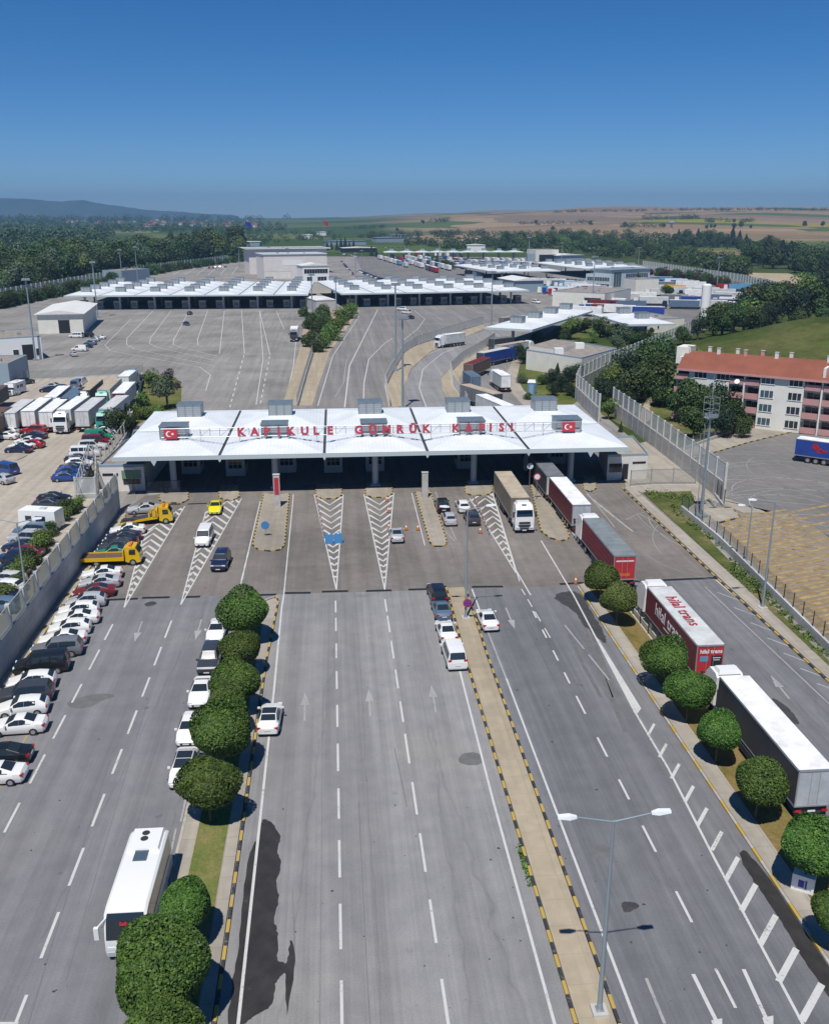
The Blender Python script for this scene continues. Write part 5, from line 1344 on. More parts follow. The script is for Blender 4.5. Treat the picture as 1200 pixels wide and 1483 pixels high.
car_kind('panelvan', 4.95, 1.92, [(2.47, .36, .70, .78, .84, .66), (2.30, .28, .84, .94, .96, .78), (1.75, .26, .98, 1.10, 1.0, .80), (1.45, .26, 1.04, 1.18, 1.0, .80), (.75, .26, 1.08, 1.92, 1.0, .76), (-.9, .26, 1.08, 1.98, 1.0, .77), (-2.28, .26, 1.08, 1.96, 1.0, .76), (-2.43, .28, 1.06, 1.16, .98, .80), (-2.47, .40, .80, .92, .95, .78)],
         [('windscreen', 3, 4, .08, .92, .07), ('rear_window', 6, 7, .04, .80, .16)], [(3, 4, .42, .96, .12, .80), (4, 5, .03, .40, .12, .80)], (1.55, -1.45), .34, (.82, 1.1))
# saloon with a dark glass roof
car_kind('glassroof', 4.55, 1.82, [(2.27, .34, .56, .60, .74, .60), (2.08, .24, .66, .72, .93, .72), (1.25, .22, .83, .93, 1.0, .74), (.85, .22, .90, 1.00, 1.0, .74), (.12, .22, .93, 1.43, 1.0, .60), (-.95, .22, .95, 1.45, 1.0, .60), (-1.65, .22, .97, 1.16, .99, .66), (-2.10, .24, .92, 1.04, .95, .66), (-2.27, .36, .70, .80, .84, .60)],
         [('windscreen', 3, 4, .08, .97, .07), ('roof_glass', 4, 5, .02, .92, .06), ('rear_window', 5, 6, .06, .88, .09)], [(3, 4, .40, 1.0, .10, .84), (4, 5, .0, .49, .08, .88), (4, 5, .51, 1.0, .08, .88), (5, 6, .0, .6, .10, .82)], (1.35, -1.35))

CAT = {'sedan': 'car', 'hatchback': 'car', 'suv': 'car', 'minivan': 'van', 'panelvan': 'van', 'glassroof': 'car'}
NAME = {'sedan': 'parked_car', 'hatchback': 'parked_car', 'suv': 'parked_car', 'minivan': 'minivan', 'panelvan': 'panel_van', 'glassroof': 'parked_car'}
def spawn(parts, name, loc, rz, label, cat, group=None, paint=None):
    t = empty(name, loc, rz, label, cat, group); made = []
    for pn, me, l, par, pa in parts:
        o = bpy.data.objects.new(pn, me); COL.objects.link(o); o.parent = t; o.location = l
        if pa and paint is not None:
            if isinstance(paint, dict):
                for i, mt in paint.items():
                    if i < len(o.material_slots): o.material_slots[i].link = 'OBJECT'; o.material_slots[i].material = mt
            else:
                o.material_slots[0].link = 'OBJECT'; o.material_slots[0].material = paint
        made.append(o)
    return t
def car(px, py, kind, col, ang, label, group=None, zg=0.0, name=None):
    p = G(px, py, zg + .75)
    return spawn(KINDS[kind], name or NAME[kind], (p.x, p.y, zg), ang, label, CAT[kind], group, PAINT[col])

# ---- the row nose-in along the retaining wall
NI = R(192)
g1 = 'cars parked along the retaining wall'
for px, py, k, c, a, lab in [
    (209, 735, 'sedan', 'silver', 0, 'silver saloon at the gate end of the wall row, beyond the ramp tow truck'),
    (185, 765, 'sedan', 'white', 0, 'white saloon just on the near side of the tow truck with its ramp down'),
    (179, 774.5, 'sedan', 'navy', 0, 'navy saloon beside the white saloon, between the two yellow tow trucks'),
    (174, 782.5, 'sedan', 'black', 0, 'black saloon in the middle of the dark cars between the tow trucks'),
    (166, 790, 'hatchback', 'charcoal', 0, 'charcoal hatchback next to the green car by the second tow truck'),
    (163, 798.5, 'sedan', 'green', 0, 'green car mostly hidden behind the flatbed tow truck'),
    (148, 828, 'sedan', 'white', 0, 'white saloon directly on the near side of the flatbed tow truck'),
    (145, 841, 'sedan', 'silver', 0, 'silver saloon between a white saloon and the red car by the wall'),
    (136, 854, 'sedan', 'darkred', 0, 'dark red saloon, the only red car along the wall'),
    (125, 868, 'hatchback', 'silver', 0, 'silver hatchback just on the near side of the red saloon'),
    (114, 881, 'hatchback', 'white', 0, 'white hatchback next to the silver hatchback, first of four white cars'),
    (111, 893, 'sedan', 'white', 0, 'white saloon, second of four white cars before the grey estate'),
    (101, 907, 'hatchback', 'white', 0, 'white hatchback, third of four white cars before the grey estate'),
    (91, 922.5, 'sedan', 'white', 0, 'white saloon beside the grey estate by the wall'),
    (83, 938, 'suv', 'grey', 0, 'grey off-roader between a white saloon and the black van'),
    (61, 961, 'minivan', 'black', 0, 'black minivan in the row along the wall'),
    (46, 984, 'hatchback', 'white', 0, 'white hatchback with red tail lamps next to the black minivan'),
    (37, 1003, 'suv', 'charcoal', 0, 'dark grey off-roader between two white hatchbacks'),
    (33, 1021, 'hatchback', 'white', 0, 'white hatchback on the near side of the dark grey off-roader'),
    (26, 1047, 'sedan', 'white', -4, 'white saloon at the near end of the unbroken wall row'),
    (2, 1090, 'sedan', 'black', -6, 'black saloon cut by the frame edge, past the yellow bay lines'),
    (-8, 1118, 'sedan', 'white', -6, 'white saloon showing only its tail at the frame edge')]:
    car(px, py, k, c, NI + R(a), lab, g1)
# ---- kerbside row of the tree median, facing us
g2 = 'cars parked beside the tree median'
for px, py, k, c, lab in [(314, 911, 'sedan', 'white', 'white saloon facing the viewer beside the farthest median tree'), (304, 953, 'suv', 'charcoal', 'dark grey pick-up-like car beside the second median tree'),
                          (291, 999, 'sedan', 'white', 'white saloon facing the viewer behind the dark grey car'), (275, 1053, 'hatchback', 'white', 'white hatchback half hidden by the fourth median tree'),
                          (267, 1108, 'glassroof', 'white', 'white car with a dark glass roof beside the fifth median tree')]:
    car(px, py, k, c, TOWARD + R(-1), lab, g2)
car(391, 1036, 'glassroof', 'white', AWAY + R(-2), 'white car with a black roof hatch, tail to us, beyond the median kerb')
# ---- beyond: forecourt
car(312, 733, 'sedan', 'taxi', TOWARD + R(3), 'bright yellow taxi coming out from under the gate', name='yellow_taxi')
car(296, 777, 'minivan', 'white', TOWARD + R(-1), 'white minivan coming towards us on the hatched nose')
car(320, 811, 'suv', 'navy', TOWARD + R(-3), 'dark blue off-roader with roof box coming towards us')
car(574, 772, 'sedan', 'silver', AWAY, 'silver-grey saloon driving to the gate past the orange cones')
g3 = 'cars queued at the gate'
for px, py, k, c, lab in [(640, 731, 'suv', 'black', 'black car at the head of the queue beside the narrow island'), (650.5, 749, 'hatchback', 'silver', 'silver hatchback behind the black car at the narrow island'),
                          (670, 731, 'hatchback', 'white', 'white hatchback in the short queue by the hatched nose'), (683, 748, 'suv', 'charcoal', 'near-black off-roader behind the white hatchback in the queue')]:
    car(px, py, k, c, AWAY, lab, g3)
g4 = 'cars along the beige median'
for px, py, k, c, lab in [(633, 858, 'suv', 'black', 'black car at the far end of the file by the beige median'), (639, 880, 'sedan', 'bluegrey', 'blue-grey saloon in the file by the beige median'),
                          (646, 911, 'sedan', 'white', 'white saloon between the blue-grey saloon and the white van'), (657, 946, 'minivan', 'white', 'white van at the near end of the file by the beige median'),
                          (705.5, 894, 'sedan', 'white', 'lone white saloon on the lamp side of the beige median')]:
    car(px, py, k, c, AWAY + R(1.5), lab, g4)

# ---- raised lot
g5 = 'vehicles in the raised lot'
def lot(px, py, k, c, a, lab): car(px, py, k, c, R(a), lab, g5, LZ)
for e in [(51, 622, 'suv', 'red', 172, 'red off-roader before the parked trailers, farthest of its slanting file'), (50, 629, 'sedan', 'navy', 172, 'navy saloon right beside the red off-roader'),
          (41, 637, 'sedan', 'white', 172, 'white saloon with red neighbour in the slanting file'), (47, 642, 'hatchback', 'red', 172, 'red hatchback between two white cars of the slanting file'),
          (33, 644, 'sedan', 'white', 172, 'white saloon second from the paved pad'), (27, 649, 'sedan', 'navy', 174, 'navy saloon nearest the paved pad'),
          (9, 630, 'sedan', 'white', 175, 'white saloon at the frame edge by the dark trailer'), (11, 624, 'hatchback', 'palegrey', 175, 'pale grey hatchback at the frame edge by the dark trailer'),
          (7, 679, 'minivan', 'blue', 150, 'bright blue van at the frame edge past the paved pad'), (3, 692, 'hatchback', 'silver', 150, 'silver hatchback at the frame edge beside the blue van'),
          (79, 719, 'sedan', 'black', 6, 'black saloon, the farther of the pair in the open lot'), (73, 728, 'sedan', 'charcoal', 6, 'charcoal saloon, the nearer of the pair in the open lot'),
          (150, 616.5, 'sedan', 'beige', 8, 'beige saloon at the top of the file along the lot fence'), (154, 622, 'sedan', 'white', 8, 'white saloon beside the beige saloon at the lot fence'),
          (144, 631, 'panelvan', 'green', 8, 'green panel van along the lot fence'), (140, 638, 'minivan', 'darkred', 8, 'red van with white roof bars beside the green van'),
          (134, 645, 'suv', 'palegrey', 8, 'pale silver off-roader between the red van and a white van'), (124, 655, 'minivan', 'white', 8, 'white minibus along the lot fence'),
          (115, 663, 'sedan', 'navy', 8, 'navy saloon just past the white minibus'), (115, 669, 'hatchback', 'white', 8, 'white hatchback half hidden by the lot fence mesh'),
          (107, 676, 'sedan', 'navy', 8, 'dark blue saloon before two bright blue cars'), (102, 682, 'hatchback', 'blue', 8, 'bright blue hatchback, middle of the blue cars'), (98, 689, 'sedan', 'blue', 8, 'bright blue saloon at the near end of the lot fence file'),
          (38, 589, 'minivan', 'white', 80, 'white van wedged behind the first white trailers'),
          (76, 558, 'sedan', 'silver', 172, 'silver saloon at the plaza fence'), (86, 561, 'hatchback', 'navy', 172, 'navy hatchback beside the silver saloon at the plaza fence'), (72, 563, 'sedan', 'navy', 172, 'dark saloon in front of the silver one at the plaza fence'),
          (110, 557, 'panelvan', 'bluegrey', 100, 'blue-grey van at the plaza fence'), (118, 553, 'panelvan', 'palegrey', 95, 'pale van at the plaza fence'), (195, 549, 'hatchback', 'white', 95, 'white hatchback beside the blue and white cab'), (202, 546.5, 'sedan', 'black', 170, 'black saloon close to the purple shrub'),
          (36, 552, 'suv', 'charcoal', 60, 'charcoal off-roader beside the camper'), (14, 569, 'sedan', 'silver', 60, 'silver saloon between camper and dark trailer'),
          (48, 767, 'suv', 'bluegrey', 172, 'blue-green car beside the caravan behind the wall'), (41, 778, 'suv', 'silver', 172, 'silver estate beside the blue-green car behind the wall'), (31, 789, 'sedan', 'navy', 172, 'navy saloon between the silver estate and the maroon car'),
          (37, 797, 'hatchback', 'wine', 172, 'maroon hatchback behind the wall shrubs'), (23, 808, 'suv', 'navy', 172, 'navy off-roader below the maroon hatchback'), (14, 823, 'sedan', 'black', 172, 'black saloon behind the wall, above two white cars'),
          (9, 836, 'hatchback', 'palegrey', 172, 'pale grey hatchback behind the wall'), (7, 848, 'hatchback', 'white', 172, 'white hatchback behind the wall shrubs'), (4, 860, 'sedan', 'navy', 172, 'navy saloon at the frame edge behind the wall shrubs'), (2, 874, 'hatchback', 'bluegrey', 172, 'blue-grey hatchback at the frame edge, lowest behind the wall')]:
    lot(*e)
# ---- bare plaza
g6 = 'cars on the bare plaza'
for px, py, k, c, a, lab in [(270, 468, 'sedan', 'navy', -60, 'navy saloon driving across the bare plaza'), (275, 453, 'hatchback', 'navy', 90, 'dark hatchback leaving the seven-bay canopy'),
                             (111, 486, 'minivan', 'white', 172, 'white van at the kerb of the white-roofed shed'), (126, 485, 'suv', 'black', 172, 'black off-roader by the white-roofed shed'), (144, 488, 'sedan', 'white', 172, 'white saloon outermost by the white-roofed shed'),
                             (136, 491, 'hatchback', 'silver', 172, 'silver hatchback by the white-roofed shed'), (131, 496, 'hatchback', 'bluegrey', 172, 'blue-grey hatchback by the white-roofed shed'), (124, 500, 'sedan', 'navy', 172, 'navy saloon by the white-roofed shed'),
                             (116, 505, 'panelvan', 'white', 172, 'white van parked before the flat-roofed workshop'), (107, 512, 'hatchback', 'silver', 120, 'silver hatchback before the white van by the workshop'),
                             (582, 447, 'suv', 'white', 160, 'white car at the mouth of the six-bay canopy'), (594, 459, 'hatchback', 'black', 120, 'black car on the ramp before the six-bay canopy'), (588, 452, 'minivan', 'white', 130, 'white van on the ramp before the six-bay canopy'),
                             (776, 437, 'minivan', 'white', -60, 'white van passing the depot wall')]:
    car(px, py, k, c, R(a), lab, g6)

# ================================================================ lorries
def trailer_parts(L=13.6, Wd=2.55, z0=1.15, z1=4.0, doors=True, ridges=True):
    x0, x1 = -L / 2, L / 2; P = []
    b = MB()
    b.box((0, 0, z0), (L, Wd, z1 - z0), 0, 0)                       # side sheets
    P.append(('cargo_body', b.mesh('cargo_body', [MATT['white']]), (0, 0, 0), None, True))
    r = MB(); r.box((0, 0, z1 + .003), (L - .1, Wd - .1, .04), 0, 0)
    if ridges:
        for k in range(1, int(L / 1.2)): r.box((x0 + k * 1.2, 0, z1 + .04), (.09, Wd - .2, .025), 0, 0)
    P.append(('cargo_roof', r.mesh('cargo_roof', [MATT['white']]), (0, 0, 0), None, 1))
    e = MB(); e.box((x0 - .012, 0, z0 + .03), (.03, Wd - .08, z1 - z0 - .06), 0, 0)
    P.append(('rear_door', e.mesh('rear_door', [MATT['white']]), (0, 0, 0), None, 2))
    f = MB()
    for s in (-1, 1):
        f.box((x0 - .03, s * (Wd / 2 - .05), z0), (.06, .1, z1 - z0)); f.box((x0 - .04, s * .3, z0 + .06), (.03, .03, z1 - z0 - .12))
        f.box((0, s * (Wd / 2 + .004), z0 - .02), (L, .03, .12)); f.box((0, s * (Wd / 2 + .004), z1 - .09), (L, .03, .10))
    f.box((x0 - .03, 0, z1 - .1), (.065, Wd, .1)); f.box((x0 - .03, 0, z0 - .02), (.065, Wd, .12))
    P.append(('frame', f.mesh('frame', [M['steel']]), (0, 0, 0), None, False))
    c = MB(); c.box((0, 0, .78), (L - .6, 1.0, .36)); c.box((x0 + .12, 0, .45), (.12, 2.3, .16)); c.box((x0 + .2, 0, .6), (.1, 2.4, .5))
    for s in (-1, 1):
        c.box((x0 + 7.0, s * 1.1, .45), (3.4, .5, .5)); c.box((x1 - 3.2, s * .8, .1), (.16, .16, .9))
    P.append(('chassis', c.mesh('chassis', [M['chassis']]), (0, 0, 0), None, False))
    wm = wheel_mesh(.52, .4)
    for x in (x0 + 2.2, x0 + 3.5, x0 + 4.8):
        for s in (-1, 1): P.append(('wheel', wm, (x, s * (Wd / 2 - .22), .52), None, False))
    for s in (-1, 1): P.append(('tail_light', small_box('tail_light', (x0 - .06, s * .95, .72), (.06, .42, .16), M['taillamp']), (0, 0, 0), None, False))
    P.append(('number_plate', small_box('number_plate', (x0 - .07, 0, .72), (.03, .55, .14), M['plate']), (0, 0, 0), None, False))
    return P
def cab_parts(x1, Wd=2.5, z=3.75, sleeper=2.35):
    """tractor in front of x1"""
    P = []; f = x1 + .75 + sleeper; b = x1 + .75
    m = MB()
    prof = [(b, .95), (b, z - .25), (b + .35, z), (f - .75, z), (f - .25, z - .55), (f, 2.35), (f + .04, 1.5), (f + .02, .55), (f - .3, .45), (f - .45, .95)]
    n = len(prof)
    for s, w in ((1, Wd / 2), (-1, Wd / 2)):
        pts = [(x, s * (w - (.12 if zz > 2.4 else 0)), zz) for x, zz in prof]; m.poly(pts[::-1] if s > 0 else pts)
    for i in range(n):
        a, q = prof[i], prof[(i + 1) % n]; wa = Wd / 2 - (.12 if a[1] > 2.4 else 0); wq = Wd / 2 - (.12 if q[1] > 2.4 else 0)
        m.quad((a[0], -wa, a[1]), (a[0], wa, a[1]), (q[0], wq, q[1]), (q[0], -wq, q[1]))
    m.box((b + .75, 0, z - .03), (1.3, 1.9, .32), 0, 0, taper=(.7, .85))
    P.append(('cab', m.mesh('cab', [WHITE_P], smooth=25), (0, 0, 0), None, True))
    def pane(pts, nm, mat='glass'):
        P.append((nm, MB().quad(*pts).mesh(nm, [M[mat]]), (0, 0, 0), None, False))
    w = Wd / 2 - .2
    pane([(f - .16, -w, z - .72), (f + .035, -w - .06, 2.42), (f + .035, w + .06, 2.42), (f - .16, w, z - .72)], 'windscreen') if False else pane([(f + .02, -w - .05, 2.36), (f + .02, w + .05, 2.36), (f - .205, w, z - .6), (f - .205, -w, z - .6)], 'windscreen')
    for s in (-1, 1):
        y = s * (Wd / 2 - .10); pane([(f - 1.15, y, 2.2), (f - .2, y, 2.2), (f - .38, y, 3.0), (f - 1.15, y, 3.0)], 'side_window')
    g = MB(); g.box((f + .06, 0, .95), (.05, 1.6, .32)); g.box((f + .06, 0, 1.4), (.05, 1.5, .26)); g.box((f + .05, 0, .62), (.05, 1.2, .2)); g.box((f - .75, 0, z + .02), (.3, .6, .02))
    P.append(('grille', g.mesh('grille', [M['chassis']]), (0, 0, 0), None, False))
    for s in (-1, 1):
        P.append(('headlight', small_box('headlight', (f + .05, s * (Wd / 2 - .34), .78), (.08, .5, .24), M['headlamp']), (0, 0, 0), None, False))
        mi = MB(); mi.box((f - .1, s * (Wd / 2 + .22), 2.25), (.12, .2, .75)); mi.box((f - .15, s * (Wd / 2 + .08), 2.9), (.06, .3, .05))
        P.append(('mirror', mi.mesh('mirror', [M['chassis']]), (0, 0, 0), None, False))
    P.append(('number_plate', small_box('number_plate', (f + .09, 0, .46), (.03, .55, .13), M['plate']), (0, 0, 0), None, False))
    vis = MB(); vis.box((f - .02, 0, z - .58), (.3, Wd - .5, .07)); P.append(('sun_visor', vis.mesh('sun_visor', [M['chassis']]), (0, 0, 0), None, False))
    c = MB(); c.box((f - 3.2, 0, .6), (4.6, .9, .35)); 
    for s in (-1, 1): c.tube((f - 3.6, s * 1.0, .75), (f - 2.5, s * 1.0, .75), .3, n=10)
    P.append(('chassis', c.mesh('chassis', [M['chassis']]), (0, 0, 0), None, False))
    wm = wheel_mesh(.52, .36)
    for x in (f - 1.35, f - 4.9):
        for s in (-1, 1): P.append(('wheel', wm, (x, s * (Wd / 2 - .2), .52), None, False))
    return P
TP = trailer_parts(); CP_ = cab_parts(6.8); TS = trailer_parts(8.2); CS = cab_parts(4.1)
def lorry(px, py, ang, side, roof, rear, cab, label, group=None, zg=0.0, cabbed=True, short=False, zr=4.0, name=None):
    """px, py = centre of the cargo roof"""
    p = G(px, py, zg + zr)
    parts = list(TS if short else TP) + (list(CS if short else CP_) if cabbed else [])
    t = empty(name or ('articulated_lorry' if cabbed else 'parked_trailer'), (p.x, p.y, zg), ang, label, 'lorry' if cabbed else 'trailer', group)
    for pn, me, l, par, pa in parts:
        o = bpy.data.objects.new(pn, me); COL.objects.link(o); o.parent = t; o.location = l
        mt = None
        if pn == 'cargo_body': mt = side
        elif pn == 'cargo_roof': mt = roof
        elif pn == 'rear_door': mt = rear
        elif pn == 'cab': mt = cab
        if mt:
            o.material_slots[0].link = 'OBJECT'; o.material_slots[0].material = (PAINT if pn == 'cab' else MATT)[mt]
    return t
# lorry lane
ht = lorry(989, 889, AWAY, 'wine', 'palegrey', 'bright', 'white', 'red curtain-sided lorry lettered hilal trans with a white roof', 'lorries in the lorry lane')
letters('lettering', 'hilal trans', 2.1, MATT['bright'], ht, (-.2, 0, 4.09), (0, 0, math.pi), .01, .03) if False else None
letters('lettering', 'hilal trans', 1.6, PAINT['bright'], ht, (.6, -.1, 4.10), (0, 0, 0), .012, .015, 1.08).rotation_euler = (0, 0, math.pi)
letters('lettering', 'hilal trans', 1.7, M['white'], ht, (.4, 1.30, 2.85), (math.pi / 2, 0, math.pi), .012, .015, 1.06)
letters('lettering', 'hilal trans', .52, M['white'], ht, (-6.84, -.05, 3.4), (math.pi / 2, 0, -math.pi / 2), .012, .03)
link('blue_panel', MB().box((-6.84, .55, 2.45), (.02, .72, .5)).mesh('blue_panel', [PAINT['skyblue']]), ht)
link('black_panel', MB().box((-6.84, -.6, 2.0), (.02, .95, 1.0)).box((-6.852, -.6, 2.75), (.01, .7, .08), 0, 1).box((-6.852, -.6, 2.55), (.01, .55, .07), 0, 1).mesh('black_panel', [M['dark'], M['plate']]), ht)
link('side_stripe', MB().box((-1.6, 1.302, 1.9), (6.0, .012, .14)).mesh('side_stripe', [M['plate']]), ht)
lorry(1117, 1041, AWAY, 'charcoal', 'white', 'silver', 'white', 'dark-sided lorry with a long white roof, nearest in the lorry lane', 'lorries in the lorry lane')
l3 = lorry(880, 776, AWAY, 'wine', 'steelroof', 'bright', 'white', 'wine-red lorry with a dull grey roof behind the first verge trees', 'lorries in the lorry lane')
link('rear_stripe', MB().box((-6.83, 0, 3.3), (.02, 2.0, .16)).box((-6.83, .1, 1.6), (.02, 1.5, .3), 0, 1).mesh('rear_stripe', [M['plate'], MATT['orange']]), l3)
link('side_rail', MB().box((0, 1.29, 2.1), (13, .02, .05)).box((0, 1.29, 2.7), (13, .02, .05)).box((0, 1.29, 3.3), (13, .02, .05)).mesh('side_rail', [MATT['red']]), l3)
lorry(824, 710, AWAY, 'wine', 'white', 'silver', 'darkred', 'wine-red lorry with a bright white roof and grey doors at the gate', 'lorries in the lorry lane')
lorry(789, 672, AWAY, 'charcoal', 'grey', 'palegrey', 'white', 'dim lorry under the gate canopy ahead of the wine-red lorry', 'lorries in the lorry lane')
lorry(740, 701, TOWARD, 'bronze', 'tan', 'tan', 'white', 'white-cabbed lorry with a tan roof rolling out of the gate', None)
bt_ = lorry(1217, 641, R(-36), 'royal', 'white', 'white', 'white', 'deep blue trailer with a faint red mark in the far lorry yard', None)
mk_ = MB(); mk_.tube((-3.6, -1.285, 3.0), (-3.6, -1.30, 3.0), .55, n=18); mk_.tube((-2.9, -1.285, 2.4), (-2.9, -1.30, 2.4), .45, n=16); mk_.box((-2.2, -1.29, 2.2), (1.2, .02, .4))
link('faint_mark', mk_.mesh('faint_mark', [MATT['red']]), bt_)
# queue behind the gate
gq = 'lorries queuing on the curved lane'
for px, py, a, s_, r_, d_, c_, cb, lab in [
    (696, 563, 118, 'grey', 'tan', 'charcoal', 'white', False, 'tan-roofed trailer just behind the gate canopy'), (716, 579, -70, 'palegrey', 'white', 'palegrey', 'white', False, 'white-roofed trailer whose end is hidden by the gate roof'),
    (683, 541, 100, 'bluegrey', 'bluegrey', 'bluegrey', 'white', False, 'blue-grey tarpaulin trailer in the queue bend'), (691, 522, 66, 'brown', 'darkred', 'brown', 'white', False, 'rust-red tarpaulin trailer in the queue bend'),
    (715, 507, 52, 'royal', 'palegrey', 'charcoal', 'royal', True, 'dark blue lorry with a pale roof in the queue bend'), (726, 540, 100, 'palegrey', 'white', 'white', 'white', True, 'white box lorry alone on the inner lane'),
    (741, 497, 48, 'palegrey', 'tan', 'palegrey', 'white', True, 'pale tan-roofed lorry going under the four-vent canopy'), (725, 489, 40, 'charcoal', 'grey', 'charcoal', 'black', False, 'black trailer beside the four-vent canopy')]:
    lorry(px, py, R(a), s_, r_, d_, c_, lab, gq, cabbed=cb, short=(py in (540, 541, 489)))
lorry(656, 483, R(222), 'palegrey', 'white', 'white', 'white', 'white box lorry coming round the curved road', None, short=True)
b2 = lorry(426, 474, TOWARD, 'white', 'white', 'white', 'charcoal', 'white lorry with a dark cab front on the edge of the bare plaza', None, short=True)
# trailers in the raised lot
gl = 'trailers in the raised lot'
for px, py, s_, r_, d_, c_, cb, aw, lab, a in [
    (27, 588, 'palegrey', 'palegrey', 'white', 'white', False, True, 'white trailer, first of the rank from the frame edge', 2), (54, 585, 'palegrey', 'white', 'white', 'white', False, True, 'white trailer with dark lower doors, second of the rank', 2),
    (79, 586, 'palegrey', 'white', 'white', 'white', False, True, 'shorter white trailer, third of the rank', 2), (107, 583, 'palegrey', 'white', 'white', 'white', True, False, 'white lorry with its cab facing us in the rank of trailers', -1),
    (131, 585, 'palegrey', 'palegrey', 'palegrey', 'white', False, True, 'pale trailer with dull doors beside the green-cabbed lorry', 0), (166, 582, 'palegrey', 'palegrey', 'white', 'teal', True, False, 'green-cabbed lorry with a grey roof at the end of the rank', -1),
    (-6, 600, 'brown', 'brown', 'brown', 'white', False, True, 'dark brown trailer cut by the frame edge', 2), (-12, 566, 'charcoal', 'brown', 'charcoal', 'white', False, True, 'dark trailer at the frame edge near the grey shed', 2),
    (83, 567, 'palegrey', 'white', 'white', 'white', False, True, 'white trailer of the second rank behind the white lorries', 3), (106, 569, 'charcoal', 'bluegrey', 'charcoal', 'white', False, True, 'dark blue-grey tarpaulin trailer of the second rank', 3),
    (131, 557, 'charcoal', 'tan', 'white', 'white', True, False, 'pale-fronted lorry with dark sides of the second rank', 2), (159, 556, 'palegrey', 'tan', 'teal', 'teal', True, False, 'tan and green lorry of the second rank', 2),
    (180, 561, 'palegrey', 'white', 'darkred', 'white', False, True, 'white trailer with a dark red tail beside the hedge', 2)]:
    lorry(px, py, (AWAY if aw else TOWARD) + R(a), s_, r_, d_, c_, lab, gl, LZ, cb)
lorry(184, 541, AWAY, 'white', 'white', 'white', 'skyblue', 'blue and white lorry front by the plaza fence', gl, LZ, True, True)
# camper and caravan
def camper(px, py, ang, label, kind, zg):
    p = G(px, py, zg + 1.5); t = empty('camper_van' if kind else 'caravan', (p.x, p.y, zg), ang, label, 'camper')
    m = MB(); m.box((-.4, 0, .45), (5.0, 2.3, 2.3), 0, 0, taper=(.97, .94))
    if kind: m.box((2.5, 0, .45), (1.4, 2.0, .9), 0, 0, taper=(.8, .95)); m.box((2.0, 0, 1.9), (1.2, 2.2, .85), 0, 0, taper=(.85, .93))
    link('body', m.mesh('body', [M['white']]), t)
    g = MB(); 
    for s in (-1, 1): g.box((-.9, s * 1.125, 1.5), (1.3, .06, .6)); g.box((.7, s * 1.13, 1.5), (.8, .06, .6))
    g.box((2.13 if not kind else 2.32, 0, 1.35), (.08, 1.7, .6)); link('window', g.mesh('window', [M['glass']]), t)
    link('roof_hatch', MB().box((-.8, 0, 2.76), (.8, .7, .12)).mesh('roof_hatch', [M['fascia']]), t)
    for x in ((-1.7, 2.1) if kind else (-.5,)):
        for s in (-1, 1): link('wheel', wheel_mesh(.34, .22), t, (x, s * 1.0, .34))
    return t
camper(22, 561, R(-95), 'white camper van beside the dark blue-grey shed', True, LZ)
camper(56, 750, R(172), 'white caravan behind the retaining wall shrubs', False, LZ)

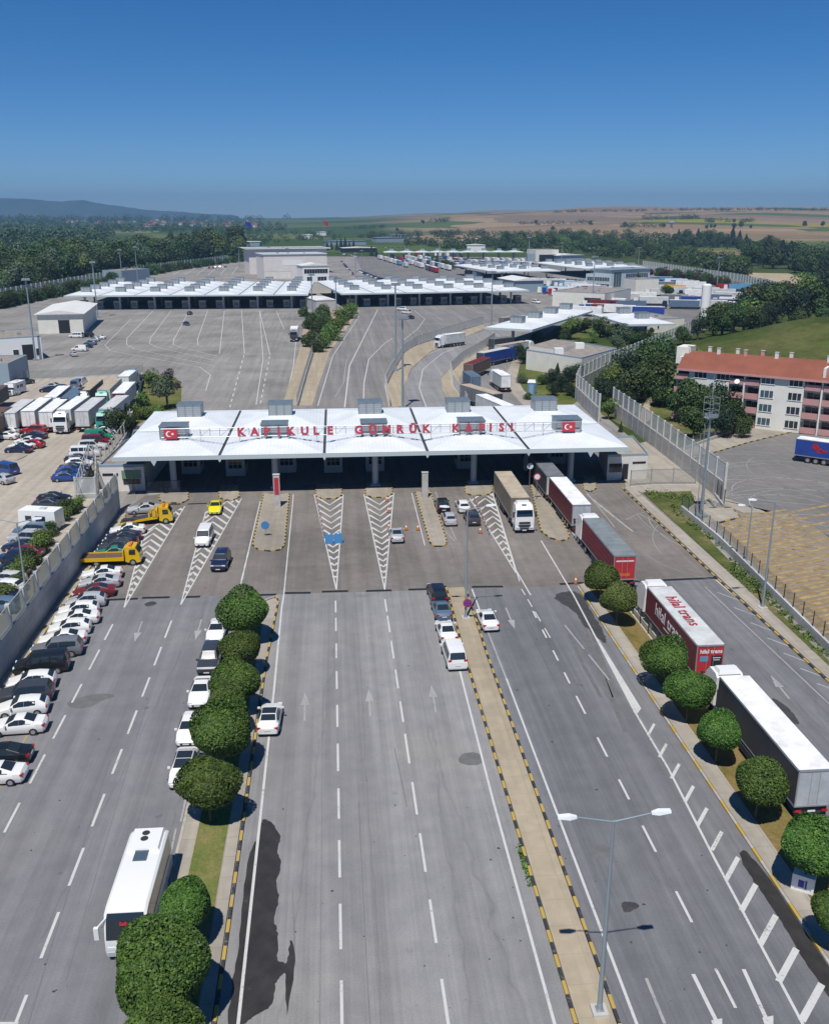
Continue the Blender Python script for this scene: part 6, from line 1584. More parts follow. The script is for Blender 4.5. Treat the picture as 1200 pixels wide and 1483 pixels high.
# ---- tow trucks
def tow(px, py, ang, label, ramp, bed):
    p = G(px, py, .9); t = empty('tow_truck', (p.x, p.y, 0), ang, label, 'tow truck', 'yellow tow trucks')
    Y = PAINT['yellow']
    m = MB(); prof = [(1.7, .55), (1.7, 2.25), (2.0, 2.35), (2.9, 2.3), (3.35, 1.55), (3.45, .5), (3.2, .42), (2.0, .42)]
    n = len(prof)
    for s in (-1, 1):
        pts = [(x, s * 1.02, z) for x, z in prof]; m.poly(pts[::-1] if s > 0 else pts)
    for i in range(n):
        a, q = prof[i], prof[(i + 1) % n]; m.quad((a[0], -1.02, a[1]), (a[0], 1.02, a[1]), (q[0], 1.02, q[1]), (q[0], -1.02, q[1]))
    link('cab', m.mesh('cab', [Y], smooth=25), t)
    link('windscreen', MB().quad((3.365, -.88, 1.6), (3.365, .88, 1.6), (2.97, .84, 2.22), (2.97, -.84, 2.22)).mesh('windscreen', [M['glass']]), t)
    for s in (-1, 1): link('side_window', MB().box((2.55, s * 1.025, 1.4), (.75, .03, .65)).mesh('side_window', [M['glass']]), t)
    link('light_bar', MB().box((2.3, 0, 2.36), (.3, 1.5, .16)).mesh('light_bar', [M['orange']]), t)
    b = MB()
    if ramp:
        L = 5.4; V = []
        for y in (-1.1, 1.1): V += [(1.5, y, 1.2), (-3.6, y, .38), (-3.6, y, .22), (1.5, y, .85)]
        b.add(V, [(0, 1, 2, 3), (7, 6, 5, 4), (0, 4, 5, 1), (3, 2, 6, 7), (0, 3, 7, 4), (1, 5, 6, 2)], 0)
        for y in (-1.05, 1.05): b.box((1.2, y, 1.0), (.7, .1, 1.0)); b.box((.4, y, .95), (.2, .08, .8))
        b.box((1.35, 0, 1.2), (.2, 2.2, .8))
        link('flatbed', b.mesh('flatbed', [Y]), t)
        d = MB(); d.add([(1.2, -.9, 1.2), (-3.5, -.9, .42), (-3.5, .9, .42), (1.2, .9, 1.2)], [(0, 3, 2, 1)]); link('deck', d.mesh('deck', [MATT[bed]]), t)
    else:
        b.box((-1.1, 0, .82), (5.3, 2.2, .16)); 
        for s in (-1, 1): b.box((-1.1, s * 1.08, .7), (5.3, .1, .42))
        b.box((1.48, 0, .9), (.12, 2.2, 1.1)); b.box((-3.78, 0, .55), (.2, 2.2, .42), 0, 0, taper=(.6, 1))
        link('flatbed', b.mesh('flatbed', [Y]), t)
        link('deck', MB().box((-1.1, 0, .985), (5.1, 2.0, .03)).mesh('deck', [MATT[bed]]), t)
    c = MB(); c.box((-.2, 0, .4), (6, .9, .3)); link('chassis', c.mesh('chassis', [M['chassis']]), t)
    for x in (2.55, -1.7):
        for s in (-1, 1): link('wheel', wheel_mesh(.42, .28), t, (x, s * .9, .42))
    for s in (-1, 1): link('headlight', MB().box((3.44, s * .7, .75), (.06, .34, .2)).mesh('headlight', [M['headlamp']]), t)
tow(213, 748, R(10), 'yellow tow truck with its dark ramp tilted to the ground', True, 'charcoal')
tow(163, 806, R(6), 'yellow tow truck with a flat rusty brown bed', False, 'brown')

# ---- coach
def coach():
    P = G(203, 1283, 1.8); L, W, h = 7.8, 2.35, 3.1
    t = empty('coach', (P.x, P.y, 0), TOWARD + R(-.5), 'white midi-coach with a black windscreen parked beside the median trees', 'coach')
    L2 = L / 2; st = [(-L2, .9), (-L2 - .02, 2.4), (-L2 + .25, h - .1), (-L2 + .6, h), (L2 - .9, h), (L2 - .35, h - .12), (L2 - .15, h - .5), (L2 + .05, 1.55), (L2 + .1, .75), (L2, .35), (-L2 + .1, .35)]
    m = MB(); rings = []
    for y, k in ((-W / 2 + .0, 0), (-W / 2 + .14, 1), (W / 2 - .14, 1), (W / 2, 0)):
        rings.append([(x, y, z - (.1 if k == 0 and z > 2.4 else 0)) for x, z in st])
    n = len(st)
    for a, q in zip(rings, rings[1:]): m.add(a + q, [(i, (i + 1) % n, n + (i + 1) % n, n + i) for i in range(n)])
    m.poly(rings[0][::-1]); m.poly(rings[-1])
    link('body', m.mesh('body', [WHITE_P], smooth=35), t)
    w = 1.1
    ws = link('windscreen', MB().quad((L2 + .075, -w, 1.45), (L2 + .075, w, 1.45), (L2 - .13, w - .04, h - .5), (L2 - .13, -w + .04, h - .5)).quad((L2 - .13, -w + .04, h - .5), (L2 - .13, w - .04, h - .5), (L2 - .30, w - .1, h - .14), (L2 - .30, -w + .1, h - .14)).mesh('windscreen', [M['glass']]), t)
    lt = letters('lettering', 'Safir', .30, M['flagred'], t, (L2 - .03, -.05, h - .66), (0, 0, 0), .01, .05); lt.rotation_euler = (R(80), 0, R(90))
    for s in (-1, 1):
        y = s * (W / 2 + .008)
        g = MB(); g.quad((-L2 + .3, y, 1.5), (L2 - .55, y, 1.5), (L2 - .75, y, 2.72), (-L2 + .45, y, 2.72)); link('side_window', g.mesh('side_window', [M['glass']]), t)
        link('skirt', MB().box((0, s * (W / 2 + .003), .42), (L - .7, .014, .55)).mesh('skirt', [PAINT['silver']]), t)
        a = MB(); a.tube((L2 - .25, s * (W / 2 - .1), h - .4), (L2 + .35, s * (W / 2 + .28), h - .55), .05, n=6); a.box((L2 + .35, s * (W / 2 + .3), h - 1.25), (.2, .26, .75)); link('mirror', a.mesh('mirror', [WHITE_P]), t)
        link('headlight', MB().box((L2 + .07, s * .8, .8), (.08, .5, .2)).mesh('headlight', [M['headlamp']]), t)
        link('tail_light', MB().box((-L2 - .01, s * .95, 1.0), (.06, .22, .5)).mesh('tail_light', [M['taillamp']]), t)
    link('roof_hatch', MB().box((-1.1, -.05, h + .002), (1.0, .8, .07), 0, 0).mesh('roof_hatch', [M['glassb']]), t)
    ac = MB(); ac.box((-L2 + 1.35, 0, h - .02), (2.1, 1.95, .2), 0, 0, taper=(.93, .9)); o = link('cooler_unit', ac.mesh('cooler_unit', [WHITE_P]), t)
    for x in (-L2 + .85, -L2 + 1.4): link('fan', MB().tube((x, -.1, h + .17), (x, -.1, h + .2), .24, n=16).mesh('fan', [M['chassis']]), o)
    for x in (L2 - 1.7, -L2 + 2.2):
        for s in (-1, 1): link('wheel', wheel_mesh(.46, .3), t, (x, s * (W / 2 - .14), .46))
    link('bumper', MB().box((L2 + .06, 0, .38), (.12, 2.2, .28)).mesh('bumper', [PAINT['silver']]), t)
    link('number_plate', MB().box((L2 + .13, 0, .45), (.02, .5, .11)).mesh('number_plate', [M['plate']]), t)
coach()

# ================================================================ far vehicles: each a small mesh of its own
def far_lorry_mesh(L):
    mb = MB(); mb.box((0, 0, 1.0), (L, 2.55, 3.0), 0, 0, top=1); mb.box((L / 2 + 1.9, 0, .6), (2.2, 2.45, 2.9), 0, 2, taper=(.85, .95)); mb.box((L / 2 + 2.95, 0, 2.0), (.1, 2.1, .9), 0, 3)
    mb.box((0, 0, .15), (L * .9, 2.2, .8), 0, 3); return mb
def far_car_mesh():
    mb = MB(); mb.box((0, 0, .25), (4.4, 1.78, .65), 0, 0, taper=(.96, .92)); mb.box((-.2, 0, .9), (2.5, 1.6, .55), 0, 1, top=0, taper=(.72, .82)); mb.box((0, 0, .05), (4.0, 1.6, .2), 0, 1); return mb
FL = far_lorry_mesh(13).mesh('distant_lorry', [MATT['white'], MATT['white'], PAINT['white'], M['chassis']])
FC = far_car_mesh().mesh('distant_car', [PAINT['white'], M['glass']])
def far_lorry(px, py, ang, s_, r_, c_, label, group='lorries in the far lorry park', sc=1):
    p = G(px, py, 2); o = link('distant_lorry', FL, None, (p.x, p.y, 0), R(ang)); tag(o, label, 'lorry', group)
    for i, mt in enumerate((MATT[s_], MATT[r_], PAINT[c_])): o.material_slots[i].link = 'OBJECT'; o.material_slots[i].material = mt
def far_car(px, py, ang, c_, label, group):
    p = G(px, py, .7); o = link('distant_car', FC, None, (p.x, p.y, 0), R(ang)); tag(o, label, 'car', group)
    o.material_slots[0].link = 'OBJECT'; o.material_slots[0].material = PAINT[c_]
for px, py, a, s_, r_, c_, lab in [
    (874, 441, 160, 'darkred', 'darkred', 'white', 'dark red trailer between the depot and the blue-grey trailer'), (886, 438, 150, 'white', 'white', 'yellow', 'white lorry with a yellow patch beside the depot'), (913, 442, 172, 'bluegrey', 'bluegrey', 'navy', 'long blue-grey trailer before the yellow-cabbed lorry'),
    (930, 429, 172, 'white', 'white', 'taxi', 'white lorry with a bright yellow cab'), (975, 432, -8, 'grey', 'palegrey', 'orange', 'long grey trailer with an orange front near the white tank'), (938, 451, 165, 'royal', 'white', 'navy', 'low dark blue trailer behind the two-vent canopy'),
    (974, 418, 170, 'yellow', 'yellow', 'yellow', 'yellow trailer in the far rank by the fence'), (958, 413, 170, 'grey', 'palegrey', 'white', 'grey trailer beside the yellow trailer'), (992, 421, 170, 'palegrey', 'palegrey', 'white', 'pale trailer beyond the yellow trailer'),
    (1010, 425, 165, 'white', 'white', 'navy', 'white trailer with a blue flank behind the tall tank'), (1038, 432, 160, 'bluegrey', 'palegrey', 'white', 'blue-grey trailer past the tall tank'), (1048, 440, 160, 'navy', 'bluegrey', 'white', 'dark blue trailer at the near end of the far park'), (1055, 429, 150, 'palegrey', 'white', 'white', 'white trailer slanting by the dark blue trailer'),
    (1070, 416, -175, 'skyblue', 'skyblue', 'white', 'light blue lorry with white cab along the far fence'), (1053, 416, 10, 'red', 'darkred', 'red', 'red lorry along the far fence'), (1099, 421, 175, 'darkred', 'darkred', 'navy', 'dark red and blue lorry farthest along the fence'),
    (868, 432, 172, 'palegrey', 'white', 'white', 'white lorry behind the glass entrance of the depot'), (905, 431, 172, 'palegrey', 'white', 'white', 'white lorry between depot and glazed offices'), (1075, 444, 150, 'palegrey', 'white', 'white', 'white trailer at the wood edge of the far park'),
    (743, 466, 40, 'grey', 'tan', 'white', 'tan trailer emerging behind the pine garden'),
    (880, 424, 172, 'palegrey', 'white', 'white', 'white trailer in the rank behind the depot roof'), (946, 436, 172, 'palegrey', 'white', 'white', 'white trailer alongside the yellow-cabbed lorry'), (960, 424, 172, 'palegrey', 'palegrey', 'white', 'pale trailer behind the long grey trailer'),
    (990, 441, 168, 'bluegrey', 'white', 'navy', 'white-roofed trailer with a blue-grey flank by the tall tank'), (1006, 435, 165, 'royal', 'palegrey', 'white', 'blue-flanked trailer just past the tall tank'), (1022, 422, 165, 'palegrey', 'white', 'white', 'white trailer between the tall tank and the far fence'),
    (1030, 441, 160, 'palegrey', 'white', 'white', 'white trailer with its end against the dark blue trailer'), (1062, 437, 155, 'white', 'white', 'white', 'white trailer at the corner of the far park'), (942, 418, 170, 'palegrey', 'white', 'white', 'white trailer behind the blank cream stair block'),
    (1045, 424, 165, 'palegrey', 'palegrey', 'white', 'pale trailer below the red lorry of the far fence'), (850, 451, 150, 'white', 'white', 'red', 'white and red lorry at the corner of the glass entrance'), (834, 412, 172, 'palegrey', 'white', 'white', 'white trailer seen over the brown depot roof') ]:
    far_lorry(px, py, a, s_, r_, c_, lab)
rnd = random.Random(3)
cols = ['white', 'palegrey', 'red', 'royal', 'bluegrey', 'white', 'charcoal', 'wine', 'white', 'palegrey', 'skyblue']
# ranks of lorries behind the six-bay canopy
for (x0, y0, x1, y1, n, ang) in [(548, 372, 590, 384, 6, 100), (566, 371, 634, 392, 10, 100), (584, 371, 650, 388, 10, 100), (604, 372, 672, 386, 9, 100), (640, 374, 700, 381, 8, 100), (700, 376, 760, 378, 7, 95), (586, 368, 672, 369, 9, 95), (800, 419, 830, 424, 4, 170), (800, 408, 885, 424, 9, 168), (640, 379, 716, 385, 14, 100), (720, 381, 790, 384, 9, 100), (860, 446, 900, 449, 3, 160), (955, 405, 1010, 414, 6, 168), (762, 407, 800, 409, 4, 170), (675, 395, 700, 400, 3, 100)]:
    for k in range(n):
        t = (k + rnd.uniform(.2, .8)) / n; s_ = rnd.choice(cols)
        r_ = rnd.choice(['white', 'palegrey', 'white', s_]); c_ = rnd.choice(['white', 'red', 'royal', 'white'])
        far_lorry(lerp(x0, x1, t), lerp(y0, y1, t), ang + rnd.uniform(-4, 4), s_, r_, c_, f'tiny {dict(palegrey="pale grey", bluegrey="blue-grey", royal="deep blue", wine="wine-red", skyblue="light blue").get(s_, s_)} lorry among the ranks behind the far canopies', 'lorry ranks behind the far canopies')
for (x0, y0, x1, y1, n, ang) in [(521, 392, 552, 404, 22, 10), (494, 378, 512, 398, 12, 100), (488, 366, 520, 372, 12, 95), (362, 389, 378, 386, 6, 95), (520, 358, 600, 359, 20, 95), (790, 402, 880, 411, 16, 100), (900, 436, 940, 437, 6, 100), (690, 400, 740, 403, 8, 90), (300, 388, 330, 386, 6, 95)]:
    for k in range(n):
        t = (k + rnd.uniform(.2, .8)) / n; c_ = rnd.choice(['white', 'black', 'silver', 'navy', 'white', 'grey', 'red', 'black'])
        far_car(lerp(x0, x1, t), lerp(y0, y1, t), ang + rnd.uniform(-5, 5), c_, f'tiny {c_} car in the distant car rows', 'cars in the distant rows')
# ================================================================ trees
def leaf_cloud(n, leaf, rnd, radii, fill=.35, lumps=9, flat=.0, droop=0.0):
    """leaf-sized quads over and through a lumpy ellipsoid; returns verts (4n,3)"""
    rs = np.random.RandomState(rnd)
    u = rs.normal(size=(n, 3)); u /= np.linalg.norm(u, axis=1)[:, None]
    L = rs.normal(size=(lumps, 3)); L /= np.linalg.norm(L, axis=1)[:, None]
    amp = rs.uniform(.08, .24, lumps)
    bumpy = 1 + (np.exp(-(1 - u @ L.T) * 7) * amp).sum(1) - .10
    rr = bumpy * (1 - fill * rs.rand(n) ** 2.2)
    c = u * rr[:, None] * np.array(radii)
    if flat: c[:, 2] = np.maximum(c[:, 2], -radii[2] * flat)
    nr = u + rs.normal(scale=.55, size=(n, 3)); nr[:, 2] += .35; nr /= np.linalg.norm(nr, axis=1)[:, None]
    a = np.cross(nr, rs.normal(size=(n, 3))); a /= np.linalg.norm(a, axis=1)[:, None]
    b = np.cross(nr, a)
    s = leaf * rs.uniform(.6, 1.35, n)[:, None]
    V = np.stack([c - a * s, c - b * s * .55, c + a * s, c + b * s * .55], 1)
    return V.reshape(-1, 3)
def quads_mesh(name, V, mats, extra=None):
    nq = len(V) // 4
    me = bpy.data.meshes.new(name)
    me.vertices.add(len(V)); me.vertices.foreach_set('co', V.astype(np.float32).ravel())
    me.loops.add(nq * 4); me.loops.foreach_set('vertex_index', np.arange(nq * 4, dtype=np.int32))
    me.polygons.add(nq); me.polygons.foreach_set('loop_start', np.arange(0, nq * 4, 4, dtype=np.int32))
    try: me.polygons.foreach_set('loop_total', np.full(nq, 4, dtype=np.int32))
    except Exception: pass
    for m in mats: me.materials.append(m)
    me.update(calc_edges=True); me.validate()
    return me
def crown_core(radii, mat, seed, k=.80):
    """twig mass inside the leaves so that the crown is not hollow"""
    import bmesh
    bm = bmesh.new(); bmesh.ops.create_icosphere(bm, subdivisions=2, radius=1)
    rs = random.Random(seed)
    for v in bm.verts: q = k * rs.uniform(.86, 1.06); v.co = Vector((v.co.x * radii[0] * q, v.co.y * radii[1] * q, v.co.z * radii[2] * q))
    return bm
def crown_mesh(name, n, leaf, seed, radii, mat, fill=.35, lumps=9, core=.8, flat=0.0):
    V = leaf_cloud(n, leaf, seed, radii, fill, lumps, flat)
    if core:
        bm = crown_core(radii, mat, seed, core)
        T = []
        for f in bm.faces:
            vs = [v.co for v in f.verts]
            if flat and sum(v.z for v in vs) / 3 < -radii[2] * flat: continue
            T += [vs[0], vs[1], vs[2], (vs[2] + vs[0]) / 2]
        bm.free(); V = np.concatenate([V, np.array([tuple(v) for v in T])])
    return quads_mesh(name, V, [mat])
def trunk_mesh(h, r, limbs=4, seed=0, spread=1.0):
    rs = random.Random(seed); mb = MB(); mb.tube((0, 0, -.05), (0, 0, h), r, r * .7, 9)
    for k in range(limbs):
        a = 2 * math.pi * (k + rs.random() * .5) / limbs; mb.tube((0, 0, h * .9), (math.cos(a) * spread, math.sin(a) * spread, h + spread * .9), r * .55, r * .22, 6)
    return mb.mesh('trunk', [M['bark']], smooth=50)
# ---- globe trees of the medians (unit crown radius 1, scaled)
GLOBE = [crown_mesh('crown', 13000, .058, 40 + k, (1, 1, .86), M['leaf_globe'], .22, 16, .86, .76) for k in range(4)]
BIGGLOBE = crown_mesh('crown', 24000, .042, 48, (1, 1, .88), M['leaf_globe'], .2, 18, .88, .8)
GTRUNK = trunk_mesh(1.0, .085, 4, 1, .45)
def globe(px, py, wpx, k, label, group, squash=1.0):
    zc = 2.6; 
    for _ in range(4): rad = wpx / 2 * mpp(py, zc); zc = 1.6 + rad * .80
    p = G(px, py, zc)
    t = empty('round_tree', (p.x, p.y, 0), 0, label, 'tree', group)
    tr = link('trunk', GTRUNK, t); tr.scale = (1, 1, zc - .35)
    c = link('crown', BIGGLOBE if wpx > 130 else GLOBE[k % 4], t, (0, 0, zc), k * 1.3); c.scale = (rad / 1.2, rad / 1.2, rad * squash * .87)
    return t
gm = 'round trees of the car median'
for k, (x, y, w, lab) in enumerate([(357, 885, 72, 'round tree at the forecourt end of the car median'), (349, 937, 62, 'round tree second from the forecourt end of the car median, above the dark grey car'), (340, 984, 76, 'round tree beside the white saloon facing us on the car median'),
                                    (328, 1018, 62, 'round tree squeezed between two larger ones on the car median'), (321, 1060, 96, 'wide round tree beside the white car with the black roof hatch'), (301, 1133, 92, 'round tree beside the white car with a dark glass roof'),
                                    (266, 1308, 86, 'round tree beside the coach windscreen'), (240, 1397, 156, 'largest round tree, in front of the coach'), (232, 1512, 140, 'round tree cut by the bottom of the frame')]):
    globe(x, y, w, k, lab, gm)
gv = 'round trees of the lorry lane verge'
for k, (x, y, w, lab) in enumerate([(871, 834, 52, 'round tree at the head of the verge beside the wine-red lorry'), (895, 866, 55, 'paler round tree second along the verge'), (966, 956, 70, 'round tree below the hilal trans lorry'), (998, 998, 70, 'round tree beside the cab of the dark-sided lorry'),
                                    (1041, 1056, 70, 'round tree at the middle of the dark-sided lorry'), (1100, 1131, 82, 'round tree at the tail of the dark-sided lorry'), (1172, 1226, 96, 'large round tree above the white sign box'), (1208, 1322, 70, 'round tree at the frame edge below the white sign box')]):
    t = globe(x, y, w, k + 2, lab, gv)
    if k == 1:
        for ch in t.children:
            if ch.name.startswith('crown'): ch.material_slots[0].link = 'OBJECT'; ch.material_slots[0].material = M['leaf_light']
# ---- broadleaf, pine, shrub prototypes (unit scale: crown radius 1)
def multi_crown(seed, n, leaf, mat, blobs=6, name='crown', tall=1.0):
    rs = np.random.RandomState(seed); Vs = []
    for k in range(blobs):
        a = rs.uniform(0, 6.28); d = rs.uniform(.15, .62) if k else 0; r = rs.uniform(.42, .66)
        V = leaf_cloud(n // blobs, leaf, seed * 17 + k, (r, r, r * .85 * tall), .45, 6)
        Vs.append(V + np.array([math.cos(a) * d, math.sin(a) * d, rs.uniform(-.35, .5) * tall]))
    return quads_mesh(name, np.concatenate(Vs), [mat])
BROAD = [multi_crown(60 + k, 3600, .068, M['leaf_wood'], 9) for k in range(5)]
BROADL = [multi_crown(70 + k, 2600, .068, M['leaf_light'], 8) for k in range(3)]
OLIVE = [multi_crown(80 + k, 2200, .062, M['leaf_olive'], 8) for k in range(2)]
PURP = [multi_crown(85, 900, .09, M['leaf_purple'], 5)]
def pine_crown(seed):
    rs = np.random.RandomState(seed); n = 2400
    h = rs.rand(n) ** 1.3; a = rs.uniform(0, 6.28, n); r = (1 - h) * (.75 + .25 * np.sin(a * 5 + h * 30)) * rs.rand(n) ** .4 * .85 + .03
    c = np.stack([np.cos(a) * r, np.sin(a) * r, h * 1.9 - .6], 1)
    nr = np.stack([np.cos(a), np.sin(a), np.full(n, .6)], 1) + rs.normal(scale=.4, size=(n, 3)); nr /= np.linalg.norm(nr, axis=1)[:, None]
    t = np.cross(nr, rs.normal(size=(n, 3))); t /= np.linalg.norm(t, axis=1)[:, None]; b = np.cross(nr, t); s = .075 * rs.uniform(.6, 1.3, n)[:, None]
    return quads_mesh('crown', np.stack([c - t * s, c - b * s * .5, c + t * s, c + b * s * .5], 1).reshape(-1, 3), [M['leaf_pine']])
PINE = [pine_crown(90 + k) for k in range(3)]
BUSHP = [multi_crown(95 + k, 2600, .06, M['leaf_pine'], 9, tall=1.15) for k in range(3)]
TK = trunk_mesh(1.0, .06, 5, 2, .35)
def tree(kind, p, rad, label, group, seed, name='tree', hz=1.05, lift=.9, bare=False):
    me = kind[seed % len(kind)]
    t = empty(name, p, 0, label, 'tree' if name != 'shrub' else 'shrub', group)
    if not bare:
        tr = link('trunk', TK, t); tr.scale = (rad * 1.5, rad * 1.5, max(.5, rad * lift))
    c = link('crown', me, t, (0, 0, rad * (lift + .55 * hz) if not bare else rad * .55 * hz), seed * 2.399); c.scale = (rad, rad, rad * hz)
    return t
def ground_z(p): return max(0.0, float(TH(p.x, p.y)))
rnd = random.Random(21)
# garden between lot and bare plaza
for x, y, w, kd, nm, lab in [(222, 566, 22, BROADL, 'tree', 'slender bright green tree at the corner of the vehicle lot'), (243, 553, 17, PURP, 'tree', 'dark purple tree beside the slender green one'), (256, 558, 11, PURP, 'shrub', 'small purple shrub at the plaza edge'), (243, 580, 34, OLIVE, 'tree', 'grey-green rounded tree behind the canopy roof'),
                             (208, 580, 22, BROADL, 'shrub', 'light green shrub on the slope by the trailers'), (198, 598, 24, BROADL, 'shrub', 'light green shrub beside the green-cabbed lorry'), (186, 612, 26, BROAD, 'tree', 'dark green tree by the green-cabbed lorry'), (177, 632, 30, BROAD, 'tree', 'dark green tree touching the canopy roof corner'), (212, 600, 22, BROADL, 'shrub', 'light green shrub between trailers and canopy'), (228, 600, 20, BROADL, 'shrub', 'light green shrub touching the canopy roof edge')]:
    p = G(x, y + w * .35); tree(kd, (p.x, p.y, .05), w / 2 * mpp(y) * 1.3, lab, 'garden by the vehicle lot', int(x), nm, 1.3 if x in (222, 177) else 1.0, .8, nm == 'shrub')
# shrubs behind the retaining wall
for k, (x, y) in enumerate([(116, 736), (104, 742), (93, 752), (82, 764), (72, 775), (66, 789), (60, 800), (50, 815), (40, 826), (30, 838), (24, 852), (14, 868)]):
    p = G(x - 3, y + 2, LZ); rr = rnd.uniform(1.25, 1.75)
    c = spawn([('crown', (BROADL if k % 3 != 1 else BROAD)[k % 3], (0, 0, rr * .6), None, False), ('stem', TK, (0, 0, 0), None, False)], 'shrub', (p.x, p.y, LZ), k, 'leafy shrub in the bed behind the mesh of the retaining wall', 'shrub', 'shrubs behind the retaining wall')
    for ch in c.children: ch.scale = (rr, rr, rr * .95) if ch.name.startswith('crown') else (rr, rr, rr * .5)
# hedge bed between ramp and plaza
for k, (x, y, w, kd) in enumerate([(447, 497, 17, BROAD), (455, 484, 17, BROAD), (449, 472, 16, BROAD), (462, 470, 17, BROAD), (466, 458, 18, BROAD), (440, 455, 11, BROAD), (470, 500, 16, BROADL), (478, 488, 18, BROADL), (486, 477, 17, BROADL), (495, 466, 17, BROADL), (503, 457, 15, BROADL), (510, 451, 13, BROADL), (474, 475, 18, BROAD), (462, 506, 14, BROAD)]):
    p = G(x, y + w * .3); tree(kd, (p.x, p.y, 0), w / 2 * mpp(y) * 1.75, ('dark' if kd is BROAD else 'light') + ' green shrub in the bed between the ramp and the bare plaza', 'shrubs of the ramp bed', k, 'shrub', 1.1, .4, True)
# pine garden by the low block
for k, (x, y, w, kd) in enumerate([(757, 520, 14, PINE), (750, 513, 15, PINE), (762, 512, 13, BROAD), (797, 549, 15, PINE), (806, 544, 16, PINE), (818, 549, 17, PINE), (828, 546, 16, PINE), (838, 540, 15, PINE), (846, 533, 15, PINE), (856, 528, 16, PINE), (866, 524, 15, PINE), (876, 520, 14, PINE), (786, 551, 12, BROAD), (755, 549, 12, OLIVE), (765, 574, 10, BROAD), (824, 566, 14, PINE), (833, 570, 12, PINE), (812, 560, 16, PINE), (800, 566, 14, PINE), (843, 552, 14, PINE)]):
    kp = kd if kd is not PINE else (PINE if k % 5 == 4 else BUSHP)
    p = G(x, y + w * .5); tree(kp, (p.x, p.y, 0), w / 2 * mpp(y) * (1.35 if kp is PINE else 1.55), 'dark conifer in the garden around the low brown-topped block' if kd is PINE else 'leafy bush in the garden around the low brown-topped block', 'garden around the low block', k, 'pine_tree' if kd is PINE else 'shrub', 1.1, .3, kd is not PINE)
for k, (x, y, w, kd) in enumerate([(826, 480, 34, BROADL), (815, 488, 22, BROAD), (846, 474, 24, BROAD), (868, 478, 30, BROAD), (885, 482, 26, BROAD), (900, 488, 34, OLIVE), (893, 500, 26, OLIVE), (918, 496, 26, BROAD), (930, 490, 22, BROAD), (858, 490, 20, BROADL), (778, 492, 22, BROAD), (942, 480, 11, BROAD), (965, 425, 20, BROAD), (922, 412, 20, PINE)]):
    p = G(x, y + w * .35); tree(kd, (p.x, p.y, 0), w / 2 * mpp(y), 'leafy tree in the garden below the two-vent canopy' if y > 470 else 'dark tree beside the blank cream block', 'trees of the canopy garden', k, 'tree', .9, .5)
# wood around the apartment house
ga = 'wood around the apartment house'
for k, (x, y, w) in enumerate([(880, 560, 34), (900, 548, 40), (925, 540, 44), (950, 528, 40), (890, 580, 30), (915, 566, 40), (945, 552, 44), (968, 545, 36), (975, 565, 50), (1000, 560, 54), (1020, 575, 50), (990, 590, 46), (1015, 600, 44), (1040, 595, 44), (1052, 575, 34), (1062, 612, 36), (1035, 618, 34), (1003, 620, 34), (880, 598, 22), (905, 592, 26), (968, 512, 20), (988, 500, 22), (1008, 494, 26), (1030, 488, 34), (1044, 474, 40), (1060, 480, 34), (1058, 466, 34), (985, 575, 40), (1030, 560, 40), (960, 575, 34), (935, 560, 36), (1048, 620, 30), (1062, 590, 36), (1075, 625, 22), (870, 570, 26), (862, 585, 20), (1075, 468, 40), (1074, 456, 40), (1095, 455, 44), (1120, 450, 48), (1145, 455, 44), (1170, 450, 48), (1195, 452, 44), (1100, 438, 36), (1130, 436, 36), (1160, 434, 40), (1190, 432, 40), (1055, 492, 30), (1085, 476, 30), (1115, 464, 30), (1150, 468, 26), (1185, 468, 28), (1210, 462, 40)]):
    p = G(x, y + w * .42); tree((BROAD, BUSHP)[k % 3 == 1] if k % 9 else BROADL, (p.x, p.y, max(0, float(TH(p.x, p.y)))), w / 2 * mpp(y) * (1.3 if y > 515 else 1.12), 'dark broad-leaved tree in the wood around the apartment house' if k % 9 else 'paler broad-leaved tree in the wood around the apartment house', ga, k, 'tree', 1.05, .55)
# little bushes by yard, apartments
for k, (x, y, w, lab) in enumerate([(1121, 607, 14, 'small bush at the foot of the apartment house wall'), (898, 622, 12, 'young conifer at the foot of the tall perimeter wall'), (1190, 600, 26, 'dark bush before the last balconies'), (1070, 604, 12, 'bush under the pink balconies')]):
    p = G(x, y + w * .3); tree(PINE if k == 1 else BROAD, (p.x, p.y, 0), w / 2 * mpp(y), lab, None, k + 5, 'shrub', 1.4 if k == 1 else 1, .3, True)
# trees along the far park
for k in range(15):
    x = lerp(942, 1050, k / 14) + rnd.uniform(-2, 2); y = lerp(394, 411, k / 14); p = G(x, y + 4)
    tree(BROAD if k % 3 else PURP, (p.x, p.y, 0), 4.6 * rnd.uniform(.8, 1.2), 'round dark shrub before the far lorry park fence' if k % 3 else 'reddish shrub before the far lorry park fence', 'shrubs along the far fence', k, 'shrub', 1, .3, True)
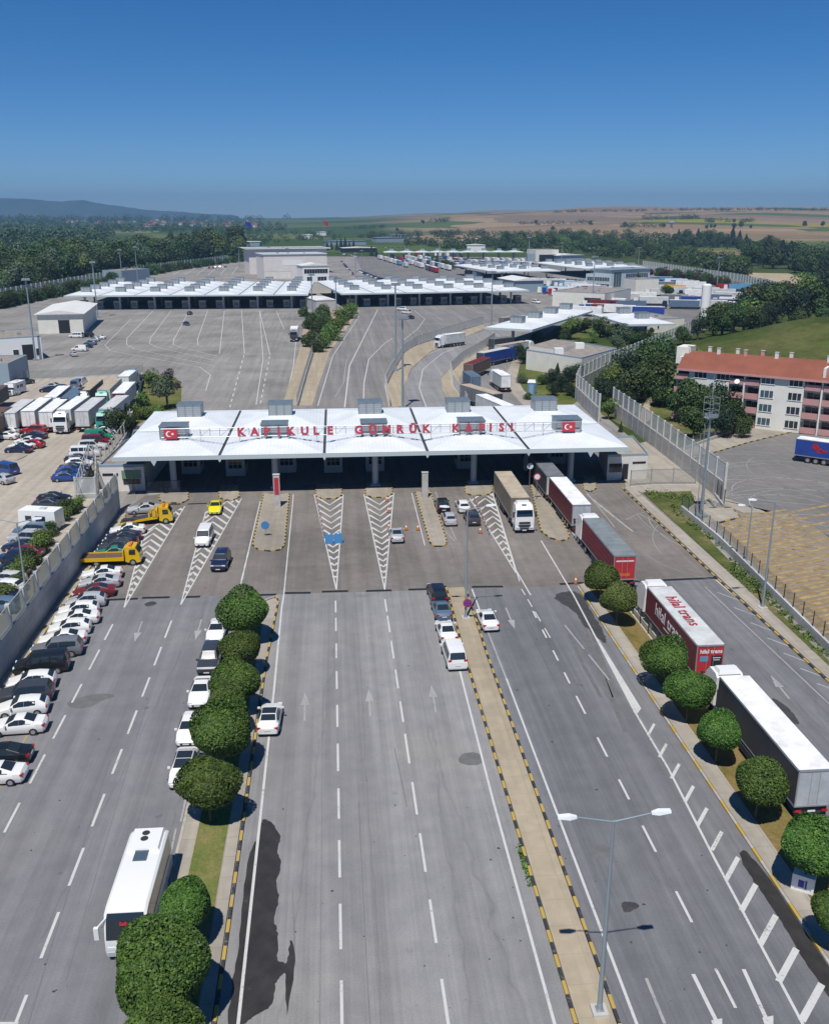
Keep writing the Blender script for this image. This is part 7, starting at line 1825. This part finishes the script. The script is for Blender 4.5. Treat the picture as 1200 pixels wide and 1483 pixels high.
# hedge row along the river fence
for k in range(34):
    x = lerp(-5, 350, k / 33); y = np.interp(x, [-5, 60, 150, 200, 260, 350], [447, 434, 417, 402, 391, 379]); p = G(x, y)
    tree(BROAD, (p.x, p.y, 0), 4.2 * rnd.uniform(.8, 1.3), 'round shrub in the hedge row inside the river fence', 'hedge row inside the river fence', k, 'shrub', 1, .3, True)
for k in range(9):
    p = G(690 + k * 3.4 - 65, 379 + k * 1.4); tree(BROAD, (p.x, p.y, 0), 4 * rnd.uniform(.8, 1.2), 'dark shrub of the strip between the lorry ranks', 'strip between the lorry ranks', k, 'shrub', 1, .3, True)
for k, (x, y, h) in enumerate([(494, 356, 15), (488, 357, 13), (500, 357, 17), (506, 357, 12), (480, 356, 11), (474, 357, 12), (512, 356, 13), (538, 365, 14), (545, 366, 12)]):
    p = G(x, y + 6); tree(PINE, (p.x, p.y, 0), h * .33 * mpp(y), 'dark cypress-like tree in the row behind the administration building', 'cypress row', k, 'pine_tree', 1.5, .2)

# ---- river wood: nearest trees one by one, the rest as one mass
MEADOW = [(134, 354), (190, 337), (282, 336), (292, 343), (240, 353), (180, 360)]
def in_poly(x, y, P):
    c = False; j = len(P) - 1
    for i in range(len(P)):
        if (P[i][1] > y) != (P[j][1] > y) and x < (P[j][0] - P[i][0]) * (y - P[i][1]) / (P[j][1] - P[i][1]) + P[i][0]: c = not c
        j = i
    return c
def scatter(P, n, rs, mind):
    out = []; xs = [p[0] for p in P]; ys = [p[1] for p in P]; tries = 0
    while len(out) < n and tries < n * 60:
        tries += 1; x, y = rs.uniform(min(xs), max(xs)), rs.uniform(min(ys), max(ys))
        if not in_poly(x, y, P) or in_poly(x, y, MEADOW): continue
        if any(abs(x - a) < mind[0] and abs(y - b) < mind[1] for a, b in out): continue
        out.append((x, y))
    return out
rs = random.Random(33)
def woods(P, n, mind, wpx, label, group, kinds, hz=1.0, vary=(.75, 1.25)):
    for k, (x, y) in enumerate(sorted(scatter(P, n, rs, mind), key=lambda q: q[1])):
        p = G(x, y); rad = wpx / 2 * rs.uniform(*vary) * p.y / F * 1.1
        tree(kinds[k % len(kinds)], (p.x, p.y, ground_z(p)), rad, label, group, k, 'tree', hz, .35)
woods([(-20, 436), (-20, 398), (130, 384), (340, 366), (350, 374), (200, 390), (60, 418)], 90, (7, 4), 36, 'tall tree in the river wood just outside the pale fence', 'near trees of the river wood', [BROAD, BROAD, BROAD, BROADL, BROAD, OLIVE])
woods([(720, 366), (800, 362), (960, 376), (1075, 398), (1075, 388), (960, 366), (800, 352), (730, 356)], 75, (6, 2.2), 16, 'tree in the green belt behind the lorry park fence', 'near trees of the green belt', [BROAD, BROAD, BROADL, BROAD])
woods([(1085, 385), (1180, 400), (1225, 420), (1225, 400), (1150, 378), (1085, 366)], 34, (9, 4), 26, 'dark tree of the wood beside the sandy bank', 'trees beside the sandy bank', [BROAD, BROAD, PINE])
woods([(975, 352), (1085, 356), (1085, 366), (1040, 362), (975, 360)], 26, (7, 3), 15, 'dark tree in the copse under the green field', 'copse under the green field', [BROAD, PINE, BROAD])
# scattered single trees in the fields
for k, (x, y, w) in enumerate([(1022, 329, 6), (1028, 328, 5), (1034, 328, 5), (1062, 328, 7), (1071, 326, 9), (1086, 329, 5), (1163, 325, 8), (1190, 325, 7), (1062, 320, 5), (284, 340, 10), (249, 349, 12), (575, 333, 5), (612, 322, 5), (776, 322, 5), (800, 331, 6), (855, 324, 6), (905, 326, 7), (960, 327, 6)]):
    p2 = GT(x, y + w * .4)
    tree(BROAD, p2, w / 2 * p2.y / F * 1.1, 'lone dark tree standing in the open fields' if x > 500 else 'dark pointed tree standing above the river plain', 'lone trees in the fields' if x > 500 else 'trees of the river plain', k, 'tree', 1.0 if x > 500 else 1.6, .4)

def mass(name, label, polys, leaf_n, mat, seed, hz=.9):
    """far woodland as one object: many small clouds of leaf clumps"""
    rs_ = np.random.RandomState(seed); Vs = []
    for P, n, rmin, rmax in polys:
        protos = [leaf_cloud(leaf_n, .19, seed * 5 + k, (1, 1, 1), .4, 6, .5) for k in range(5)]
        cnt = 0; xs = [p[0] for p in P]; ys = [p[1] for p in P]; tr = 0
        while cnt < n and tr < n * 40:
            tr += 1; x, y = rs_.uniform(min(xs), max(xs)), rs_.uniform(min(ys), max(ys))
            if not in_poly(x, y, P) or in_poly(x, y, MEADOW): continue
            p = GT(x, y)
            if p is None: continue
            z = p.z; r = rs_.uniform(rmin, rmax); c, s = math.cos(cnt), math.sin(cnt)
            V = protos[cnt % 5]; W = np.stack([V[:, 0] * c - V[:, 1] * s, V[:, 0] * s + V[:, 1] * c, V[:, 2] * hz * rs_.uniform(.8, 1.3)], 1) * r + np.array([p.x, p.y, z + r * .7])
            Vs.append(W); cnt += 1
    o = link(name, quads_mesh(name, np.concatenate(Vs), [mat])); tag(o, label, 'woodland', None, 'stuff')
mass('river_woodland', 'dense dark woodland on the river plain to the horizon', [([(-80, 402), (-80, 366), (180, 358), (330, 352), (352, 366), (330, 372), (130, 390)], 330, 5, 9), ([(-100, 366), (-100, 326), (60, 324), (190, 330), (200, 345), (170, 356)], 420, 7, 13),
      ([(200, 336), (330, 330), (345, 344), (300, 352), (215, 350)], 90, 5, 9), ([(150, 327), (330, 322.5), (420, 326), (420, 335), (340, 340), (180, 334)], 140, 6, 11), ([(-100, 324.5), (-100, 318), (200, 317.5), (420, 318), (330, 321), (100, 325)], 260, 10, 20), ([(330, 340), (480, 336), (500, 346), (350, 356)], 70, 4, 7)], 80, M['leaf_wood'], 3)
mass('belt_woodland', 'green belt of trees between the customs site and the tan fields', [([(560, 352), (700, 348), (800, 352), (800, 356), (730, 360), (640, 362), (600, 358)], 130, 4, 7), ([(690, 346), (760, 338), (930, 340), (1000, 352), (975, 365), (880, 362), (800, 352)], 190, 5, 8), ([(500, 344), (640, 338), (720, 340), (690, 346), (560, 349)], 90, 4, 8), ([(940, 372), (1085, 392), (1085, 400), (1000, 388)], 40, 4, 6), ([(1000, 366), (1085, 372), (1085, 388), (1000, 380)], 40, 2.5, 5), ([(700, 356), (960, 368), (1080, 392), (1080, 400), (960, 380), (800, 366), (720, 366)], 100, 4, 7), ([(1085, 358), (1210, 372), (1210, 400), (1150, 384), (1085, 376)], 70, 5, 9)], 80, M['leaf_wood'], 4)
mass('far_hedges', 'thin dark hedges and copses across the far farmland', [([(750, 325), (860, 322), (860, 325), (760, 328)], 30, 6, 10), ([(900, 329), (960, 329), (960, 331), (900, 332)], 24, 6, 10), ([(620, 322), (650, 320), (650, 323), (620, 324)], 14, 7, 12), ([(930, 318), (1010, 317), (1010, 319), (930, 320)], 40, 7, 12), ([(800, 308), (1000, 304.5), (1200, 305), (1200, 306.5), (1000, 306), (800, 309.5)], 220, 5, 10), ([(1020, 322), (1090, 321), (1090, 323), (1020, 324)], 24, 6, 10), ([(500, 331), (560, 329), (560, 331.5), (500, 334)], 30, 5, 8), ([(320, 312.5), (560, 309), (560, 310.5), (330, 315)], 160, 6, 12)], 40, M['leaf_wood'], 6, .6)
# weeds along the low wall
Vw = []
rsw = np.random.RandomState(9)
for a, b, n, r0 in [((940, 716), (1000, 724), 60, .5), ((970, 735), (1060, 800), 70, .45), ((1060, 815), (1120, 870), 45, .45), ((1115, 872), (1198, 952), 45, .35), ((1060, 826), (1100, 862), 30, .6), ((1215, 970), (1260, 1020), 20, .5)]:
    for k in range(n):
        t = rsw.rand(); x, y = lerp(a[0], b[0], t) + rsw.normal() * 4, lerp(a[1], b[1], t) + rsw.normal() * 2.2
        p = G(x, y); Vw.append(leaf_cloud(22, .13, k, (r0 * rsw.uniform(.6, 1.6), r0 * rsw.uniform(.6, 1.6), r0 * .8), .5, 4, .2) + np.array([p.x, p.y, r0 * .35]))
o = link('weeds', quads_mesh('weeds', np.concatenate(Vw), [M['leaf_light']])); tag(o, 'straggling weeds along the low blue-grey wall', 'weeds', None, 'stuff')
Vw = []
for k in range(14):
    p = G(*rl(.302, lerp(1225, 1285, rsw.rand()))); Vw.append(leaf_cloud(14, .12, k, (.2, .35, .18), .5, 4, .2) + np.array([p.x - .15, p.y, .1]))
o = link('kerb_weeds', quads_mesh('kerb_weeds', np.concatenate(Vw), [M['leaf_light']])); tag(o, 'tuft of weeds at the kerb of the beige median', 'weeds', None, 'stuff')
# ================================================================ far mountains
def mountains():
    D = 9300.0; pr = [(-700, 300), (-400, 293), (-200, 288), (-60, 284), (0, 286), (45, 288), (95, 291.5), (125, 289.5), (160, 296), (200, 302), (250, 306), (300, 309), (345, 312)]
    n = 260; cols = []
    rs = random.Random(2)
    for k in range(n + 1):
        px = lerp(-700, 345, k / n); py = float(np.interp(px, [q[0] for q in pr], [q[1] for q in pr]))
        x = (px - CX) * D / (F * CP + 429.5 * SP); tp = (312.0 - py) / 1416 * D * .953 * 1.0 + H
        tp += 2.5 * math.sin(k * .35) + 1.2 * math.sin(k * 1.1 + 1)
        cols.append((x, max(tp, 5)))
    V, Fs = [], []
    rows = [(-900, .0), (-650, .22), (-380, .55), (-150, .85), (0, 1.0), (300, .7), (900, 0)]
    for x, h in cols:
        for i, (dy, q) in enumerate(rows):
            V.append((x * (D + dy) / D, D + dy + 60 * math.sin(x / 260 + i), h * q + (7 * math.sin(x / 90 + i * 2) if 0 < q < 1 else 0) - 3))
    m_ = len(rows)
    for k in range(n):
        for i in range(m_ - 1): a = k * m_ + i; Fs.append((a, a + m_, a + m_ + 1, a + 1))
    me = bpy.data.meshes.new('mountains'); me.from_pydata(V, [], Fs); me.polygons.foreach_set('use_smooth', [True] * len(Fs))
    me.materials.append(meadow('mountain forest', (0.03, 0.05, 0.02), (0.05, 0.07, 0.03), (0.09, 0.10, 0.05), 0.004))
    o = link('mountains', me); tag(o, kind='structure')
mountains()
# ================================================================ air
HAZE = 1.3e-4
m = bpy.data.materials.new('haze air'); m.use_nodes = True; nt = m.node_tree
nt.nodes.remove(nt.nodes['Principled BSDF'])
pv = nt.nodes.new('ShaderNodeVolumePrincipled'); pv.inputs['Density'].default_value = HAZE
pv.inputs['Color'].default_value = (0.25, 0.47, 0.78, 1); pv.inputs['Anisotropy'].default_value = 0.0
nt.links.new(pv.outputs[0], nt.nodes['Material Output'].inputs['Volume'])
hb = MB().box((0, 5000, -2), (28000, 12000, 262)); o = hb.build('haze', [m]); tag(o, kind='stuff')
# ================================================================ light
EL, SHADOW = R(63), math.atan2(5.6, 1.45)         # the sun stands high behind the viewer; shadows fall ahead and a little aside
sd = rdir(SHADOW) * -1
world = bpy.data.worlds.new('World'); SC.world = world; world.use_nodes = True
wn = world.node_tree; bg = wn.nodes['Background']
sky = wn.nodes.new('ShaderNodeTexSky'); sky.sky_type = 'NISHITA'; sky.sun_disc = False
sky.sun_elevation = EL; sky.sun_rotation = math.atan2(sd.x, sd.y)
sky.altitude = 50; sky.air_density = 0.6; sky.dust_density = 0.15; sky.ozone_density = 8.0
hs = wn.nodes.new('ShaderNodeHueSaturation'); hs.inputs['Saturation'].default_value = 1.22
wn.links.new(sky.outputs[0], hs.inputs['Color']); wn.links.new(hs.outputs[0], bg.inputs['Color']); bg.inputs['Strength'].default_value = 0.086
L = bpy.data.lights.new('sun', 'SUN'); L.energy = 4.4; L.angle = R(0.53); L.color = (1.0, 0.965, 0.91)
so = bpy.data.objects.new('sun', L); COL.objects.link(so)
dv = Vector((-sd.x * math.cos(EL), -sd.y * math.cos(EL), -math.sin(EL)))
so.rotation_euler = dv.to_track_quat('-Z', 'Y').to_euler(); so.location = (-20, -60, 90)
# ================================================================ camera
cam = bpy.data.cameras.new('camera'); co = bpy.data.objects.new('camera', cam); COL.objects.link(co)
cam.sensor_fit = 'VERTICAL'; cam.sensor_height = 24.0; cam.lens = 24.0 * F / 1483.0
cam.clip_start = 0.5; cam.clip_end = 60000
co.location = (0, 0, H); co.rotation_euler = (math.pi / 2 - PITCH, 0, 0)
SC.camera = co
SC.view_settings.view_transform = 'Standard'; SC.view_settings.look = 'None'; SC.view_settings.exposure = 0.12; SC.view_settings.gamma = 1.0
SC.render.engine = 'CYCLES'
SC.cycles.max_bounces = 6; SC.cycles.diffuse_bounces = 3; SC.cycles.glossy_bounces = 3; SC.cycles.transparent_max_bounces = 24; SC.cycles.volume_bounces = 0
SC.cycles.use_denoising = True
